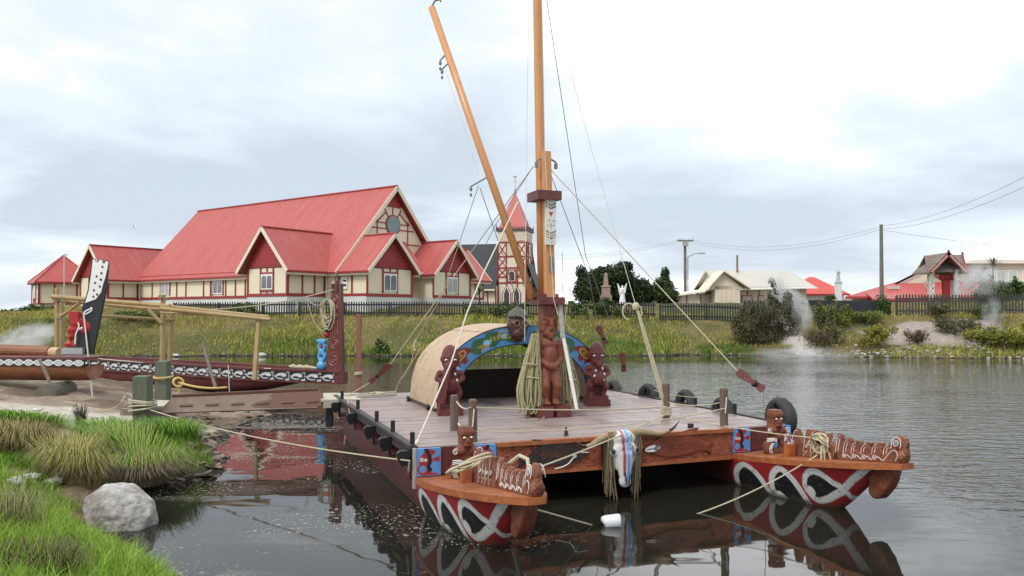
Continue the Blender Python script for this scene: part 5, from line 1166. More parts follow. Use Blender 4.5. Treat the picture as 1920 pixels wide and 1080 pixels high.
# bollard posts
def bollard(u, v, z0=DZ - .4, z1=DZ + .56, r=.065):
    o = MB().tube([(u, v, z0), (u, v, z1 - .02), (u, v, z1)], [r, r, r * .8], 14).build('bollard_post', POST_B, RAFT, local=True, smooth=False); return o
BOLL = {'fl': (.92, 1.30), 'f1': (.86, .18), 'mr': (4.77, 1.30), 'fr': (5.16, .18)}
bollard(*BOLL['fl'], z1=DZ + .56); bollard(*BOLL['f1'], z1=DZ + .61); bollard(*BOLL['mr'], z1=DZ + .62); bollard(*BOLL['fr'], z1=DZ + .62)
MB().bb((2.9, 2.2, DZ + .004), (3.0, 2.3, DZ + .01)).build('deck_plate', BLACKP, RAFT, local=True)
MB().tube([(4.55, .22, DZ), (4.55, .22, DZ + .07)], .05, 10).build('deck_cleat', BLACKP, RAFT, local=True)
MB().tube([(2.35, .22, DZ), (2.35, .22, DZ + .13)], [.04, .012], 8).build('deck_cleat', BLACKP, RAFT, local=True)

# ------------------------------------------------------------------ tyres along the right side
def tyre_mesh():
    mb = MB(); R0, r = .235, .10; N, K = 28, 10; vs, fs = [], []
    for i in range(N):
        a = 2 * math.pi * i / N
        for j in range(K):
            b = 2 * math.pi * j / K; rr = r * (1.0 if abs(math.cos(b)) < .8 else .92); gro = .012 if (j in (0, 1, 9) and i % 2) else 0
            q = R0 + (rr - gro) * math.cos(b) * 1.0
            vs.append((rr * math.sin(b) * 1.05, q * math.cos(a), q * math.sin(a)))
    for i in range(N):
        for j in range(K): fs.append((i * K + j, ((i + 1) % N) * K + j, ((i + 1) % N) * K + (j + 1) % K, i * K + (j + 1) % K))
    mb.add(vs, fs); me = mb.mesh('tyre', True); me.materials.append(RUBBER); return me
TY = tyre_mesh()
for v, du, dz, lab, sc in ((.35, .18, .60, 'old black tyre fender nearest the right bow figure', 1.12), (1.9, .12, .50, 'black tyre fender half hidden behind the right front bollard', 1.0), (3.15, .12, .52, 'black tyre fender with rope looped over it, right side of deck', 1.0), (4.6, .12, .52, 'black tyre fender beside the middle of the right deck edge', 1.0), (6.2, .12, .47, 'greyish tyre fender farthest along the right deck edge', 1.0)):
    o = bpy.data.objects.new('tyre', TY); COL.objects.link(o); p = rw(RW + du, v, dz + .09); o.location = p; o.rotation_euler = (0, random.uniform(-.1, .1), RAFT_R + random.uniform(-.1, .1)); o.scale = (sc * RS, sc * RS, sc * RS); setp(o, lab, 'tyre', 'tyre fenders along the raft')
    MBp = MB().box((-.12 * 1, .0, .16), (.03, .05, .14)); MBp.build('strap', BLACKP, o, local=True)

# ------------------------------------------------------------------ carved figures
def tiki(b, H, headh=.42, w=1.0, up=0.0):
    """standing figure (feet at z=up), front is -y; fills MB b"""
    S = H
    hip, sh = up + .30 * S, up + (1 - headh - .02) * S
    for s in (-1, 1):
        b.cap((s * .10 * S * w, 0, hip), (s * .145 * S * w, -.07 * S, up + .19 * S), .075 * S * w, .066 * S * w)
        b.cap((s * .145 * S * w, -.07 * S, up + .19 * S), (s * .115 * S * w, -.01 * S, up + .05 * S), .062 * S * w, .05 * S * w)
        b.ell((s * .115 * S * w, -.05 * S, up + .025 * S), (.06 * S * w, .10 * S, .035 * S))
        b.cap((s * .17 * S * w, 0, sh - .02 * S), (s * .215 * S * w, .0, (hip + sh) / 2), .055 * S * w, .048 * S * w)
        b.cap((s * .215 * S * w, 0, (hip + sh) / 2), (s * .09 * S * w, -.13 * S, hip + .06 * S), .045 * S * w, .035 * S * w)
        for k in range(3): b.cap((s * (.10 - k * .012) * S * w, -.135 * S, hip + (.075 - k * .022) * S), (s * (.04 - k * .008) * S * w, -.15 * S, hip + (.07 - k * .024) * S), .014 * S, .012 * S)
    b.ell((0, -.01 * S, (hip + sh) / 2 - .02 * S), (.145 * S * w, .13 * S, (sh - hip) * .60)); b.ell((0, -.03 * S, hip + .05 * S), (.14 * S * w, .13 * S, .10 * S)); b.ell((0, 0, sh - .03 * S), (.18 * S * w, .10 * S, .06 * S))
def tiki_head(b, zc, hw, hd, hh, eyes=True):
    b.ell((0, .01, zc), (hw, hd, hh)); b.ell((0, -hd * .25, zc - hh * .55), (hw * .72, hd * .8, hh * .42))
    b.ell((0, -hd * .80, zc - hh * .22), (hw * .18, hd * .30, hh * .20)); b.ell((0, -hd * .86, zc - hh * .33), (hw * .28, hd * .20, hh * .09))      # nose
    for s in (-1, 1):
        b.cap((s * hw * .12, -hd * .90, zc + hh * .06), (s * hw * .75, -hd * .62, zc + hh * .08), hh * .06, hh * .05)   # brows
        b.ell((s * hw * .98, .0, zc - hh * .05), (hw * .12, hd * .28, hh * .22))  # ears
    b.cap((-hw * .36, -hd * .86, zc - hh * .54), (hw * .36, -hd * .86, zc - hh * .54), hh * .07, hh * .07); b.cap((-hw * .30, -hd * .82, zc - hh * .71), (hw * .30, -hd * .82, zc - hh * .71), hh * .075, hh * .075)
def ring(b, c, r, t, n=14, sx=1.0):
    b.tube([(c[0] + sx * r * math.cos(2 * math.pi * i / n), c[1], c[2] + r * math.sin(2 * math.pi * i / n)) for i in range(n + 1)], t, 6)
def deck_statue(label, u, v, tilt, right):
    o = rthing('carved_figure', label, 'statue', rw(u, v, DZ), RAFT_R + tilt, 'maroon figures guarding the shelter')
    b = MB(); b.bb((-.23, -.20, 0), (.23, .22, .13)); b.bb((-.20, -.16, .12), (.20, .18, .20)); base = b.build('base_block', CARVE_RED, o, local=True)
    H = 1.10; b = MB(); tiki(b, H, .44, 1.0, .18); b.ell((0, -.06, .55), (.17, .17, .17)); b.bb((-.14, -.0, .15), (.14, .12, .5))
    tiki_head(b, .18 + H * .76, .165, .165, .255)
    if right: b.ell((0, -.165, .18 + H * .58), (.045, .05, .075))
    else: b.cap((-.05, -.2, .18 + H * .62), (-.10, -.22, .18 + H * .38), .07, .06); b.ell((-.05, -.2, .18 + H * .64), (.085, .06, .09)); b.cap((.12, -.14, .5), (.02, -.2, .6), .05, .045)
    sculpt(b, .02, 3).build('body', CARVE_RED, o, local=True, smooth=True)
    z = .18 + H * .76
    if not right:
        MB().prism(smoothline([(-.10, .30), (-.20, .22), (-.27, .26), (-.25, .42), (-.17, .56), (-.10, .66), (-.03, .86), (.0, .85), (-.05, .62), (-.08, .48)], 4, True), (0, -.26, 0), (1, 0, 0), (0, 0, 1), .04).build('paddle', CARVE_RED, o, local=True)
    for s in (-1, 1):
        e = MB(); e.ell((s * .082, -.146, z - .022), (.028, .02, .019)); eo = e.build('eye', SHELL, o, local=True, smooth=True); MB().ell((s * .080, -.163, z - .024), (.012, .008, .012)).build('pupil', BLACKP, eo, local=True)
    for x, zz in ((-.06, .70), (-.09, .60), (-.05, .50), (.08, .74), (.115, .63), (.10, .52)):
        e = MB(); yy = -.215 + abs(x) * .35 + abs(zz - .58) * .25; e.ell((x, yy, zz), (.018, .03, .030), (0, .4 if x < 0 else -.4, 0)); e.build('shell_inlay', SHELL, o, local=True, smooth=True)
    return o
deck_statue('maroon carved figure with shell eyes at the right foot of the shelter', 4.56, 3.52, R(-14), True)
deck_statue('maroon carved figure holding a paddle at the left foot of the shelter', 1.42, 3.22, R(-12), False)

def prow_figure(label, uc, v):
    o = rthing('prow_figure', label, 'statue', rw(uc, v, .268), RAFT_R, 'small carved figures on the bows')
    b = MB(); b.bb((-.13, -.10, 0), (.13, .12, .07)); tiki(b, .60, .36, 1.05, .05); b.bb((-.085, -.09, .40), (.085, .09, .69)); b.bb((-.095, -.115, .58), (.095, .085, .65)); b.ell((0, -.12, .51), (.03, .035, .05)); b.ell((0, -.10, .45), (.055, .045, .02)); b.ell((-.16, -.03, .10), (.07, .10, .12)); b.ell((.16, -.03, .10), (.07, .10, .12)); b.ell((-.09, -.05, .37), (.08, .08, .07)); b.ell((.09, -.05, .37), (.08, .08, .07))
    sculpt(b, .0135, 2).build('body', CARVE_OCH, o, local=True, smooth=True)
    for s in (-1, 1):
        MB().ell((s * .048, -.103, .555), (.022, .012, .014)).build('eye', SHELL, o, local=True, smooth=True)
        ln = MB()
        for k in range(3): ln.tube([(s * (.19 - k * .025), -.125, .03), (s * (.215 - k * .022), -.135, .10), (s * (.17 - k * .02), -.14, .19)], .006, 5)
        ln.tube([(s * x, -.10, z) for x, z in spiral(.17, .37, .008, .045, 1.4, 0, 14)], .006, 5)
        for k in range(3): ln.tube([(s * .20, -.06, .20 + k * .025), (s * .12, -.125, .225 + k * .02), (s * .07, -.14, .21 + k * .018)], .006, 5)
        ln.build('white_lines', SHELL, o, local=True, kind='stuff')
prow_figure('small carved figure standing on the bow with the rope coil', 0.56, -.42)
prow_figure('small carved figure standing on the bow beside the big tyre', 5.68, -.42)

def prow_carving(label, uc):
    """notched prow carving standing along the bow plank; profiles in (distance along the bow, height)"""
    o = rthing('prow_carving', label, 'carving', rw(uc, -.9, .385), RAFT_R, group='notched prow carvings')
    zb = lambda v: .242 + .315 * (min(v, 2.95) / 2.95) ** 1.25 - .385
    tw = lambda h: max(.55, 1.22 - 1.7 * h)               # tapers towards the top
    fr = lambda x, y: (1.74 + (x - 1010) / 705, (645 - y) / 830)
    re_ = lambda x, y: (1.74 + (x - 1010) / 690, (600 - y) / 790)
    FRONT = [(1060, 645), (1015, 520), (1025, 420), (1040, 345), (1075, 335), (1100, 360), (1112, 430), (1122, 480), (1135, 410), (1160, 388), (1212, 385), (1222, 430), (1208, 500), (1195, 530), (1225, 470), (1250, 428), (1290, 412), (1338, 420), (1348, 470), (1332, 530), (1320, 552), (1355, 500), (1385, 445), (1420, 425), (1470, 430), (1474, 490), (1460, 545), (1448, 560), (1490, 500), (1515, 450), (1550, 425), (1606, 430), (1606, 490), (1590, 540), (1575, 562), (1625, 500), (1655, 445), (1690, 425), (1716, 432), (1708, 480), (1690, 515), (1722, 480), (1732, 420), (1750, 372), (1790, 350), (1835, 352), (1870, 375), (1886, 430), (1876, 490), (1884, 560), (1862, 610), (1820, 645)]
    REAR = [(610, 600), (585, 520), (575, 430), (590, 330), (605, 285), (640, 270), (668, 285), (676, 330), (682, 380), (690, 300), (712, 278), (742, 285), (752, 330), (756, 390), (766, 310), (790, 288), (832, 292), (842, 340), (838, 400), (858, 335), (880, 312), (938, 310), (944, 380), (962, 430), (990, 445), (1012, 430), (1020, 500), (1015, 600)]
    STEP = [(380, 600), (385, 480), (405, 380), (430, 300), (455, 270), (490, 280), (505, 330), (520, 390), (560, 420), (600, 440), (600, 600)]
    def piece(prof, mp, name, wdt, m, extra=None, vox=.0115):
        pts = [mp(*p) for p in prof]; b = MB(); b.prism([(-a_, z + zb(a_)) for a_, z in pts], (0, .9, 0), (0, 1, 0), (0, 0, 1), wdt)
        if extra: extra(b)
        q = sculpt(b, vox, 1); q.v = [(x * tw(z - zb(.9 - y)), y, z) for x, y, z in q.v]; return q.build(name, m, o, local=True, smooth=True)
    def strokes(parent, mp, hw, lines, r=.0042):
        ln = MB()
        for s in (-1, 1):
            for pts in lines:
                q = [mp(*p) for p in pts]; ln.tube([(s * hw * tw(z), .9 - a_, z + zb(a_)) for a_, z in q], r, 5)
        ln.build('white_lines', SHELL, parent, local=True, kind='stuff')
    BR = mat('brown_notched_carving', (0.23, 0.078, 0.036), .42, .45, 9, bump=.8, bscale=35, col2=(.12, .035, .02), thresh=(.45, .65))
    def bulge(b):
        a_, z = fr(1800, 430); b.ell((0, .9 - a_, z + zb(a_)), (.095, .075, .10)); a_, z = fr(1830, 570); b.ell((0, .9 - a_, z + zb(a_)), (.085, .07, .10))
    p = piece(FRONT, fr, 'front_comb', .085, BR, bulge, .0095)
    L_ = []
    for x0, yt in ((1020, 355), (1122, 400), (1225, 430), (1350, 440), (1484, 440), (1622, 440)):
        L_.append(smoothline([(x0 + 8, 560), (x0 + 12, 500), (x0 + 30, yt + 30), (x0 + 62, yt + 8)], 4)); L_.append(smoothline([(x0 + 40, 540), (x0 + 44, 500), (x0 + 60, yt + 42)], 3))
    for x in (1150, 1275, 1400, 1530): L_.append(spiral(x, 590, 5, 30, 1.5, 1.2, 18)); L_.append([(x + 30, 580), (x + 62, 600), (x + 92, 622)])
    strokes(p, fr, .0445, L_)
    strokes(p, fr, .0800, [smoothline([(1660, 620), (1715, 545), (1760, 505), (1800, 520), (1815, 570), (1795, 615)], 4)])
    strokes(p, fr, .0985, [[(1795 + 26 * math.cos(t), 428 + 30 * math.sin(t)) for t in [2 * math.pi * i / 12 for i in range(13)]], smoothline([(1745, 480), (1748, 410), (1780, 365), (1830, 380), (1850, 440), (1845, 480)], 4)])
    for s in (-1, 1):
        a_, z = fr(1795, 428); MB().ell((s * .098 * tw(z), .9 - a_, z + zb(a_)), (.008, .022, .024)).build('eye', mat('blue_shell', (.18, .30, .42), .2, .3, 30), p, local=True, smooth=True)
    q = piece(REAR, re_, 'rear_comb', .11, BR, None, .0095)
    L_ = []
    for x0, yt in ((588, 300), (686, 300), (762, 308), (858, 330)): L_.append(smoothline([(x0 + 4, 540), (x0 + 6, 440), (x0 + 10, yt + 40), (x0 + 34, yt)], 4)); L_.append(spiral(x0 + 44, 470, 4, 28, 1.4, x0, 16)); L_.append(smoothline([(x0 + 10, 590), (x0 + 30, 540), (x0 + 60, 530)], 3))
    strokes(q, re_, .0575, L_)
    t = piece(STEP, re_, 'curled_step', .12, CARVE_OCH); strokes(t, re_, .064, [smoothline([(400, 560), (415, 400), (450, 300), (485, 300)], 4), spiral(425, 430, 4, 24, 1.3, 0, 14)])
    a0 = 1.0
    for x_ in (-.17, .17): MB().bb((x_ - .06, .9 - 1.02, zb(1) - .01), (x_ + .06, .9 - .90, zb(1) + .19)).build('block', PLATF, o, local=True)
prow_carving('notched prow carving with white lines on the bow with the rope coil', 0.56)
prow_carving('notched prow carving with white spirals and bird-like head on the far bow', 5.68)

# ------------------------------------------------------------------ arched shelter
def shelter():
    u0, v0, v1 = 3.06, 3.72, 5.75; hw, hh = 1.76, 1.56
    S = rthing('arched_shelter', 'barrel-arched plywood shelter with painted blue front on the raft deck', 'shelter', rw(u0, v0, DZ), RAFT_R)
    ex = .78
    def arc(t, r=1.0):      # t 0..1 left foot to right foot
        a = math.pi * (1 - t); c, s = math.cos(a), math.sin(a)
        return (math.copysign(abs(c) ** .92, c) * hw * r, abs(s) ** ex * hh * (r if r >= 1 else 1 - (1 - r) * 1.12) + .04)
    D = v1 - v0; n = 44
    for (ta, tb, off, nm) in ((0.0, .36, 0, 'roof_sheet'), (.352, .648, .012, 'roof_sheet'), (.64, 1.0, 0, 'roof_sheet')):
        mb = MB(); k = 16; out, inn = [], []
        for i in range(k + 1):
            t = ta + (tb - ta) * i / k; x, z = arc(t); x2, z2 = arc(t, 1 - .018)
            x *= 1 + off / hw; z *= 1 + off / hh
            out.append((x, z)); inn.append((x2, z2))
        vs = []
        for y in (-.03, D + (.0 if off == 0 else -.02)):
            vs += [(x, y, z) for x, z in out] + [(x, y, z) for x, z in inn]
        m2 = 2 * (k + 1); fs = []
        for i in range(k):
            fs += [(i, i + 1, m2 + i + 1, m2 + i)[::-1], (k + 1 + i, k + 2 + i, m2 + k + 2 + i, m2 + k + 1 + i), (i, k + 1 + i, k + 2 + i, i + 1)[::-1], (m2 + i, m2 + k + 1 + i, m2 + k + 2 + i, m2 + i + 1)]
        fs += [(0, k + 1, m2 + k + 1, m2), (k, m2 + k, m2 + 2 * k + 1, 2 * k + 1)]
        mb.add(vs, fs); mb.build(nm, PLYTAN, S, local=True, smooth=False)
    # painted front band: (s along the arch 0..1, r across 0 inner..1 outer)
    GRN, DRD, YEL, LBL = (0.03, 0.10, 0.045), (0.17, 0.02, 0.018), (0.50, 0.36, 0.06), (0.22, 0.42, 0.66)
    B_ = (0.07, 0.22, 0.46); K = 9.0   # K scales s so units are about equal across the band
    def half(flip):
        def f(p): return ((1 - p[0]) * K if flip else p[0] * K, p[1])
        def q(pts): return [f(p) for p in pts]
        sh = [('poly', q(smoothline([(.0, .15), (.07, .9), (.13, .7), (.17, .95), (.235, .92), (.27, .62), (.26, .34), (.20, .18), (.19, .42), (.14, .12), (.08, .2), (.03, .05)], 4, True)), DRD),
              ('poly', q(smoothline([(.265, .25), (.27, .55), (.30, .85), (.345, .75), (.36, .92), (.40, .85), (.43, .62), (.465, .75), (.48, .45), (.45, .15), (.41, .35), (.37, .1), (.33, .28), (.29, .08)], 4, True)), GRN)]
        sh += [('disc', (*f((.115, .40)), .22), LBL), ('line', q(smoothline([(.07, .3), (.10, .62), (.15, .60), (.16, .3), (.12, .18)], 4)), LBL, .13), ('line', q(smoothline([(.09, .42), (.115, .52), (.14, .42)], 3)), DRD, .07)]
        sh += [('disc', (*f((.245, .30)), .17), B_), ('disc', (*f((.345, .45)), .15), LBL), ('disc', (*f((.425, .55)), .11), LBL)]
        for c in (.03, .045, .06): sh.append(('line', q([(c, .1), (c + .006, .55)]), YEL, .055))
        eye = smoothline([(.185, .62), (.205, .82), (.24, .74), (.235, .55), (.205, .50)], 4, True); sh += [('line', q(eye), YEL, .05), ('disc', (*f((.212, .66)), .085), YEL), ('disc', (*f((.212, .66)), .05), DRD)]
        eye = smoothline([(.405, .6), (.42, .82), (.455, .70), (.45, .45), (.42, .42)], 4, True); sh += [('line', q(eye), YEL, .045), ('line', q([(.41, .6), (.45, .6)]), YEL, .04)]
        for a in (.305, .32, .335): sh.append(('line', q(smoothline([(a, .16), (a + .012, .34), (a - .006, .44)], 3)), YEL, .04))
        for a in (.365, .38, .395): sh.append(('line', q([(a, .42), (a + .004, .62)]), YEL, .04))
        return sh
    shapes = half(False) + half(True)
    N, M_ = 260, 26; uv = np.array([(i / N * K, j / M_) for i in range(N + 1) for j in range(M_ + 1)]); cols = paint(uv, B_, shapes, .03)
    edge = (uv[:, 1] < .04) | (uv[:, 1] > .955); cols[edge] = (.02, .03, .05)
    mb = MB(); bw = .215
    def P3(s_, t_, y): x, z = arc(s_, 1 - bw * (1 - t_)); return (x, y, z if z > .0 else 0)
    mb.grid(lambda s_, t_: P3(s_, t_, -.05), N, M_, cols=cols, flip=True); mb.setcol((.02, .02, .02)); mb.grid(lambda s_, t_: P3(s_, t_, -.028), 40, 1); mb.grid(lambda s_, t_: P3(s_, 0, -.05 + .022 * t_), 40, 1)
    mb.build('painted_arch_front', PAINTED, S, local=True)
    MB().bb((-hw + .25, D - .12, 0.0), (hw - .25, D - .07, .62)).build('back_board', DARKIN, S, local=True)
    for sx in (-1, 1):
        MB().bb((sx * hw - .05, -.05, .0), (sx * hw + .05, D, .055)).build('sill', mat('dark_brown_sill', (.07, .035, .03), .6), S, local=True)
        for y in (.25, D - .2): MB().tube([(sx * (hw + .07), y, .055), (sx * (hw + .12), y, .055)], .055, 12).build('castor', BLACKP, S, local=True)
    # inner gusset boards
    for sx in (-1, 1): MB().prism([(sx * .12, hh - .30), (sx * .55, hh - .36), (sx * .60, hh - .52)], (0, .9, 0), (1, 0, 0), (0, 0, 1), .03).build('gusset', DARKIN, S, local=True)
    hd = rthing('shelter_head', 'dark carved head with top-knot fixed on the crest of the shelter arch', 'carving', rw(u0 - .16, v0 - .12, DZ + 1.28), RAFT_R)
    b = MB(); tiki_head(b, .34, .21, .17, .30); b.bb((-.10, 0, 0), (.10, .10, .3)); sculpt(b, .018, 2).build('face', mat('dark_brown_carving', (0.075, 0.03, 0.022), .4, .3, 8, bump=.4, bscale=30), hd, local=True, smooth=True)
    b = MB(); b.ell((0, .02, .53), (.20, .18, .12)); b.ell((0, .03, .63), (.08, .08, .06)); [b.cap((math.cos(a) * .19, -.02 + math.sin(a) * .16, .50), (math.cos(a) * .12, math.sin(a) * .1, .60), .035, .02) for a in [2 * math.pi * i / 14 for i in range(14)]]
    sculpt(b, .018, 1).build('hair', mat('grey_brown_hair_carving', (.10, .09, .075), .7, .3, 12, bump=.6, bscale=40), hd, local=True, smooth=True)
    for s in (-1, 1):
        e = MB(); ring(e, (s * .085, -.168, .37), .055, .010); e.build('eye_ring', mat('ochre_line', (.30, .16, .08), .5), hd, local=True); MB().ell((s * .085, -.155, .37), (.03, .02, .03)).build('eye', BLACKP, hd, local=True, smooth=True)
shelter()

# ------------------------------------------------------------------ mast and its carved foot
MU, MV = 3.02, 2.42
def mast():
    M = rthing('mast', 'tall varnished mast stepped on a carved human figure amidships', 'mast', rw(MU, MV, DZ), RAFT_R)
    for s in (-1, 1): MB().box((s * .17, -.17, .10), (.27, .30, .20)).build('foot_block', MAROON, M, local=True)
    MB().box((0, .10, .09), (.72, .26, .18)).build('step_block', MAROON, M, local=True)
    b = MB(); H = 1.95; z0 = .2
    for s in (-1, 1):
        b.ell((s * .09, -.14, z0 + .035), (.075, .13, .05)); b.cap((s * .09, -.08, z0 + .05), (s * .115, -.13, z0 + .34), .07, .09); b.cap((s * .115, -.13, z0 + .34), (s * .09, -.03, z0 + .62), .095, .115)
        b.cap((s * .20, -.02, z0 + 1.10), (s * .235, -.04, z0 + .82), .085, .065); b.cap((s * .235, -.04, z0 + .82), (s * .07, -.17, z0 + .70), .055, .042)
        for k in range(3): b.cap((s * .07, -.18, z0 + .72 - k * .03), (s * .02, -.19, z0 + .715 - k * .03), .017, .015)
    b.ell((0, -.05, z0 + .86), (.155, .14, .26)); b.ell((0, -.07, z0 + .70), (.14, .12, .12)); b.ell((0, -.03, z0 + 1.08), (.2, .12, .10)); b.cap((0, -.03, z0 + 1.08), (0, -.02, z0 + 1.25), .09, .09)
    b.bb((-.10, .02, .1), (.10, .18, 2.0)); b.bb((-.145, -.10, z0 + 1.32), (.145, .13, z0 + 1.80)); b.ell((0, -.04, z0 + 1.28), (.13, .13, .11)); b.ell((0, -.15, z0 + 1.42), (.035, .06, .12)); b.ell((0, -.16, z0 + 1.36), (.055, .045, .03)); b.ell((0, -.13, z0 + 1.25), (.075, .05, .03)); b.ell((0, -.13, z0 + 1.20), (.065, .05, .025))
    for s in (-1, 1): b.cap((s * .03, -.13, z0 + 1.53), (s * .13, -.10, z0 + 1.56), .03, .025); b.ell((s * .075, -.10, z0 + 1.47), (.045, .03, .03))
    sculpt(b, .018, 3).build('carved_figure', mat('oiled_figure_timber', (0.225, 0.062, 0.026), .36, .35, 4, bump=.7, bscale=14, stretch=(7, 7, 1.3), col2=(.12, .032, .018), thresh=(.42, .66)), M, local=True, smooth=True)
    MB().box((-.02, 0, 2.06), (.50, .46, .13)).build('lower_cap', MAROON, M, local=True)
    MB().box((-.08, .02, 2.155), (.46, .3, .06)).build('cap_plate', MAROON, M, local=True)
    lean = -.018
    def px(z): return lean * (z - 2.1) - .02
    MB().hexa([(-.085, -.15, 2.1), (.085, -.15, 2.1), (.085, -.0, 2.1), (-.085, -.0, 2.1), (px(4.75) - .07, -.13, 4.75), (px(4.75) + .07, -.13, 4.75), (px(4.75) + .07, .0, 4.75), (px(4.75) - .07, .0, 4.75)]).build('front_post', SPAR, M, local=True)
    MB().tube([(px(z) - .045, .10, z) for z in (2.12, 4.5, 6.5, 8.4, 10.2)], [.088, .086, .084, .08, .075], 18).build('spar', SPAR, M, local=True, smooth=True)
    bx = MB(); bx.box((px(3.95) - .03, -.02, 3.94), (.46, .52, .16)); bx.build('upper_cap', MAROON, M, local=True)
    # painted face board
    w, h = .20, .80; bl, gy, rd, pu = (.02, .02, .02), (.22, .20, .13), (.40, .04, .05), (.10, .08, .16)
    def chev(z, c, t=.03, d=.045): return ('line', [(.0, z + d), (.10, z), (.20, z + d)], c, t)
    sh = [chev(.70, gy), chev(.645, pu), ('poly', [(.05, .58), (.15, .58), (.10, .50)], rd), ('disc', (.06, .43, .018), bl), ('disc', (.155, .43, .014), bl), ('line', [(.05, .33), (.03, .35)], bl, .01), ('line', [(.10, .31), (.10, .37)], bl, .012), ('line', [(.14, .33), (.17, .35)], bl, .01), chev(.20, gy), chev(.15, gy, .02), ('poly', [(.03, .13), (.17, .13), (.10, .09)], rd), ('poly', [(.05, .08), (.10, .04), (.15, .08), (.10, .02)], rd), chev(.105, pu, .012)]
    mb = MB(); painted_panel(mb, (px(3.4) - .09, -.185, 3.06), (1, 0, 0), (0, 0, 1), w, h, .045, (.70, .69, .64), sh, 30, 90, .008); mb.build('painted_face_board', PAINTED, M, local=True)
    f = MB()
    for z, r in ((3.66, .045), (3.50, .05), (3.30, .045), (3.16, .05)): f.ell((px(3.4) + .01, -.2, z), (.075, .03, r))
    f.usecol = True; f.c = [(.70, .69, .64)] * len(f.v)
    MB().box((px(2.7) + .03, -.168, 2.72), (.07, .02, .30)).build('brass_plate', mat('grey_fitting', (.25, .24, .22), .4, .2, 8, metal=.5), M, local=True)
    for s in (-1, 1):
        fit = MB(); fit.tube([(px(4.6) + s * .1, -.05, 4.62), (px(4.6) + s * .18, -.07, 4.58), (px(4.6) + s * .2, -.07, 4.5)], .018, 6); fit.box((px(4.6) + s * .19, -.07, 4.5), (.05, .05, .10)); fit.build('shackle', WIRE, M, local=True)
mast()
def boom():
    B = rthing('boom', 'leaning varnished spar rising left from the mast foot', 'spar', rw(MU - .1, MV + .02, 2.75))
    foot = ary(998, 560, 14.15); top = ary(809, 14, 14.9)
    d = top - foot
    MB().tube([foot, foot + d * .5, top], [.060, .064, .056], 16).build('spar', SPAR, B, smooth=True)
    h = MB(); h.tube([top, top + Vector((.06, 0, .12)), top + Vector((.14, 0, .14)), top + Vector((.16, 0, .10))], .018, 6); h.build('top_hook', WIRE, B)
    # side track and blocks
    n = d.normalized(); sd = Vector((n.z, 0, -n.x))
    MB().tube([foot + sd * .058, top + sd * .052], .010, 6).build('track', mat('dark_track', (.06, .04, .035), .5), B)
    for f_, l_ in ((.405, .28), (.80, .10), (.83, .08)):
        p = foot + d * f_ - sd * .055; m = MB(); m.tube([p, p - sd * l_ + Vector((0, 0, -.06))], .014, 6); q = p - sd * l_ + Vector((0, 0, -.1)); m.ell(q, (.026, .02, .045)); m.ell(q + Vector((0, 0, -.10)), (.022, .02, .032)); m.build('block', WIRE, B)
boom()

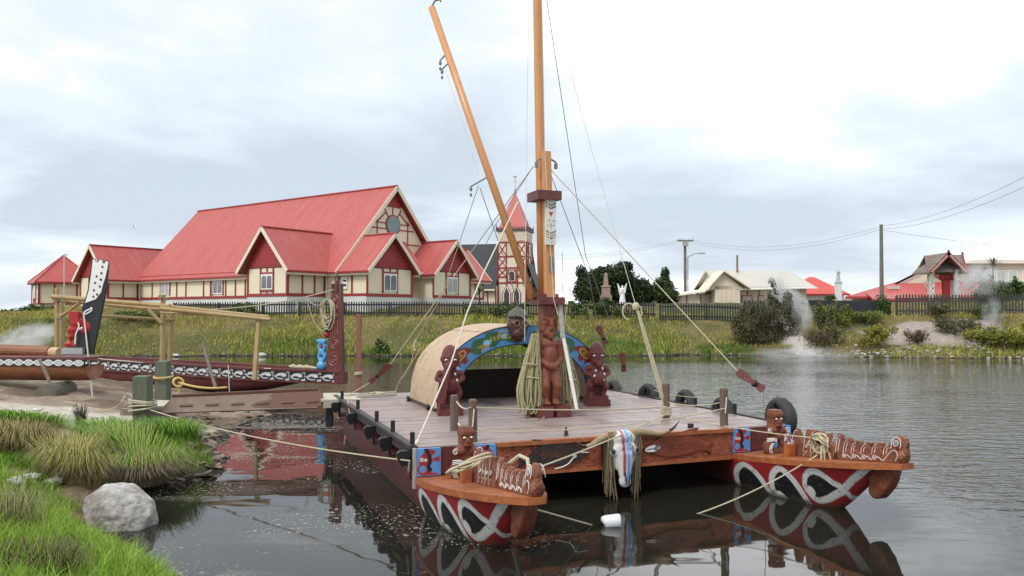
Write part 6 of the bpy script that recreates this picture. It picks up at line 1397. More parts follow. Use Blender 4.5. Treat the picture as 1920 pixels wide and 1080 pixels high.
# ------------------------------------------------------------------ longhorn skull on the beam
def skull():
    S = rthing('longhorn_skull', 'white longhorn skull with blue and red stripes hung on the front beam', 'skull', rw(3.10, -.16, DZ), RAFT_R)
    b = MB(); b.ell((0, 0, -.02), (.17, .11, .12)); b.ell((0, -.02, -.17), (.165, .10, .16)); b.cap((0, -.03, -.25), (0, -.07, -.62), .115, .062)
    b.ell((0, -.06, -.62), (.075, .06, .10)); b.ell((-.14, -.01, -.2), (.07, .08, .07)); b.ell((.14, -.01, -.2), (.07, .08, .07)); b.cap((-.15, .01, -.24), (-.09, .0, -.44), .05, .03); b.cap((.15, .01, -.24), (.09, 0, -.44), .05, .03)
    m = sculpt(b, .016, 2); m.v = [(x * 1.32, y * 1.1, z * 1.04) for x, y, z in m.v]; V = np.array(m.v); uv = V[:, [0, 2]]
    W_ = (.72, .71, .67); sh = [('line', [(-.055, .12), (-.035, -.55)], (.42, .05, .06), .042), ('line', [(.02, .12), (.022, -.62)], (.13, .38, .72), .062), ('disc', (-.20, -.20, .042), (.015, .015, .015)), ('disc', (.205, -.20, .042), (.02, .02, .02))]
    g = random.Random(3)
    for k in range(9): sh.append(('line', spiral(.09 + .04 * g.uniform(-1, 1), .05 - k * .028, .004, .022, 1.2, k, 9), (.12, .10, .12), .009))
    for k in range(5): sh.append(('line', [(.07 + k * .016, -.08 - k * .02), (.10 + k * .012, -.30)], (.22, .18, .25), .011))
    sh += [('line', [(-.03, -.52), (-.012, -.68)], (.02, .02, .02), .028), ('line', [(.055, -.55), (.03, -.69)], (.02, .02, .02), .028), ('line', [(0, -.62), (0, -.74)], (.03, .03, .03), .012)]
    cols = paint(uv, W_, sh, .006); cols[V[:, 1] > .03] = W_; m.c = [tuple(c) for c in cols]; m.usecol = True
    m.build('skull', PAINTED_SATIN, S, local=True, smooth=True)
    HORN = mat('horn', (0.30, 0.21, 0.11), .45, .3, 6, bump=.4, bscale=25); TIP = mat('dark_horn_tip', (.03, .025, .02), .35, .2, 5)
    for s, pts in ((1, [(.12, 0, .02), (.24, 0, .05), (.42, -.02, .035), (.60, -.04, .01), (.78, -.05, .05)]), (-1, [(-.12, 0, .02), (-.24, 0, .03), (-.42, -.06, -.02), (-.58, -.14, -.07), (-.70, -.18, -.08)])):
        sp = smoothline(pts, 5); n = len(sp); MB().tube(sp, [.075 - .050 * (i / n) for i in range(n)], 12).build('horn', HORN, S, local=True, smooth=True)
        e = Vector(sp[-1]); d = (e - Vector(sp[-4])).normalized(); MB().tube([e - d * .005, e + d * .08 + Vector((0, 0, .02)), e + d * .19 + Vector((0, 0, .10))], [.027, .02, .003], 10).build('horn_tip', TIP, S, local=True, smooth=True)
    g = random.Random(4)
    for s in (-1, 1):
        fr = MB()
        for k in range(44):
            x = s * g.uniform(.20, .30); y = g.uniform(-.06, .08); L_ = g.uniform(.55, .95) if k % 5 else g.uniform(.8, 1.1); x2 = x * .86 + g.uniform(-.07, .07)
            fr.tube([(x * .9, y, .08), (x, y - .02, -.15), ((x + x2) / 2, y, -L_ * .6), (x2, y + g.uniform(-.03, .03), -L_ + .08)], g.choice((.006, .009, .012)), 4)
        fr.build('fibre_fringe', mat('dry_flax', (0.20, 0.155, 0.09), .9, .5, 9), S, local=True)
skull()
p_ = atz(1148, 985, 0); FL = thing('float', 'white plastic drum float on the water beneath the skull', 'float', (p_.x, p_.y, 0))
mb = MB(); mb.tube([(-.10, 0, .02), (-.095, 0, .025), (-.08, 0, .03), (.08, 0, .05), (.092, 0, .05), (.097, 0, .05)], [.05, .078, .085, .085, .078, .05], 18); mb.build('drum', mat('white_plastic', (.68, .69, .70), .4, .1, 6), FL, local=True, smooth=True)
mb = MB(); mb.tube([(-.098, 0, -.012), (.098, 0, .005)], .072, 18, False); mb.build('dirty_band', mat('brown_scum', (.25, .18, .11), .8, .3, 12), FL, local=True, smooth=True)
# ------------------------------------------------------------------ canoes and landing at the left
def red_canoe():
    ps = aty(646, 700, 22.0); pb = aty(60, 668, 28.0); ax = (pb - ps); ax.z = 0; L_ = ax.length; ax.normalize(); sd = Vector((ax.y, -ax.x, 0))   # sd points to the camera side
    if sd.y > 0: sd = -sd
    C = thing('red_war_canoe', 'long maroon canoe with black and white painted side and tall carved sternpost', 'canoe', (ps.x, ps.y, 0))
    up = Vector((0, 0, 1))
    top = lambda a: .84 + .012 * a; 
    def hw(a): return .06 + .46 * sstep(0, 3.2, np.array(a)).item()
    def keel(a): return .62 - .52 * sstep(0.2, 4.0, np.array(a)).item()
    n, k = 40, 14; vs = []
    for i in range(n + 1):
        a = L_ * i / n + .25
        for j in range(k + 1):
            t = math.pi * j / k; c = math.cos(t); x = math.copysign(abs(c) ** .7, c) * hw(a); z0 = top(a) - .33; z = z0 + (keel(a) - z0) * math.sin(t) ** .8
            vs.append(ps * 1 + ax * a + sd * x + up * z - up * ps.z)
    fs = [(i * (k + 1) + j, i * (k + 1) + j + 1, (i + 1) * (k + 1) + j + 1, (i + 1) * (k + 1) + j) for i in range(n) for j in range(k)]; fs.append(tuple(range(k + 1)))
    MB().add(vs, fs).build('hull', MAROON, C, smooth=True)
    # strakes: painted board both sides
    Wt, Bk = (.66, .66, .65), (.014, .016, .024)
    def strake(side, paintit):
        mb = MB(); nx, ny = (560, 22) if paintit else (30, 2); h = .26
        uv = np.array([(L_ * i / nx, h * j / ny) for i in range(nx + 1) for j in range(ny + 1)])
        if paintit:
            per = .64; x = np.mod(uv[:, 0] * 1.32, per); q = np.stack([x, uv[:, 1]], 1)
            sh = [('poly', smoothline([(.05, .12), (.10, .20), (.22, .215), (.36, .20), (.46, .15), (.42, .11), (.30, .14), (.18, .10)], 4, True), Wt), ('poly', smoothline([(.14, .05), (.28, .03), (.45, .055), (.53, .12), (.50, .15), (.42, .075), (.28, .06)], 4, True), Wt)]
            sh += [('line', [(x0, .225), (x0 + .03, .19)], Bk, .010) for x0 in (.12, .17, .22, .27, .32, .37)] + [('poly', [(.56, .25), (.60, .16), (.64, .25)], Wt), ('poly', [(.56, .01), (.60, .10), (.64, .01)], Wt), ('poly', [(.0, .25), (.03, .18), (.06, .25)], Wt), ('disc', (.59, .13, .022), Wt), ('poly', [(0, .0), (.1, .0), (.06, .05), (.02, .06)], Wt)]
            cols = paint(q, Bk, sh, .012)
        else: cols = np.tile(np.array(MAR_P), (len(uv), 1))
        off = .025
        mb.grid(lambda s_, t_: ps + ax * (.28 + s_ * L_) + sd * side * (hw(.28 + s_ * L_) + off) + up * (top(.28 + s_ * L_) - .30 + h * t_ - ps.z), nx, ny, cols=cols, flip=(side > 0)); mb.build('painted_strake', PAINTED, C)
        for dz, hh, nm in ((-.0, .06, 'gunwale'), (-.325, .05, 'lower_batten')):
            m = MB(); N_ = 24
            for i in range(N_):
                a0, a1 = .05 + L_ * i / N_, .05 + L_ * (i + 1) / N_; m.beam(ps + ax * a0 + sd * side * (hw(a0) + .015) + up * (top(a0) + dz - ps.z), ps + ax * a1 + sd * side * (hw(a1) + .015) + up * (top(a1) + dz - ps.z), .09, hh)
            m.build(nm, MAROON, C)
        m = MB(); N_ = 24
        for i in range(N_):
            a0, a1 = .1 + L_ * i / N_, .1 + L_ * (i + 1) / N_; m.beam(ps + ax * a0 + sd * side * (hw(a0) - .01) + up * (top(a0) - .17 - ps.z), ps + ax * a1 + sd * side * (hw(a1) - .01) + up * (top(a1) - .17 - ps.z), .05, .30)
        m.build('side_plank', MAROON, C)
    strake(1, True); strake(-1, False)
    MB().box(ps + ax * .05 + up * (top(0) - .16 - ps.z), (.16, .22, .34), Matrix.Rotation(math.atan2(ax.y, ax.x), 3, 'Z')).build('stern_block', MAROON, C)
    # sternpost
    o = ps + up * (top(0) - ps.z)
    out = [(.05, 0), (.62, 0), (.56, .5), (.50, 1.1), (.46, 1.7), (.44, 2.45), (.39, 2.45), (.385, 2.18), (.31, 2.18), (.305, 2.55), (.25, 2.55), (.245, 2.18), (.17, 2.18), (.165, 2.46), (.11, 2.46), (.09, 1.7), (.06, .9)]
    post = MB().prism(out, o, ax, up, .12).build('sternpost', MAROON, C)
    hi = mat('carved_ridge', (0.27, 0.10, 0.07), .45, .2, 8)
    for cx, cz, r in ((.33, .32, .20), (.29, .78, .17), (.27, 1.55, .09), (.265, 1.78, .09), (.27, 2.05, .11)):
        MB().tube([o + ax * x + up * z + sd * .064 for x, z in spiral(cx, cz, .015, r, 2.1, 1.0, 34)], .016, 5).build('spiral_carving', hi, post)
    for cx in (.20, .29, .37): MB().tube([o + ax * cx + up * 1.02 + sd * .064, o + ax * cx + up * 1.42 + sd * .064], .018, 5).build('ridge_carving', hi, post)
    # blue figure at the foot of the sternpost
    bl = mat('sky_blue_paint', (0.085, 0.34, 0.62), .4, .12, 6)
    f = MB(); q = o + ax * .80
    f.ell(q + up * .14, (.15, .12, .14)); ringp = lambda z, r, t: f.tube([q + ax * (-.02 * z) + up * z + ax * r * math.cos(a) + up * r * 1.05 * math.sin(a) for a in [2 * math.pi * i / 16 for i in range(17)]], t, 8)
    ringp(.40, .10, .062); ringp(.68, .10, .055); f.beam(q + up * .84 - ax * .16, q + up * .84 + ax * .16, .12, .10); f.cap(q + up * .54 - ax * .06, q + up * .54 + ax * .06, .06, .06)
    sculpt(f, .022, 2).build('blue_figure', bl, C, smooth=True)
    MB().ell(q + up * .68 + sd * .02, (.05, .04, .04)).build('red_tongue', mat('bright_red_paint', (.42, .02, .03), .4), C, smooth=True)
    f = MB(); f.ell(q + up * 1.02 - ax * .18, (.10, .09, .09)); f.build('red_boss', MATS['bright_red_paint'], C, smooth=True)
    f = MB(); f.ell(q + up * 1.22 - ax * .22, (.16, .12, .12)); f.ell(q + up * 1.36 - ax * .25, (.13, .11, .10)); f.ell(q + up * 1.9 - ax * .34, (.08, .07, .08)); f.cap(q + up * 1.4 - ax * .28, q + up * 1.9 - ax * .36, .06, .06); sculpt(f, .03, 1).build('green_figure', mat('dark_green_paint', (.03, .05, .03), .5, .3, 9), C, smooth=True)
    # hank of rope hung on the sternpost
    g = random.Random(9); m = MB(); h0 = q + up * 2.0 - ax * .30 + sd * .10
    for kk in range(11):
        w_, h_ = g.uniform(.14, .24), g.uniform(.5, .85) * (1 if kk < 8 else 1.3); c0 = h0 + ax * g.uniform(-.06, .10) - up * h_ / 2
        m.tube([c0 + ax * (w_ * math.sin(t) * (1 + .15 * math.cos(t))) + up * (h_ / 2 * math.cos(t)) + sd * (.02 * kk % .07) for t in [2 * math.pi * i / 18 for i in range(19)]], .013, 5)
    setp(m.build('rope_hank', ROPE), 'hank of cream rope hung on the carved sternpost', 'rope')
    m = MB(); a0 = h0; m.tube(catenary(h0 + up * .1, aty(574, 556, 22.2), .25), .012, 5); m.tube(catenary(aty(574, 556, 22.2), h0 + up * -.75, .42), .012, 5); setp(m.build('rope', ROPE), 'loose cream rope looping left from the sternpost hank', 'rope')
    setp(MB().tube(catenary(aty(626, 543, 22), aty(320, 580, 21), .18), .014, 5).build('rope', ROPE), 'cream rope running from the sternpost top to the pole frame', 'rope')
    b = MB(); 
    for i in range(7): b.cap(ps + ax * (1.0 + i * .14) + up * (top(1) + .05 - ps.z), ps + ax * (1.25 + i * .12) + up * (top(1) + .09 + .03 * (i % 2) - ps.z), .045, .04)
    setp(sculpt(b, .03, 1).build('rope_bundle', ROPE, smooth=True), 'bundle of cream rope lying on the canoe stern by the blue figure', 'rope')
    setp(MB().tube(catenary(ps + ax * 2.2 + sd * .5 + up * (top(2) - ps.z + .03), ps + ax * 9.5 + sd * .6 + up * (top(9) - ps.z + .05), .05), .012, 5).build('rope', ROPE_W), 'white rope stretched along the top of the maroon canoe', 'rope')
red_canoe()

def log_canoe():
    Y = 19.2; a, b = aty(-60, 694, 19.8), aty(178, 694, Y); ax = (a - b); ax.z = 0; L_ = ax.length; ax.normalize(); sd = Vector((ax.y, -ax.x, 0)); sd = -sd if sd.y > 0 else sd; up = Vector((0, 0, 1))
    C = thing('log_canoe', 'brown dugout log canoe with white scroll strip propped on a log', 'canoe', (b.x, b.y, .8))
    rz = b.z + .10; n, k = 16, 16; vs = []
    for i in range(n + 1):
        t = L_ * i / n; r = .37 * (1 - .10 * math.exp(-t * 3)); 
        for j in range(k + 1):
            q = math.pi * j / k; vs.append(b + ax * t + sd * (math.cos(q) * .37 * r / .37) + up * (rz + .02 - r * math.sin(q) ** .9 * 1.05 - b.z))
    fs = [(i * (k + 1) + j, i * (k + 1) + j + 1, (i + 1) * (k + 1) + j + 1, (i + 1) * (k + 1) + j) for i in range(n) for j in range(k)]; fs += [tuple(range(k + 1)), tuple(reversed([n * (k + 1) + j for j in range(k + 1)]))]
    hullo = MB().add(vs, fs).build('hull', LOGBROWN, C, smooth=True)
    Wt, Bk = (.68, .68, .66), (.016, .018, .022); mb = MB(); nx, ny, h = 300, 16, .17
    uv = np.array([(L_ * i / nx, h * j / ny) for i in range(nx + 1) for j in range(ny + 1)]); per = .27; q = np.stack([np.mod(uv[:, 0], per), uv[:, 1]], 1)
    ringpts = [(.135 + .10 * math.cos(t), .085 + .058 * math.sin(t)) for t in [2 * math.pi * i / 20 for i in range(21)]]
    sh = [('line', ringpts, Wt, .030), ('line', [(.05, .05), (.22, .12)], Wt, .02), ('line', [(.05, .12), (.22, .05)], Wt, .02), ('disc', (.0, .085, .03), Wt), ('disc', (per, .085, .03), Wt), ('line', [(.135, .02), (.135, .15)], Wt, .016)]
    mb.grid(lambda s_, t_: b + ax * (s_ * L_) + sd * .395 + up * (rz + .01 + h * t_ - b.z), nx, ny, cols=paint(q, Bk, sh, .012), flip=True); mb.build('scroll_strip', PAINTED, C)
    MB().beam(b + sd * .36 + up * (rz + .095 - b.z), b + ax * L_ + sd * .36 + up * (rz + .095 - b.z), .055, .17).build('strip_board', BLACKP, C)
    MB().beam(b + ax * -.02 + up * (rz + .20 - b.z), b + ax * L_ + up * (rz + .20 - b.z), .76, .05).build('gunwale_deck', MAROON, C)
    # upper log lying on top and end cap
    setp(MB().tube([aty(95, 660, 19.9), aty(-60, 654, 20.3)], .15, 14).build('loose_log', LOGBROWN, smooth=False), 'smaller brown log lying on top of the dugout canoe', 'log')
    setp(MB().tube([aty(112, 661, 19.75), aty(97, 660, 19.85)], .125, 14).build('cut_log_end', mat('fresh_cut_timber', (.50, .36, .20), .7, .15, 8)), 'short pale cut timber round at end of the loose log', 'log')
    # tall sternpost, white above and black below
    Yp = 19.25; pw = lambda px, py, y=Yp: aty(px, py, y)
    def outline(px, t, m, nm, y, par): 
        w = [pw(*p, y) for p in px]; o = w[0]; MB_ = MB().prism([((q - o).x, (q - o).z) for q in w], o, (1, 0, 0), (0, 0, 1), t); return MB_.build(nm, m, par)
    blk = mat('black_gloss_paint', (.018, .019, .023), .4, .2, 5)
    body = outline([(150, 664), (175, 664), (186, 610), (199, 545), (204, 489), (198, 488), (197, 493), (193, 493), (192, 487), (186, 486), (184, 491), (179, 490), (178, 485), (174, 485), (171, 510), (166, 545), (159, 568), (155, 577), (155, 583), (162, 587), (158, 600), (150, 618), (145, 640), (138, 655)], .09, blk, 'sternpost', Yp, C)
    outline([(160, 568), (180, 561), (190, 548), (193, 535), (198, 520), (201, 505), (203.4, 491), (198.5, 489.5), (197, 494), (193, 494), (191.5, 488), (186.5, 487), (184.5, 492), (179.5, 491), (178, 486.5), (174.6, 486.5), (172, 510), (167, 545)], .03, WHITE, 'white_panel', Yp - .045, body)
    for i, (px, py, w) in enumerate(((192, 500, 4), (190, 512, 4), (181, 518, 4), (189, 524, 5), (178, 530, 4), (187, 537, 4), (176, 544, 4), (182, 552, 4), (175, 556, 3.5))):
        outline([(px - w / 2, py), (px, py - 2.4), (px + w / 2, py - .6), (px + w / 3, py + 2.4), (px - w / 3, py + 2)], .01, mat('dark_red_spot', (.10, .03, .03), .5) if i % 2 == 0 else blk, 'cut_out', Yp - .064, body)
    MB().tube([pw(x, y, Yp - .06) for x, y in smoothline([(157, 590), (160, 584), (168, 580), (172, 577), (171, 583), (163, 588), (157, 590)], 4)], .018, 6).build('white_curl', WHITE, body)
    MB().ell(pw(152, 616, Yp - .06), (.075, .03, .035), (0, -.4, 0)).build('white_mouth', WHITE, body, smooth=True)
    rd = mat('scarlet_paint', (.36, .018, .02), .4, .15, 6)
    f = MB(); f.ell(pw(165, 613, Yp - .02), (.09, .05, .14)); f.cap(pw(160, 600, Yp - .02), pw(157, 622, Yp - .02), .06, .07); sculpt(f, .025, 2).build('red_relief', rd, body, smooth=True)
    f = MB(); f.box(pw(142, 593), (.26, .2, .25)); f.cap(pw(140, 606), pw(150, 606), .12, .10); f.cap(pw(136, 618), pw(142, 618), .12, .11); f.cap(pw(133, 632), pw(138, 628), .08, .10); f.ell(pw(130, 645), (.13, .1, .07)); f.cap(pw(128, 648), pw(142, 648), .06, .06); f.cap(pw(147, 609), pw(152, 625), .04, .03)
    sculpt(f, .028, 2).build('red_figure', rd, C, smooth=True)
    f = MB(); f.tube([pw(x, y, Yp - .12) for x, y in smoothline([(146, 605), (148, 612), (142, 628), (141, 645)], 4)], .016, 6); f.build('white_edge', WHITE, C)
    MB().box(pw(137, 658, Yp - .1), (.50, .12, .15)).build('mounting_block', mat('grey_metal_box', (.33, .34, .34), .5, .15, 3), C)
    # props and supports
    setp(MB().tube([aty(130, 728, 19.6), aty(86, 738, 18.3)], [.19, .22], 14).build('support_log', mat('grey_green_log', (.14, .13, .10), .9, .3, 4, bump=.5, bscale=12)), 'grey round log supporting the dugout canoe', 'log')
    e = atz(108, 750, zland(-9.5, 16.6)); setp(MB().beam(aty(74, 673, 18.5), (e.x, e.y, e.z), .10, .07).build('prop_stick', GREYWOOD), 'grey weathered prop leaning on the dugout canoe', 'prop')
    e1 = pw(157, 587, Yp - .08); e2 = atz(174, 751, zland(-9.1, 16.8)); R_ = thing('stay_line', 'white stay line from black sternpost down to a wood block on the sand', 'rope', e2)
    MB().tube([e1, e2], .018, 6).build('line', ROPE_W, R_); MB().box(e2, (.22, .12, .08)).build('block', GREYWOOD, R_)
log_canoe()

def pole_frame():
    F = thing('pole_trestle', 'lashed frame of tan round poles standing behind the dugout canoe', 'frame', (*aty(200, 700, 21.5).xy, .5))
    def pl(a, b, r=.05, nm='pole'): MB().tube([a, b], [r, r * .92], 9).build(nm, BAMBOO, F)
    y0, y1 = 21.6, 21.2
    pl(aty(107, 665, y0), aty(107, 540, y0), .065, 'upright'); pl(aty(115, 665, y0 + .5), aty(116, 560, y0 + .5), .055, 'upright')
    pl(aty(304, 700, y1), aty(306, 553, y1), .07, 'upright'); pl(aty(316, 705, y1 + .6), aty(323, 572, y1 + .6), .06, 'upright')
    pl(aty(98, 556, y0 - .1), aty(318, 574, y1 - .1), .065, 'crossbar'); pl(aty(110, 563, y0 + .3), aty(314, 581, y1 + .3), .06, 'crossbar'); pl(aty(185, 592, y0 + .5), aty(330, 600, y1 + .5), .045, 'crossbar')
    pl(aty(113, 594, y0 - .05), aty(152, 566, y0 - .15), .045, 'brace'); pl(aty(278, 580, y1 - .1), aty(303, 606, y1 - .1), .05, 'brace'); pl(aty(300, 556, y1 - .2), aty(312, 560, y1 + 1.2), .05, 'crossbar')
    for px, py, y in ((108, 562, y0 - .02), (305, 578, y1), (113, 594, y0), (319, 578, y1 + .3)):
        c = aty(px, py, y)
        MB().tube([c + Vector((.10 * math.cos(t * 1.7), .10 * math.sin(t * 1.7), .012 * t - .06)) for t in range(12)], .016, 5).build('lashing', ROPE, F)
    G = thing('pole_rail', 'low rail of paired tan poles on one post by the maroon canoe', 'rail', (*aty(480, 712, 20.3).xy, .4))
    def pg(a, b, r=.05, nm='pole'): MB().tube([a, b], [r, r * .92], 9).build(nm, BAMBOO, G)
    pg(aty(300, 578, 20.9), aty(508, 599, 20.2), .052, 'rail_pole'); pg(aty(312, 574, 21.3), aty(504, 594, 20.6), .048, 'rail_pole'); pg(aty(300, 586, 20.8), aty(400, 590, 20.8), .03, 'rail_pole')
    MB().beam(aty(477, 712, 20.2), aty(486, 594, 20.35), .11, .07).build('post', BAMBOO, G)
    setp(MB().tube([aty(404, 725, 20), aty(380, 645, 20)], [.045, .035], 8).build('prop_stick', GREYWOOD), 'thin grey stick leaning against the maroon canoe', 'prop')
    setp(MB().tube([aty(430, 735, 20.5), aty(428, 684, 20.5)], .012, 5).build('rope', ROPE_W), 'short white line hanging down the maroon canoe side', 'rope')
pole_frame()

def landing():
    # red-brown tall post by the gangway
    p = aty(672, 742, 19.0); T = thing('mooring_post', 'tall slim red-brown mooring post behind the raft corner', 'post', (p.x, p.y, -.5)); 
    MB().hexa([(p.x - .06, p.y - .06, -.6), (p.x + .06, p.y - .06, -.6), (p.x + .06, p.y + .06, -.6), (p.x - .06, p.y + .06, -.6), (p.x - .05, p.y - .05, 2.45), (p.x + .06, p.y - .05, 2.45), (p.x + .06, p.y + .06, 2.40), (p.x - .05, p.y + .06, 2.40)]).build('shaft', mat('red_brown_post', (.24, .095, .065), .8, .25, 2, stretch=(8, 8, 1), bump=.3, bscale=12), T)
    MB().tube([(p.x + .085 * math.cos(t), p.y + .085 * math.sin(t), .98 + .006 * t) for t in range(16)], .02, 5).build('rope_binding', ROPE, T)
    def gpost(name, label, px, pyb, pyt, Y, w):
        b, t = aty(px, pyb, Y), aty(px, pyt, Y); o = thing(name, label, 'post', (b.x, b.y, b.z - .2), group='green jetty posts')
        h = w / 2; MB().hexa([(b.x - h, Y - h, b.z - .4), (b.x + h, Y - h, b.z - .4), (b.x + h, Y + h, b.z - .4), (b.x - h, Y + h, b.z - .4), (t.x - h * 1.05, Y - h, t.z), (t.x + h, Y - h, t.z), (t.x + h, Y + h, t.z + .02), (t.x - h, Y + h, t.z + .02)]).build('shaft', POST_G, o); return o, b, t
    o1, b1, t1 = gpost('jetty_post', 'near green square jetty post with rope wound round it', 268, 800, 706, 14.4, .25)
    c = aty(268, 758, 14.4)
    for k in range(4):
        q = MB(); q.tube([(c.x + .185 * math.copysign(min(1, abs(math.cos(t)) * 1.3), math.cos(t)), c.y + .185 * math.copysign(min(1, abs(math.sin(t)) * 1.3), math.sin(t)), c.z + .05 * k - .08 + .03 * math.cos(t + k)) for t in [2 * math.pi * i / 20 for i in range(21)]], .018, 6); q.build('rope_turn', ROPE, o1)
    o2, b2, t2 = gpost('jetty_post', 'farther green square jetty post tied with yellow rope', 306, 752, 678, 16.9, .24)
    c = aty(306, 706, 16.9)
    q = MB(); q.tube([(c.x + .19 * math.cos(t), c.y + .19 * math.sin(t), c.z + .02 * math.sin(t)) for t in [2 * math.pi * i / 20 for i in range(21)]], .025, 6); q.build('rope_turn', mat('yellow_rope', (.50, .36, .13), .85, .15, 25), o2)
    kk = aty(333, 716, 16.4); q = MB(); 
    for i in range(4): q.tube([kk + Vector((.10 * math.cos(t) + .02 * i, -.03 * i, .09 * math.sin(t))) for t in [2 * math.pi * j / 12 for j in range(13)]], .022, 6)
    q.tube([kk, kk + Vector((.02, 0, -.14)), kk + Vector((.05, 0, -.24))], .024, 6); q.tube([kk + Vector((.03, 0, 0)), kk + Vector((.06, 0, -.22))], .024, 6); sculpt(q, .014, 1).build('rope_knot', MATS['yellow_rope'], o2, smooth=True)
    setp(MB().tube(catenary(kk, aty(425, 726, 15.1), .06), .022, 6).build('rope', MATS['yellow_rope']), 'yellow rope from the farther jetty post to the gangway top', 'rope')
    # gangway: long brown panel with cleats, tipped on edge
    A0, A1, B1, B0 = aty(303, 775, 14.6), aty(606, 765, 15.2), aty(607, 730, 15.4), aty(322, 738, 14.85)
    G = thing('gangway', 'long brown plywood gangway panel with battens tipped on its side', 'gangway', A0)
    ex = (A1 - A0); Lg = ex.length; ex.normalize(); ey = (B0 - A0); ey = (ey - ex * ey.dot(ex)).normalized(); hgt = .40; nrm = ex.cross(ey)
    outl = [(0, 0), (Lg - .12, 0), (Lg - .02, .06), (Lg, .14), (Lg, hgt - .12), (Lg - .06, hgt - .03), (Lg - .15, hgt), (.16, hgt - .06), (.0, .10)]
    pn = MB().prism(outl, A0, ex, ey, .035).build('panel', GANG, G)
    st = [(Lg - .0 - .02, .08), (Lg - .03, hgt - .08), (Lg - .18, hgt - .01), (Lg - .7, hgt - .02), (Lg - 1.0, hgt - .10), (Lg - .95, hgt - .18), (Lg - 1.25, .15), (Lg - 1.3, .06), (Lg - .9, .03), (Lg - .15, .02)]
    MB().prism(smoothline(st, 3, True), A0 + nrm * (.018 if nrm.y < 0 else -.018), ex, ey, .006).build('dark_stain', GANG_WET, pn)
    sg = 1 if nrm.y < 0 else -1
    for k in range(7): MB().beam(A0 + ex * (.30 + k * .455) + ey * .13 + nrm * sg * .035, A0 + ex * (.30 + k * .455 + .22) + ey * .135 + nrm * sg * .035, .03, .035).build('batten', GANG, G)
    MB().beam(A0 + ex * .15 + ey * (hgt - .04), A0 + ex * (Lg - .1) + ey * (hgt + .015), .10, .045).build('top_edge', GANG_WET, G)
    # jetty frame under it
    J = thing('landing_stage', 'low timber landing stage between the jetty posts and gangway', 'jetty', aty(270, 780, 14.7))
    MB().beam(aty(228, 772, 14.7), aty(330, 774, 14.75), .12, .12).build('bearer', GREYWOOD, J)
    for i in range(4): 
        q0, q1 = aty(284 + i * 9, 764, 14.75), aty(298 + i * 9, 752, 16.4); MB().beam(q0, q1, .10, .04).build('board', PLANKW, J)
    MB().beam(aty(285, 812, 14.8), aty(285, 775, 14.8), .14, .14).build('stub', POST_G, J)
    # pale end planks resting on the raft
    E = thing('end_platform', 'pale plank platform bridging the gangway to the raft corner', 'platform', aty(650, 752, 15.5))
    for i in range(5):
        q0, q1 = aty(609 + i * 15, 751, 15.2), aty(614 + i * 13, 739, 16.2); MB().beam(q0, q1, .155, .05).build('plank', PLANKW, E)
    MB().beam(aty(607, 757, 15.15), aty(694, 757, 15.2), .08, .15).build('edge_beam', mat('pale_edge_beam', (.36, .31, .25), .8, .2, 3), E)
    for px in (618, 664): MB().beam(aty(px, 800, 15.4), aty(px, 752, 15.4), .12, .12).build('stub', BLACKP, E)
    # boulder
    import bmesh
    g = random.Random(21); bm = bmesh.new()
    for p in ((-.40, -.10, -.05), (-.33, -.22, .16), (-.28, .10, .26), (-.10, -.18, .30), (.02, .20, .30), (.20, -.12, .27), (.34, .05, .20), (.41, -.10, .06), (.36, -.20, -.16), (.12, -.30, -.26), (-.18, -.30, -.22), (-.05, -.31, .02), (.24, -.25, .06), (-.30, .28, .05), (.25, .30, .0), (.0, .3, -.25), (-.42, .1, -.2), (.4, .15, -.22)): bm.verts.new(p)
    bmesh.ops.convex_hull(bm, input=bm.verts); bmesh.ops.triangulate(bm, faces=bm.faces[:]); bmesh.ops.subdivide_edges(bm, edges=bm.edges[:], cuts=9, use_grid_fill=True)
    bmesh.ops.smooth_vert(bm, verts=bm.verts[:], factor=.5, use_axis_x=True, use_axis_y=True, use_axis_z=True)
    bm.normal_update()
    for v in bm.verts:
        q = v.co; d = mnoise.fractal(q * 5 + Vector((3, 1, 7)), 1.0, 2.0, 5); r_ = abs(mnoise.noise(q * 3.3 + Vector((9, 2, 4)))); v.co = q + v.normal * (.022 * d - .05 * max(0, .12 - r_))
    me = bpy.data.meshes.new('boulder'); bm.to_mesh(me); bm.free(); me.materials.append(ROCKM); o = bpy.data.objects.new('boulder', me); COL.objects.link(o); o.location = (-4.60, 9.36, .17); o.rotation_euler = (.06, .16, -.15); o.scale = (1.06, 1, .92); setp(o, 'large pale limestone boulder at the water edge among the grass', 'rock')
    # clods and debris on the mud
    mb = MB(); g = random.Random(8)
    for i in range(520):
        px, py = g.uniform(285, 520), g.uniform(772, 900); q = atz(px, py, .1); h, d = land(np.array([q.x]), np.array([q.y]))
        if d[0] < -.15 or d[0] > 2.2: continue
        s_ = g.uniform(.02, .085); n0 = len(mb.v); mb.ell((q.x, q.y, max(float(h[0]), -.02) + s_ * .15), (s_ * g.uniform(1, 2.6), s_, s_ * .33), (g.uniform(-.4, .4), g.uniform(-.4, .4), g.uniform(0, 3)), nu=7, nv=5)
        cc = g.choice([(.13, .095, .068), (.18, .135, .10), (.09, .068, .05), (.24, .185, .14)])
        for k in range(n0, len(mb.v)): mb.c[k] = cc; mb.v[k] = tuple(Vector(mb.v[k]) + Vector((g.uniform(-1, 1), g.uniform(-1, 1), g.uniform(-1, 1))) * s_ * .2)
    mb.usecol = True; setp(mb.build('mud_clods', P('mud', rough=.8, var=.3, scale=14, bump=.6, bscale=30)), 'brown clods and debris on the muddy shore under the gangway', 'mud', kind='stuff')
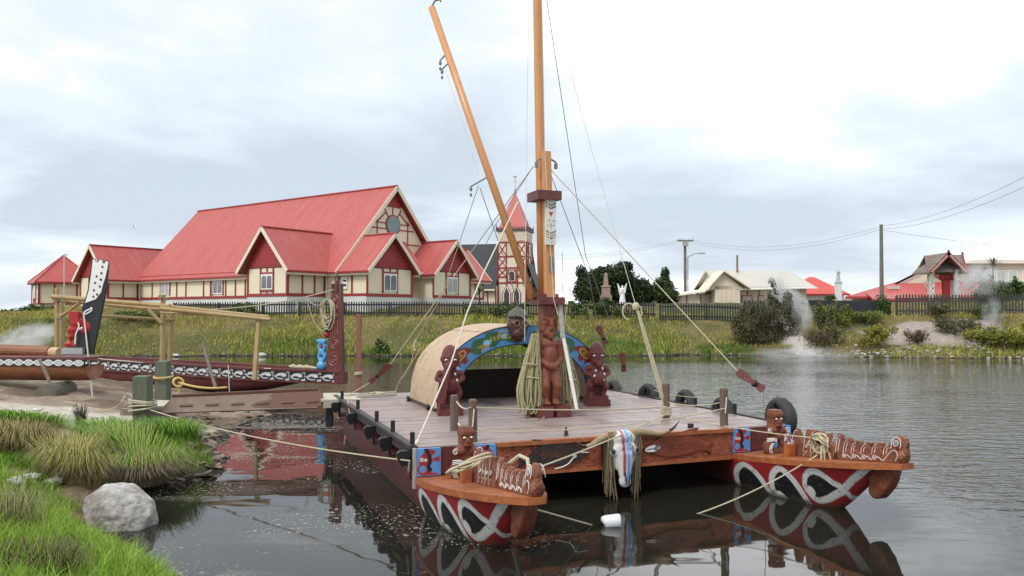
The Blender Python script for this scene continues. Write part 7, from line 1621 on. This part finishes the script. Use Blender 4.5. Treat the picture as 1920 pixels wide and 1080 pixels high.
    # bank tufts
    def tuft(name, label, px, py, z, n, H, pal, spread, wid, seed, droop=0.6, dirx=0.0):
        c = atz(px, py, z); g = np.random.default_rng(seed); t = thing(name, label, 'grass tuft', (c.x, c.y, zland(c.x, c.y)))
        a = g.uniform(0, 6.28, n); r = spread * np.sqrt(g.random(n)); Pp = np.stack([c.x + r * np.cos(a) * 1.3, c.y + r * np.sin(a), np.full(n, c.z) ], 1); hh, _ = land(Pp[:, 0], Pp[:, 1]); Pp[:, 2] = np.maximum(hh, .12) + .02
        i = g.integers(0, len(pal), n); cols = np.array(pal)[i] * g.uniform(.8, 1.2, n)[:, None]
        Hh = H * g.uniform(.5, 1.1, n)
        # arching blades: three segments, falling outwards
        out = np.stack([np.cos(a) + dirx, np.sin(a) - .2, 0 * a], 1) * (droop * g.uniform(.3, 1.2, n))[:, None]; w = np.stack([-np.sin(a), np.cos(a), 0 * a], 1) * (wid * g.uniform(.6, 1.3, n) / 2)[:, None]
        pts = []
        for s_, zf in ((0, 0), (.35, .62), (.7, .88), (1.0, .62)): pts.append(Pp + out * (Hh * s_ ** 1.4)[:, None] + np.array([0, 0, 1]) * (Hh * zf)[:, None])
        tp = [1, .9, .6, .1]; V_ = np.stack([q for k in range(4) for q in (pts[k] - w * tp[k], pts[k] + w * tp[k])], 1).reshape(-1, 3); b_ = np.arange(n)[:, None] * 8
        F_ = np.concatenate([b_ + np.array([0, 1, 3, 2]) + 2 * k for k in range(3)], 0); pydata_np('blades', V_, F_, np.repeat(cols, 8, 0), GRASSM, t)
    DRY = [(.26, .19, .09), (.34, .27, .12), (.20, .20, .06), (.16, .10, .05)]
    tuft('tussock', 'brown and straw dry tussock at the left edge of the bank', 30, 868, .45, 1700, .46, DRY, .34, .008, 1, .8)
    tuft('tussock', 'straw-yellow tussock between brown tussock and boulder', 138, 890, .42, 1700, .48, [(.36, .30, .10), (.29, .29, .08), (.42, .34, .15), (.20, .24, .05)], .30, .007, 2, .7)
    tuft('tussock', 'dead brown skirt of grass under the straw tussock', 138, 900, .36, 420, .30, [(.17, .12, .08), (.24, .18, .11)], .30, .007, 12, 1.3)
    tuft('tussock', 'long green tussock overhanging the water below the near jetty post', 255, 866, .36, 2600, .46, [G1, G2, G2, (.24, .26, .07), (.33, .28, .13)], .46, .008, 3, .85)
    tuft('tussock', 'dead brown grass hanging under the green tussock', 245, 884, .30, 1100, .40, [(.20, .14, .10), (.30, .22, .16), (.12, .085, .06)], .40, .007, 4, 1.5)
    tuft('tussock', 'fresh green tussock right of the overhanging one', 328, 860, .16, 1300, .36, [G1, G2, (.10, .19, .03)], .34, .007, 5, .8)
    tuft('tussock', 'wispy tall seed grass at the bottom left corner', 10, 960, .60, 260, .55, [(.20, .16, .09), (.26, .22, .12)], .25, .006, 6, .7)
    tuft('tussock', 'dark reddish weed clump low in the bottom left grass', 75, 1030, .55, 500, .26, [(.10, .06, .04), (.15, .10, .05), (.12, .14, .04)], .28, .008, 7, .8)
    tuft('tussock', 'dark upright rush clump behind the straw tussock', 152, 800, .5, 120, .55, [(.06, .06, .04), (.10, .10, .05)], .06, .012, 8, .25)
    tuft('tussock', 'bright green tussock spilling over the sand at far left', 45, 812, .5, 1700, .26, [G1, G1, G2], .55, .009, 9, .8)
    tuft('tussock', 'arching green tussock between the rushes and jetty post', 200, 838, .42, 1300, .30, [G1, G2, (.10, .19, .03)], .38, .008, 10, .9)
    # small stones bedded in the bank
    for i, (px, py, z, sz) in enumerate(((55, 900, .42, .16), (100, 905, .40, .12), (30, 905, .44, .14), (72, 770, .6, .11))):
        q = atz(px, py, z); st_ = bpy.data.objects.new('bank_stone', STM2[i % 3] if i != 1 else STM[1]); COL.objects.link(st_); st_.location = (q.x, q.y, max(z, zland(q.x, q.y)) + .02); st_.scale = (sz, sz, sz * .6); st_.rotation_euler = (.1, 0, i)
        setp(st_, ('pale bank stone left of the straw tussock', 'small grey bank stone beside the straw tussock', 'pale bank stone under the brown tussock', 'white lump of stone beside the trailing cord')[i], 'rock')
landing()
# ------------------------------------------------------------------ rigging and ropes
def rope(label, pts, r=.014, m=ROPE, name='rope', n=6):
    r = r * .76
    return setp(MB().tube(pts, r, n).build(name, m), label, 'rope')
def toggle(label, a, b):
    a, b = Vector(a), Vector(b); d = (b - a).normalized(); T = rthing('paddle_toggle', label, 'toggle', (a + b) / 2, group='red wooden toggles on the rigging'); s = d.cross(Vector((0, 1, 0))).normalized(); L_ = (b - a).length
    MB().prism(smoothline([(0, -.05), (0, .05), (.3 * L_, .055), (.62 * L_, .028), (.9 * L_, .055), (L_, .03), (L_, -.03), (.9 * L_, -.055), (.62 * L_, -.028), (.3 * L_, -.055)], 3, True), a, d, s, .05).build('blade', CARVE_RED, T)
    c = a.lerp(b, .6); MB().tube([c + s * .045 * math.cos(t) + Vector((0, 1, 0)) * .045 * math.sin(t) + d * .004 * t for t in range(13)], .011, 5).build('lashing', BLACKP, T)
mt = ary(1000, 312, 14.2); mt2 = ary(1027, 312, 14.2)
tA, tB = ary(731, 684, 16.6), ary(694, 717, 16.9)
rope('thin cream stay from mast head of post down to the left toggle', [mt, tA], .011)
toggle('red toggle on the stay above the raft rear left corner', tA, tB)
rope('thin cream line from the left toggle to the rear left rail', [tB, rw(-.05, 5.6, DZ + .15), rw(-.1, 4.9, DZ - .2)], .012)
bk = ary(897, 348, 14.4)
rope('thin stay from the boom block to the deck left of the shelter', [bk, ary(826, 560, 15.6), ary(779, 638, 16.4)], .010)
rope('doubled cream line below the knot left of the shelter, outer strand', smoothline([ary(779, 638, 16.4), ary(768, 690, 16.7), ary(748, 718, 16.9), ary(740, 742, 17.0)], 4), .012)
rope('doubled cream line below the knot left of the shelter, inner strand', smoothline([ary(779, 638, 16.4), ary(786, 655, 16.5), ary(764, 692, 16.7), ary(746, 720, 16.9), ary(741, 742, 17.0)], 4), .012)
rope('short tail of cream line hanging from the knot left of the shelter', smoothline([ary(780, 636, 16.4), ary(776, 648, 16.4), ary(779, 658, 16.4)], 3), .022)
rope('grey line from the boom block across to the boom foot', [ary(900, 352, 14.4), ary(930, 440, 14.3), ary(952, 505, 14.25), ary(975, 590, 14.4), ary(998, 610, 14.2)], .010, WIRE)
rope('thin line along the upper boom to its middle block', [ary(838, 140, 14.7), ary(868, 230, 14.6), ary(897, 330, 14.45)], .006, ROPE_W)
rope('thick white sheet from the boom down to the front left cleat', [ary(971, 378, 13.6), ary(905, 515, 13.0), ary(875, 588, 12.7), ary(846, 680, 12.3), ary(783, 826, 11.4)], .014, ROPE_W)
tC, tD = ary(1384, 697, 12.6), ary(1432, 731, 12.4)
rope('cream stay from the mast to the right-hand toggle', [mt2, tC], .012)
toggle('red toggle on the stay above the right bow', tC, tD)
rope('thin line from right-hand toggle down to the big tyre', [tD, rw(RW - .05, .5, DZ + .1)], .007, ROPE_W)
tE, tF = ary(1166, 662, 17.2), ary(1170, 697, 17.2)
rope('dark wire shroud from the mast top to the short hanging toggle', [ary(1016, -60, 14.3), ary(1098, 480, 16.2), tE], .009, WIRE)
toggle('short red toggle hanging over the water right of the shelter', tE, tF)
tG, tH = ary(1121, 612, 16.8), ary(1136, 645, 16.8)
rope('wire shroud crossing to the toggle above the right statue', [ary(1030, 320, 14.3), ary(1105, 520, 16), tG], .009, WIRE)
toggle('red toggle just above the right maroon statue', tG, tH)
rope('thin line from the upper toggle to the deck edge behind the statue', [tH, rw(RW - .1, 5.4, DZ + .05)], .009)
rope('long pale backstay from the mast top to the knotted fall', [ary(1018, -60, 14.3), ary(1095, 230, 14.2), ary(1150, 425, 14.1), ary(1190, 566, 14.0)], .008, ROPE_W)
k0 = ary(1192, 570, 14.0); kb = rw(BOLL['mr'][0], BOLL['mr'][1] - .08, DZ + .06)
FALL = rthing('rope_fall', 'thick cream rope fall knotted at top and tied to the rear bollard', 'rope', kb)
for i in range(4):
    o_ = Vector((.02 * (i - 1.5), .015 * (i % 2), 0)); MB().tube([k0 + o_ * .4, k0.lerp(kb, .35) + o_ * .9, k0.lerp(kb, .7) + o_ * .9, kb + o_ * 1.1], .009, 6).build('strand', ROPE, FALL)
q = MB(); q.ell(k0 + Vector((0, 0, -.04)), (.06, .05, .07)); q.tube([k0 + Vector((-.03 + .10 * math.cos(t) - .08, 0, -.12 + .13 * math.sin(t))) for t in [R(30) + 4.2 * i / 12 for i in range(13)]], .014, 6); q.tube([k0, k0 + Vector((.08, 0, -.05)), k0 + Vector((.10, 0, -.16)), k0 + Vector((.05, 0, -.24))], .014, 6); q.build('knot', ROPE, FALL)
bz = DZ + .06
MB().tube([rw(BOLL['mr'][0], BOLL['mr'][1], bz) + Vector((.078 * math.cos(t), .078 * math.sin(t), .005 * t)) for t in range(26)], .016, 5).build('bollard_turns', ROPE, FALL)
rope('thin halyard hanging just left of the mast', [ary(992, -40, 14.0), ary(987, 300, 14.0), ary(984, 560, 13.9), ary(984, 640, 13.9)], .007, ROPE_W)
rope('thin halyard hanging just right of the mast', [ary(1016, -40, 14.0), ary(1022, 300, 14.0), ary(1038, 560, 13.9), ary(1046, 590, 13.9)], .007, ROPE_W)
rope('diagonal grey line from the post shackle down behind the boom', [mt, ary(930, 420, 14.6), ary(905, 470, 15)], .007, WIRE)
rope('frayed cream tail hanging from the lower mast cap', smoothline([rw(MU + .22, MV - .1, 2.74), rw(MU + .30, MV - .14, 2.66), rw(MU + .27, MV - .15, 2.36), rw(MU + .30, MV - .15, 2.28), rw(MU + .42, MV - .15, 2.12)], 4), .013)
WP = rthing('white_pole', 'white plastic pole leaning against the right of the mast figure', 'pole', rw(MU + .42, MV - .25, DZ))
MB().tube([rw(MU + .43, MV - .28, DZ + .12), rw(MU + .22, MV - .17, DZ + 1.42)], .030, 10).build('pole', WHITE, WP)
MB().tube([rw(MU + .215, MV - .165, DZ + 1.40), rw(MU + .17, MV - .14, DZ + 2.0)], .042, 8).build('wrapped_sail', mat('dirty_canvas', (.42, .40, .36), .9, .3, 18, bump=.7, bscale=30), WP)
# rope hanks either side of the mast figure
def hank(label, u, v, top, bot, w, n, seed):
    H_ = rthing('rope_coil', label, 'rope', rw(u, v, bot), RAFT_R, group='olive rope coils hung beside the mast figure'); g = random.Random(seed)
    for k in range(n):
        cx = g.uniform(-.5, .5) * w * .75; ww = w * g.uniform(.04, .24); b_ = g.uniform(0, .16); yy = g.uniform(-.06, .06); L_ = top - bot; pts = []
        pin = Vector((g.uniform(-.05, .05) + .10 * (1 if u < MU else -1), yy, L_ - g.uniform(0, .05)))
        for i in range(29):
            t = i / 28; a = math.pi * 2 * t
            x = cx + ww * math.sin(a) * (1 - .55 * math.cos(a) ** 2 * (1 if math.cos(a) > 0 else 0)) ; z = b_ + (L_ - b_) * (.5 + .5 * math.cos(a)); f = max(0, (z / L_ - .28) / .72)
            pts.append(Vector((x, yy + .05 * math.sin(a + k), z)).lerp(Vector((pin.x, pin.y, z)), f ** 1.15 * .93))
        MB().tube(pts, .0125, 5).build('loop', ROPE_O, H_, local=True)
    for zz, c in ((.62, 0), (.45, .04)):
        MB().tube([Vector((c + w * .26 * math.cos(t), .10 * math.sin(t), (top - bot) * zz + .012 * math.sin(2 * t))) for t in [2 * math.pi * i / 16 for i in range(17)]], .016, 5).build('binding', ROPE_O, H_, local=True)
hank('big olive rope coil hung left of the mast figure', MU - .40, MV - .12, 2.12, DZ + .06, .52, 46, 1)
hank('olive rope coil hung behind the white pole right of the mast figure', MU + .44, MV + .10, 1.92, DZ + .10, .40, 28, 2)
rope('loose olive rope end lying on the deck at the mast foot', smoothline([rw(MU - .75, MV - .5, DZ + .012), rw(MU - .5, MV - .55, DZ + .012), rw(MU - .3, MV - .42, DZ + .012), rw(MU - .2, MV - .30, DZ + .03)], 4), .012, ROPE_O)
# deck guard ropes between bollards
def bp(k, dz): return rw(*BOLL[k], DZ + dz)
rope('cream guard rope between the two left bollards', catenary(bp('fl', .46) + Vector((.04, -.06, 0)), bp('f1', .50) + Vector((-.03, -.07, 0)), .05), .015)
rope('cream guard rope stretched across the deck in front of the mast', catenary(bp('f1', .50) + Vector((.05, -.07, 0)), bp('mr', .22) + Vector((0, -.07, 0)), .04, 20), .013)
rope('lower cream rope across the deck front', catenary(bp('f1', .16) + Vector((.05, -.07, 0)), bp('fr', .30) + Vector((0, -.07, 0)), .10, 20), .011)
rope('low sagging white rope from the rear left bollard to the front one', smoothline([bp('fl', .12) + Vector((.06, -.05, 0)), (bp('fl', .0) + bp('f1', .0)) / 2 + Vector((.05, -.02, -.02)), bp('f1', .14) + Vector((-.06, -.05, 0))], 5), .014, ROPE_W)
rope('guard rope between the two right bollards', catenary(bp('mr', .30), bp('fr', .40), .06), .010)
rope('guard rope running aft from the right front bollard', catenary(bp('fr', .48), rw(RW - .1, 4.0, DZ + .2), .06), .008)
for k_, lab in (('f1', 'short white cord hanging on the left front bollard'), ('fr', 'short white cord hanging on the right front bollard')):
    rope(lab, [bp(k_, .48) + Vector((.02, -.078, 0)), bp(k_, .22) + Vector((.0, -.078, 0))], .012, ROPE_W)
rope('cream rope from the rear right bollard across the beam to the left prow', catenary(bp('mr', .08) + Vector((-.03, -.07, 0)), rw(.66, -2.35, .70), .03), .013)
rope('cream rope from the rear right bollard to the right prow lashing', catenary(bp('mr', .08) + Vector((.05, -.07, 0)), rw(5.62, -1.45, .66), .04), .011)
# lashing bundles on both prows
def lashing(label, u, v, z, seed, s=1.0):
    L_ = rthing('rope_lashing', label, 'rope', rw(u, v, z), RAFT_R); g = random.Random(seed)
    for k in range(9):
        r = .08 * s * g.uniform(.7, 1.3); ax_ = Euler((g.uniform(-.6, .6), g.uniform(-.6, .6), g.uniform(0, 3))).to_matrix()
        MB().tube([ax_ @ Vector((r * 1.3 * math.cos(t), r * .5 * math.sin(t * 1.0), r * math.sin(t))) + Vector((g.uniform(-.03, .03), -.02 * k * .3, 0)) for t in [2 * math.pi * i / 14 for i in range(15)]], .013, 5).build('turn', ROPE, L_, local=True)
    for k in range(4):
        x = g.uniform(-.16, .10); MB().tube([Vector(p) for p in smoothline([(x * .3, -.08, 0), (x, -.16, -.10), (x * 1.3, -.20, -.22 - .08 * k), (x * .9 + .03, -.21, -.34 - .07 * k)], 4)], .012, 5).build('tail', ROPE, L_, local=True)
lashing('tangled cream rope lashing knotted round the right prow carving', 5.60, -1.50, .60, 3, 1.25)
L2 = rthing('rope_loop', 'cream rope loops lying over the left prow carving', 'rope', rw(.5, -1.4, .5), RAFT_R)
for k, (ox, r, zz) in enumerate(((-.16, .20, .14), (-.10, .23, .16), (-.05, .17, .20))):
    MB().tube([Vector((ox + r * 1.2 * math.cos(t) - .12, -.1 + r * .8 * math.sin(t), zz + .06 * math.cos(t) - .08 * math.sin(t))) for t in [.5 + 5.4 * i / 20 for i in range(21)]], .015, 6).build('loop', ROPE, L2, local=True)
MB().tube([rw(.6, -1.95, .72), rw(.68, -2.1, .84), rw(.72, -2.25, .82), rw(.70, -2.33, .71), rw(.63, -2.35, .70)], .022, 6).build('knot', ROPE, L2)
# mooring lines into the water
rope('cream mooring line from the left stem down into the water', [rw(.58, -2.5, .36), atz(1118, 987, -.05)], .013)
rope('cream mooring line from the right bow lashing down into the water', catenary(rw(5.45, -1.6, .45), atz(1282, 972, -.05), .07), .012)
rope('long cream mooring line from the near jetty post to the raft side', catenary(aty(280, 768, 14.3), ary(768, 864, 10.75), .10, 24), .013)
rope('short cream line looping between mooring line and front bracket', smoothline([ary(768, 864, 10.75), rw(-.12, .02, .30), rw(-.06, .1, .42)], 4), .014)
rope('thin cream cord trailing over the sand from the near jetty post', smoothline([aty(258, 752, 14.3), aty(238, 738, 14.8), aty(222, 760, 14.6), atz(190, 768, .42), atz(120, 752, .55)], 4), .011)
# cleat lashings near the front-left peg
rope('white lashing on the front left peg above the blue panel', smoothline([ary(783, 826, 11.3), ary(775, 842, 11.2), ary(762, 858, 11.15)], 3), .03, ROPE_W)
# loose timbers and rope on rear left deck
for (a, b, lab) in ((rw(.1, 6.9, DZ + .03), rw(1.3, 7.1, DZ + .03), 'long pale timber lying along the rear left deck'), (rw(.3, 6.55, DZ + .03), rw(1.2, 6.7, DZ + .03), 'shorter pale timber lying on the rear left deck')):
    setp(MB().beam(a, b, .07, .05).build('loose_timber', PLANKW), lab, 'timber')
rope('small heap of cream rope at the rear left deck', smoothline([rw(.8 + .15 * math.cos(t * 1.3), 6.75 + .12 * math.sin(t * 1.9), DZ + .05 + .003 * t) for t in range(14)], 3), .016)
# gull far off
g_ = aty(250, 426, 120); B = thing('gull', 'tiny white gull flying over the hall roof end', 'bird', g_)
b = MB(); b.ell((0, 0, 0), (.30, .09, .09)); b.prism([(0, 0), (.12, .02), (.32, .55), (.24, .58)], (0, 0, .05), (1, 0, 0), (0, 1, .4), .03); b.prism([(0, 0), (.12, .02), (.32, .55), (.24, .58)], (0, 0, .05), (1, 0, 0), (0, -1, .4), .03); b.build('body', WHITE, B, local=True)

# ------------------------------------------------------------------ steam
def steam(label, c, size, dens, seed, rot=(0, 0, 0)):
    m = bpy.data.materials.new('steam_vapour'); m.use_nodes = True; nt = m.node_tree; nt.nodes.clear(); N = nt.nodes.new; L = nt.links.new
    out = N('ShaderNodeOutputMaterial'); v = N('ShaderNodeVolumePrincipled'); v.inputs['Color'].default_value = (.95, .95, .96, 1); v.inputs['Anisotropy'].default_value = .2
    tc = N('ShaderNodeTexCoord'); ln = N('ShaderNodeVectorMath'); ln.operation = 'LENGTH'; L(tc.outputs['Object'], ln.inputs[0])
    nz = N('ShaderNodeTexNoise'); nz.inputs['Scale'].default_value = 1.9; nz.inputs['Detail'].default_value = 4; nz.inputs['Distortion'].default_value = .4
    ad = N('ShaderNodeVectorMath'); ad.operation = 'ADD'; ad.inputs[1].default_value = (seed * 3.1, seed, 0); L(tc.outputs['Object'], ad.inputs[0]); L(ad.outputs[0], nz.inputs['Vector'])
    f = N('ShaderNodeMapRange'); L(ln.outputs['Value'], f.inputs[0]); f.inputs[1].default_value = 1.0; f.inputs[2].default_value = .1
    g = N('ShaderNodeMapRange'); L(nz.outputs['Fac'], g.inputs[0]); g.inputs[1].default_value = .38; g.inputs[2].default_value = .68
    mu = N('ShaderNodeMath'); mu.operation = 'MULTIPLY'; L(f.outputs[0], mu.inputs[0]); L(g.outputs[0], mu.inputs[1]); mu2 = N('ShaderNodeMath'); mu2.operation = 'MULTIPLY'; L(mu.outputs[0], mu2.inputs[0]); mu2.inputs[1].default_value = dens
    L(mu2.outputs[0], v.inputs['Density']); L(v.outputs[0], out.inputs['Volume'])
    o = MB().ell((0, 0, 0), (1, 1, 1), nu=20, nv=12).build('steam', m); o.location = c; o.scale = size; o.rotation_euler = rot; setp(o, label, 'steam', kind='stuff')
steam('white steam rising behind the big dark bush', aty(1462, 552, 48.7), (1.2, .8, 1.8), 4.2, 1, (0, -.35, 0))
steam('white steam drifting right of the big dark bush', aty(1495, 584, 47.2), (.9, .7, 1.5), 8.0, 2, (0, -.4, 0))
steam('grey steam billowing right of the carved gateway', aty(1838, 522, 53.5), (1.6, .9, 1.4), 2.6, 3, (0, .4, 0))
steam('steam puff at the foot of the carved gateway', aty(1808, 540, 53.5), (.8, .6, .8), 5, 4)
steam('thin steam over the weathered fence at right', aty(1862, 590, 47.0), (.8, .5, 1.2), 2.0, 7)
steam('white steam puff above the dugout canoe at left', aty(48, 636, 30.0), (1.5, .8, .6), 5.0, 5, (0, -.3, 0))
steam('low mist lying on the water below the steaming runnel', aty(1505, 665, 43.0), (3.6, 1.2, .5), 1.6, 6)
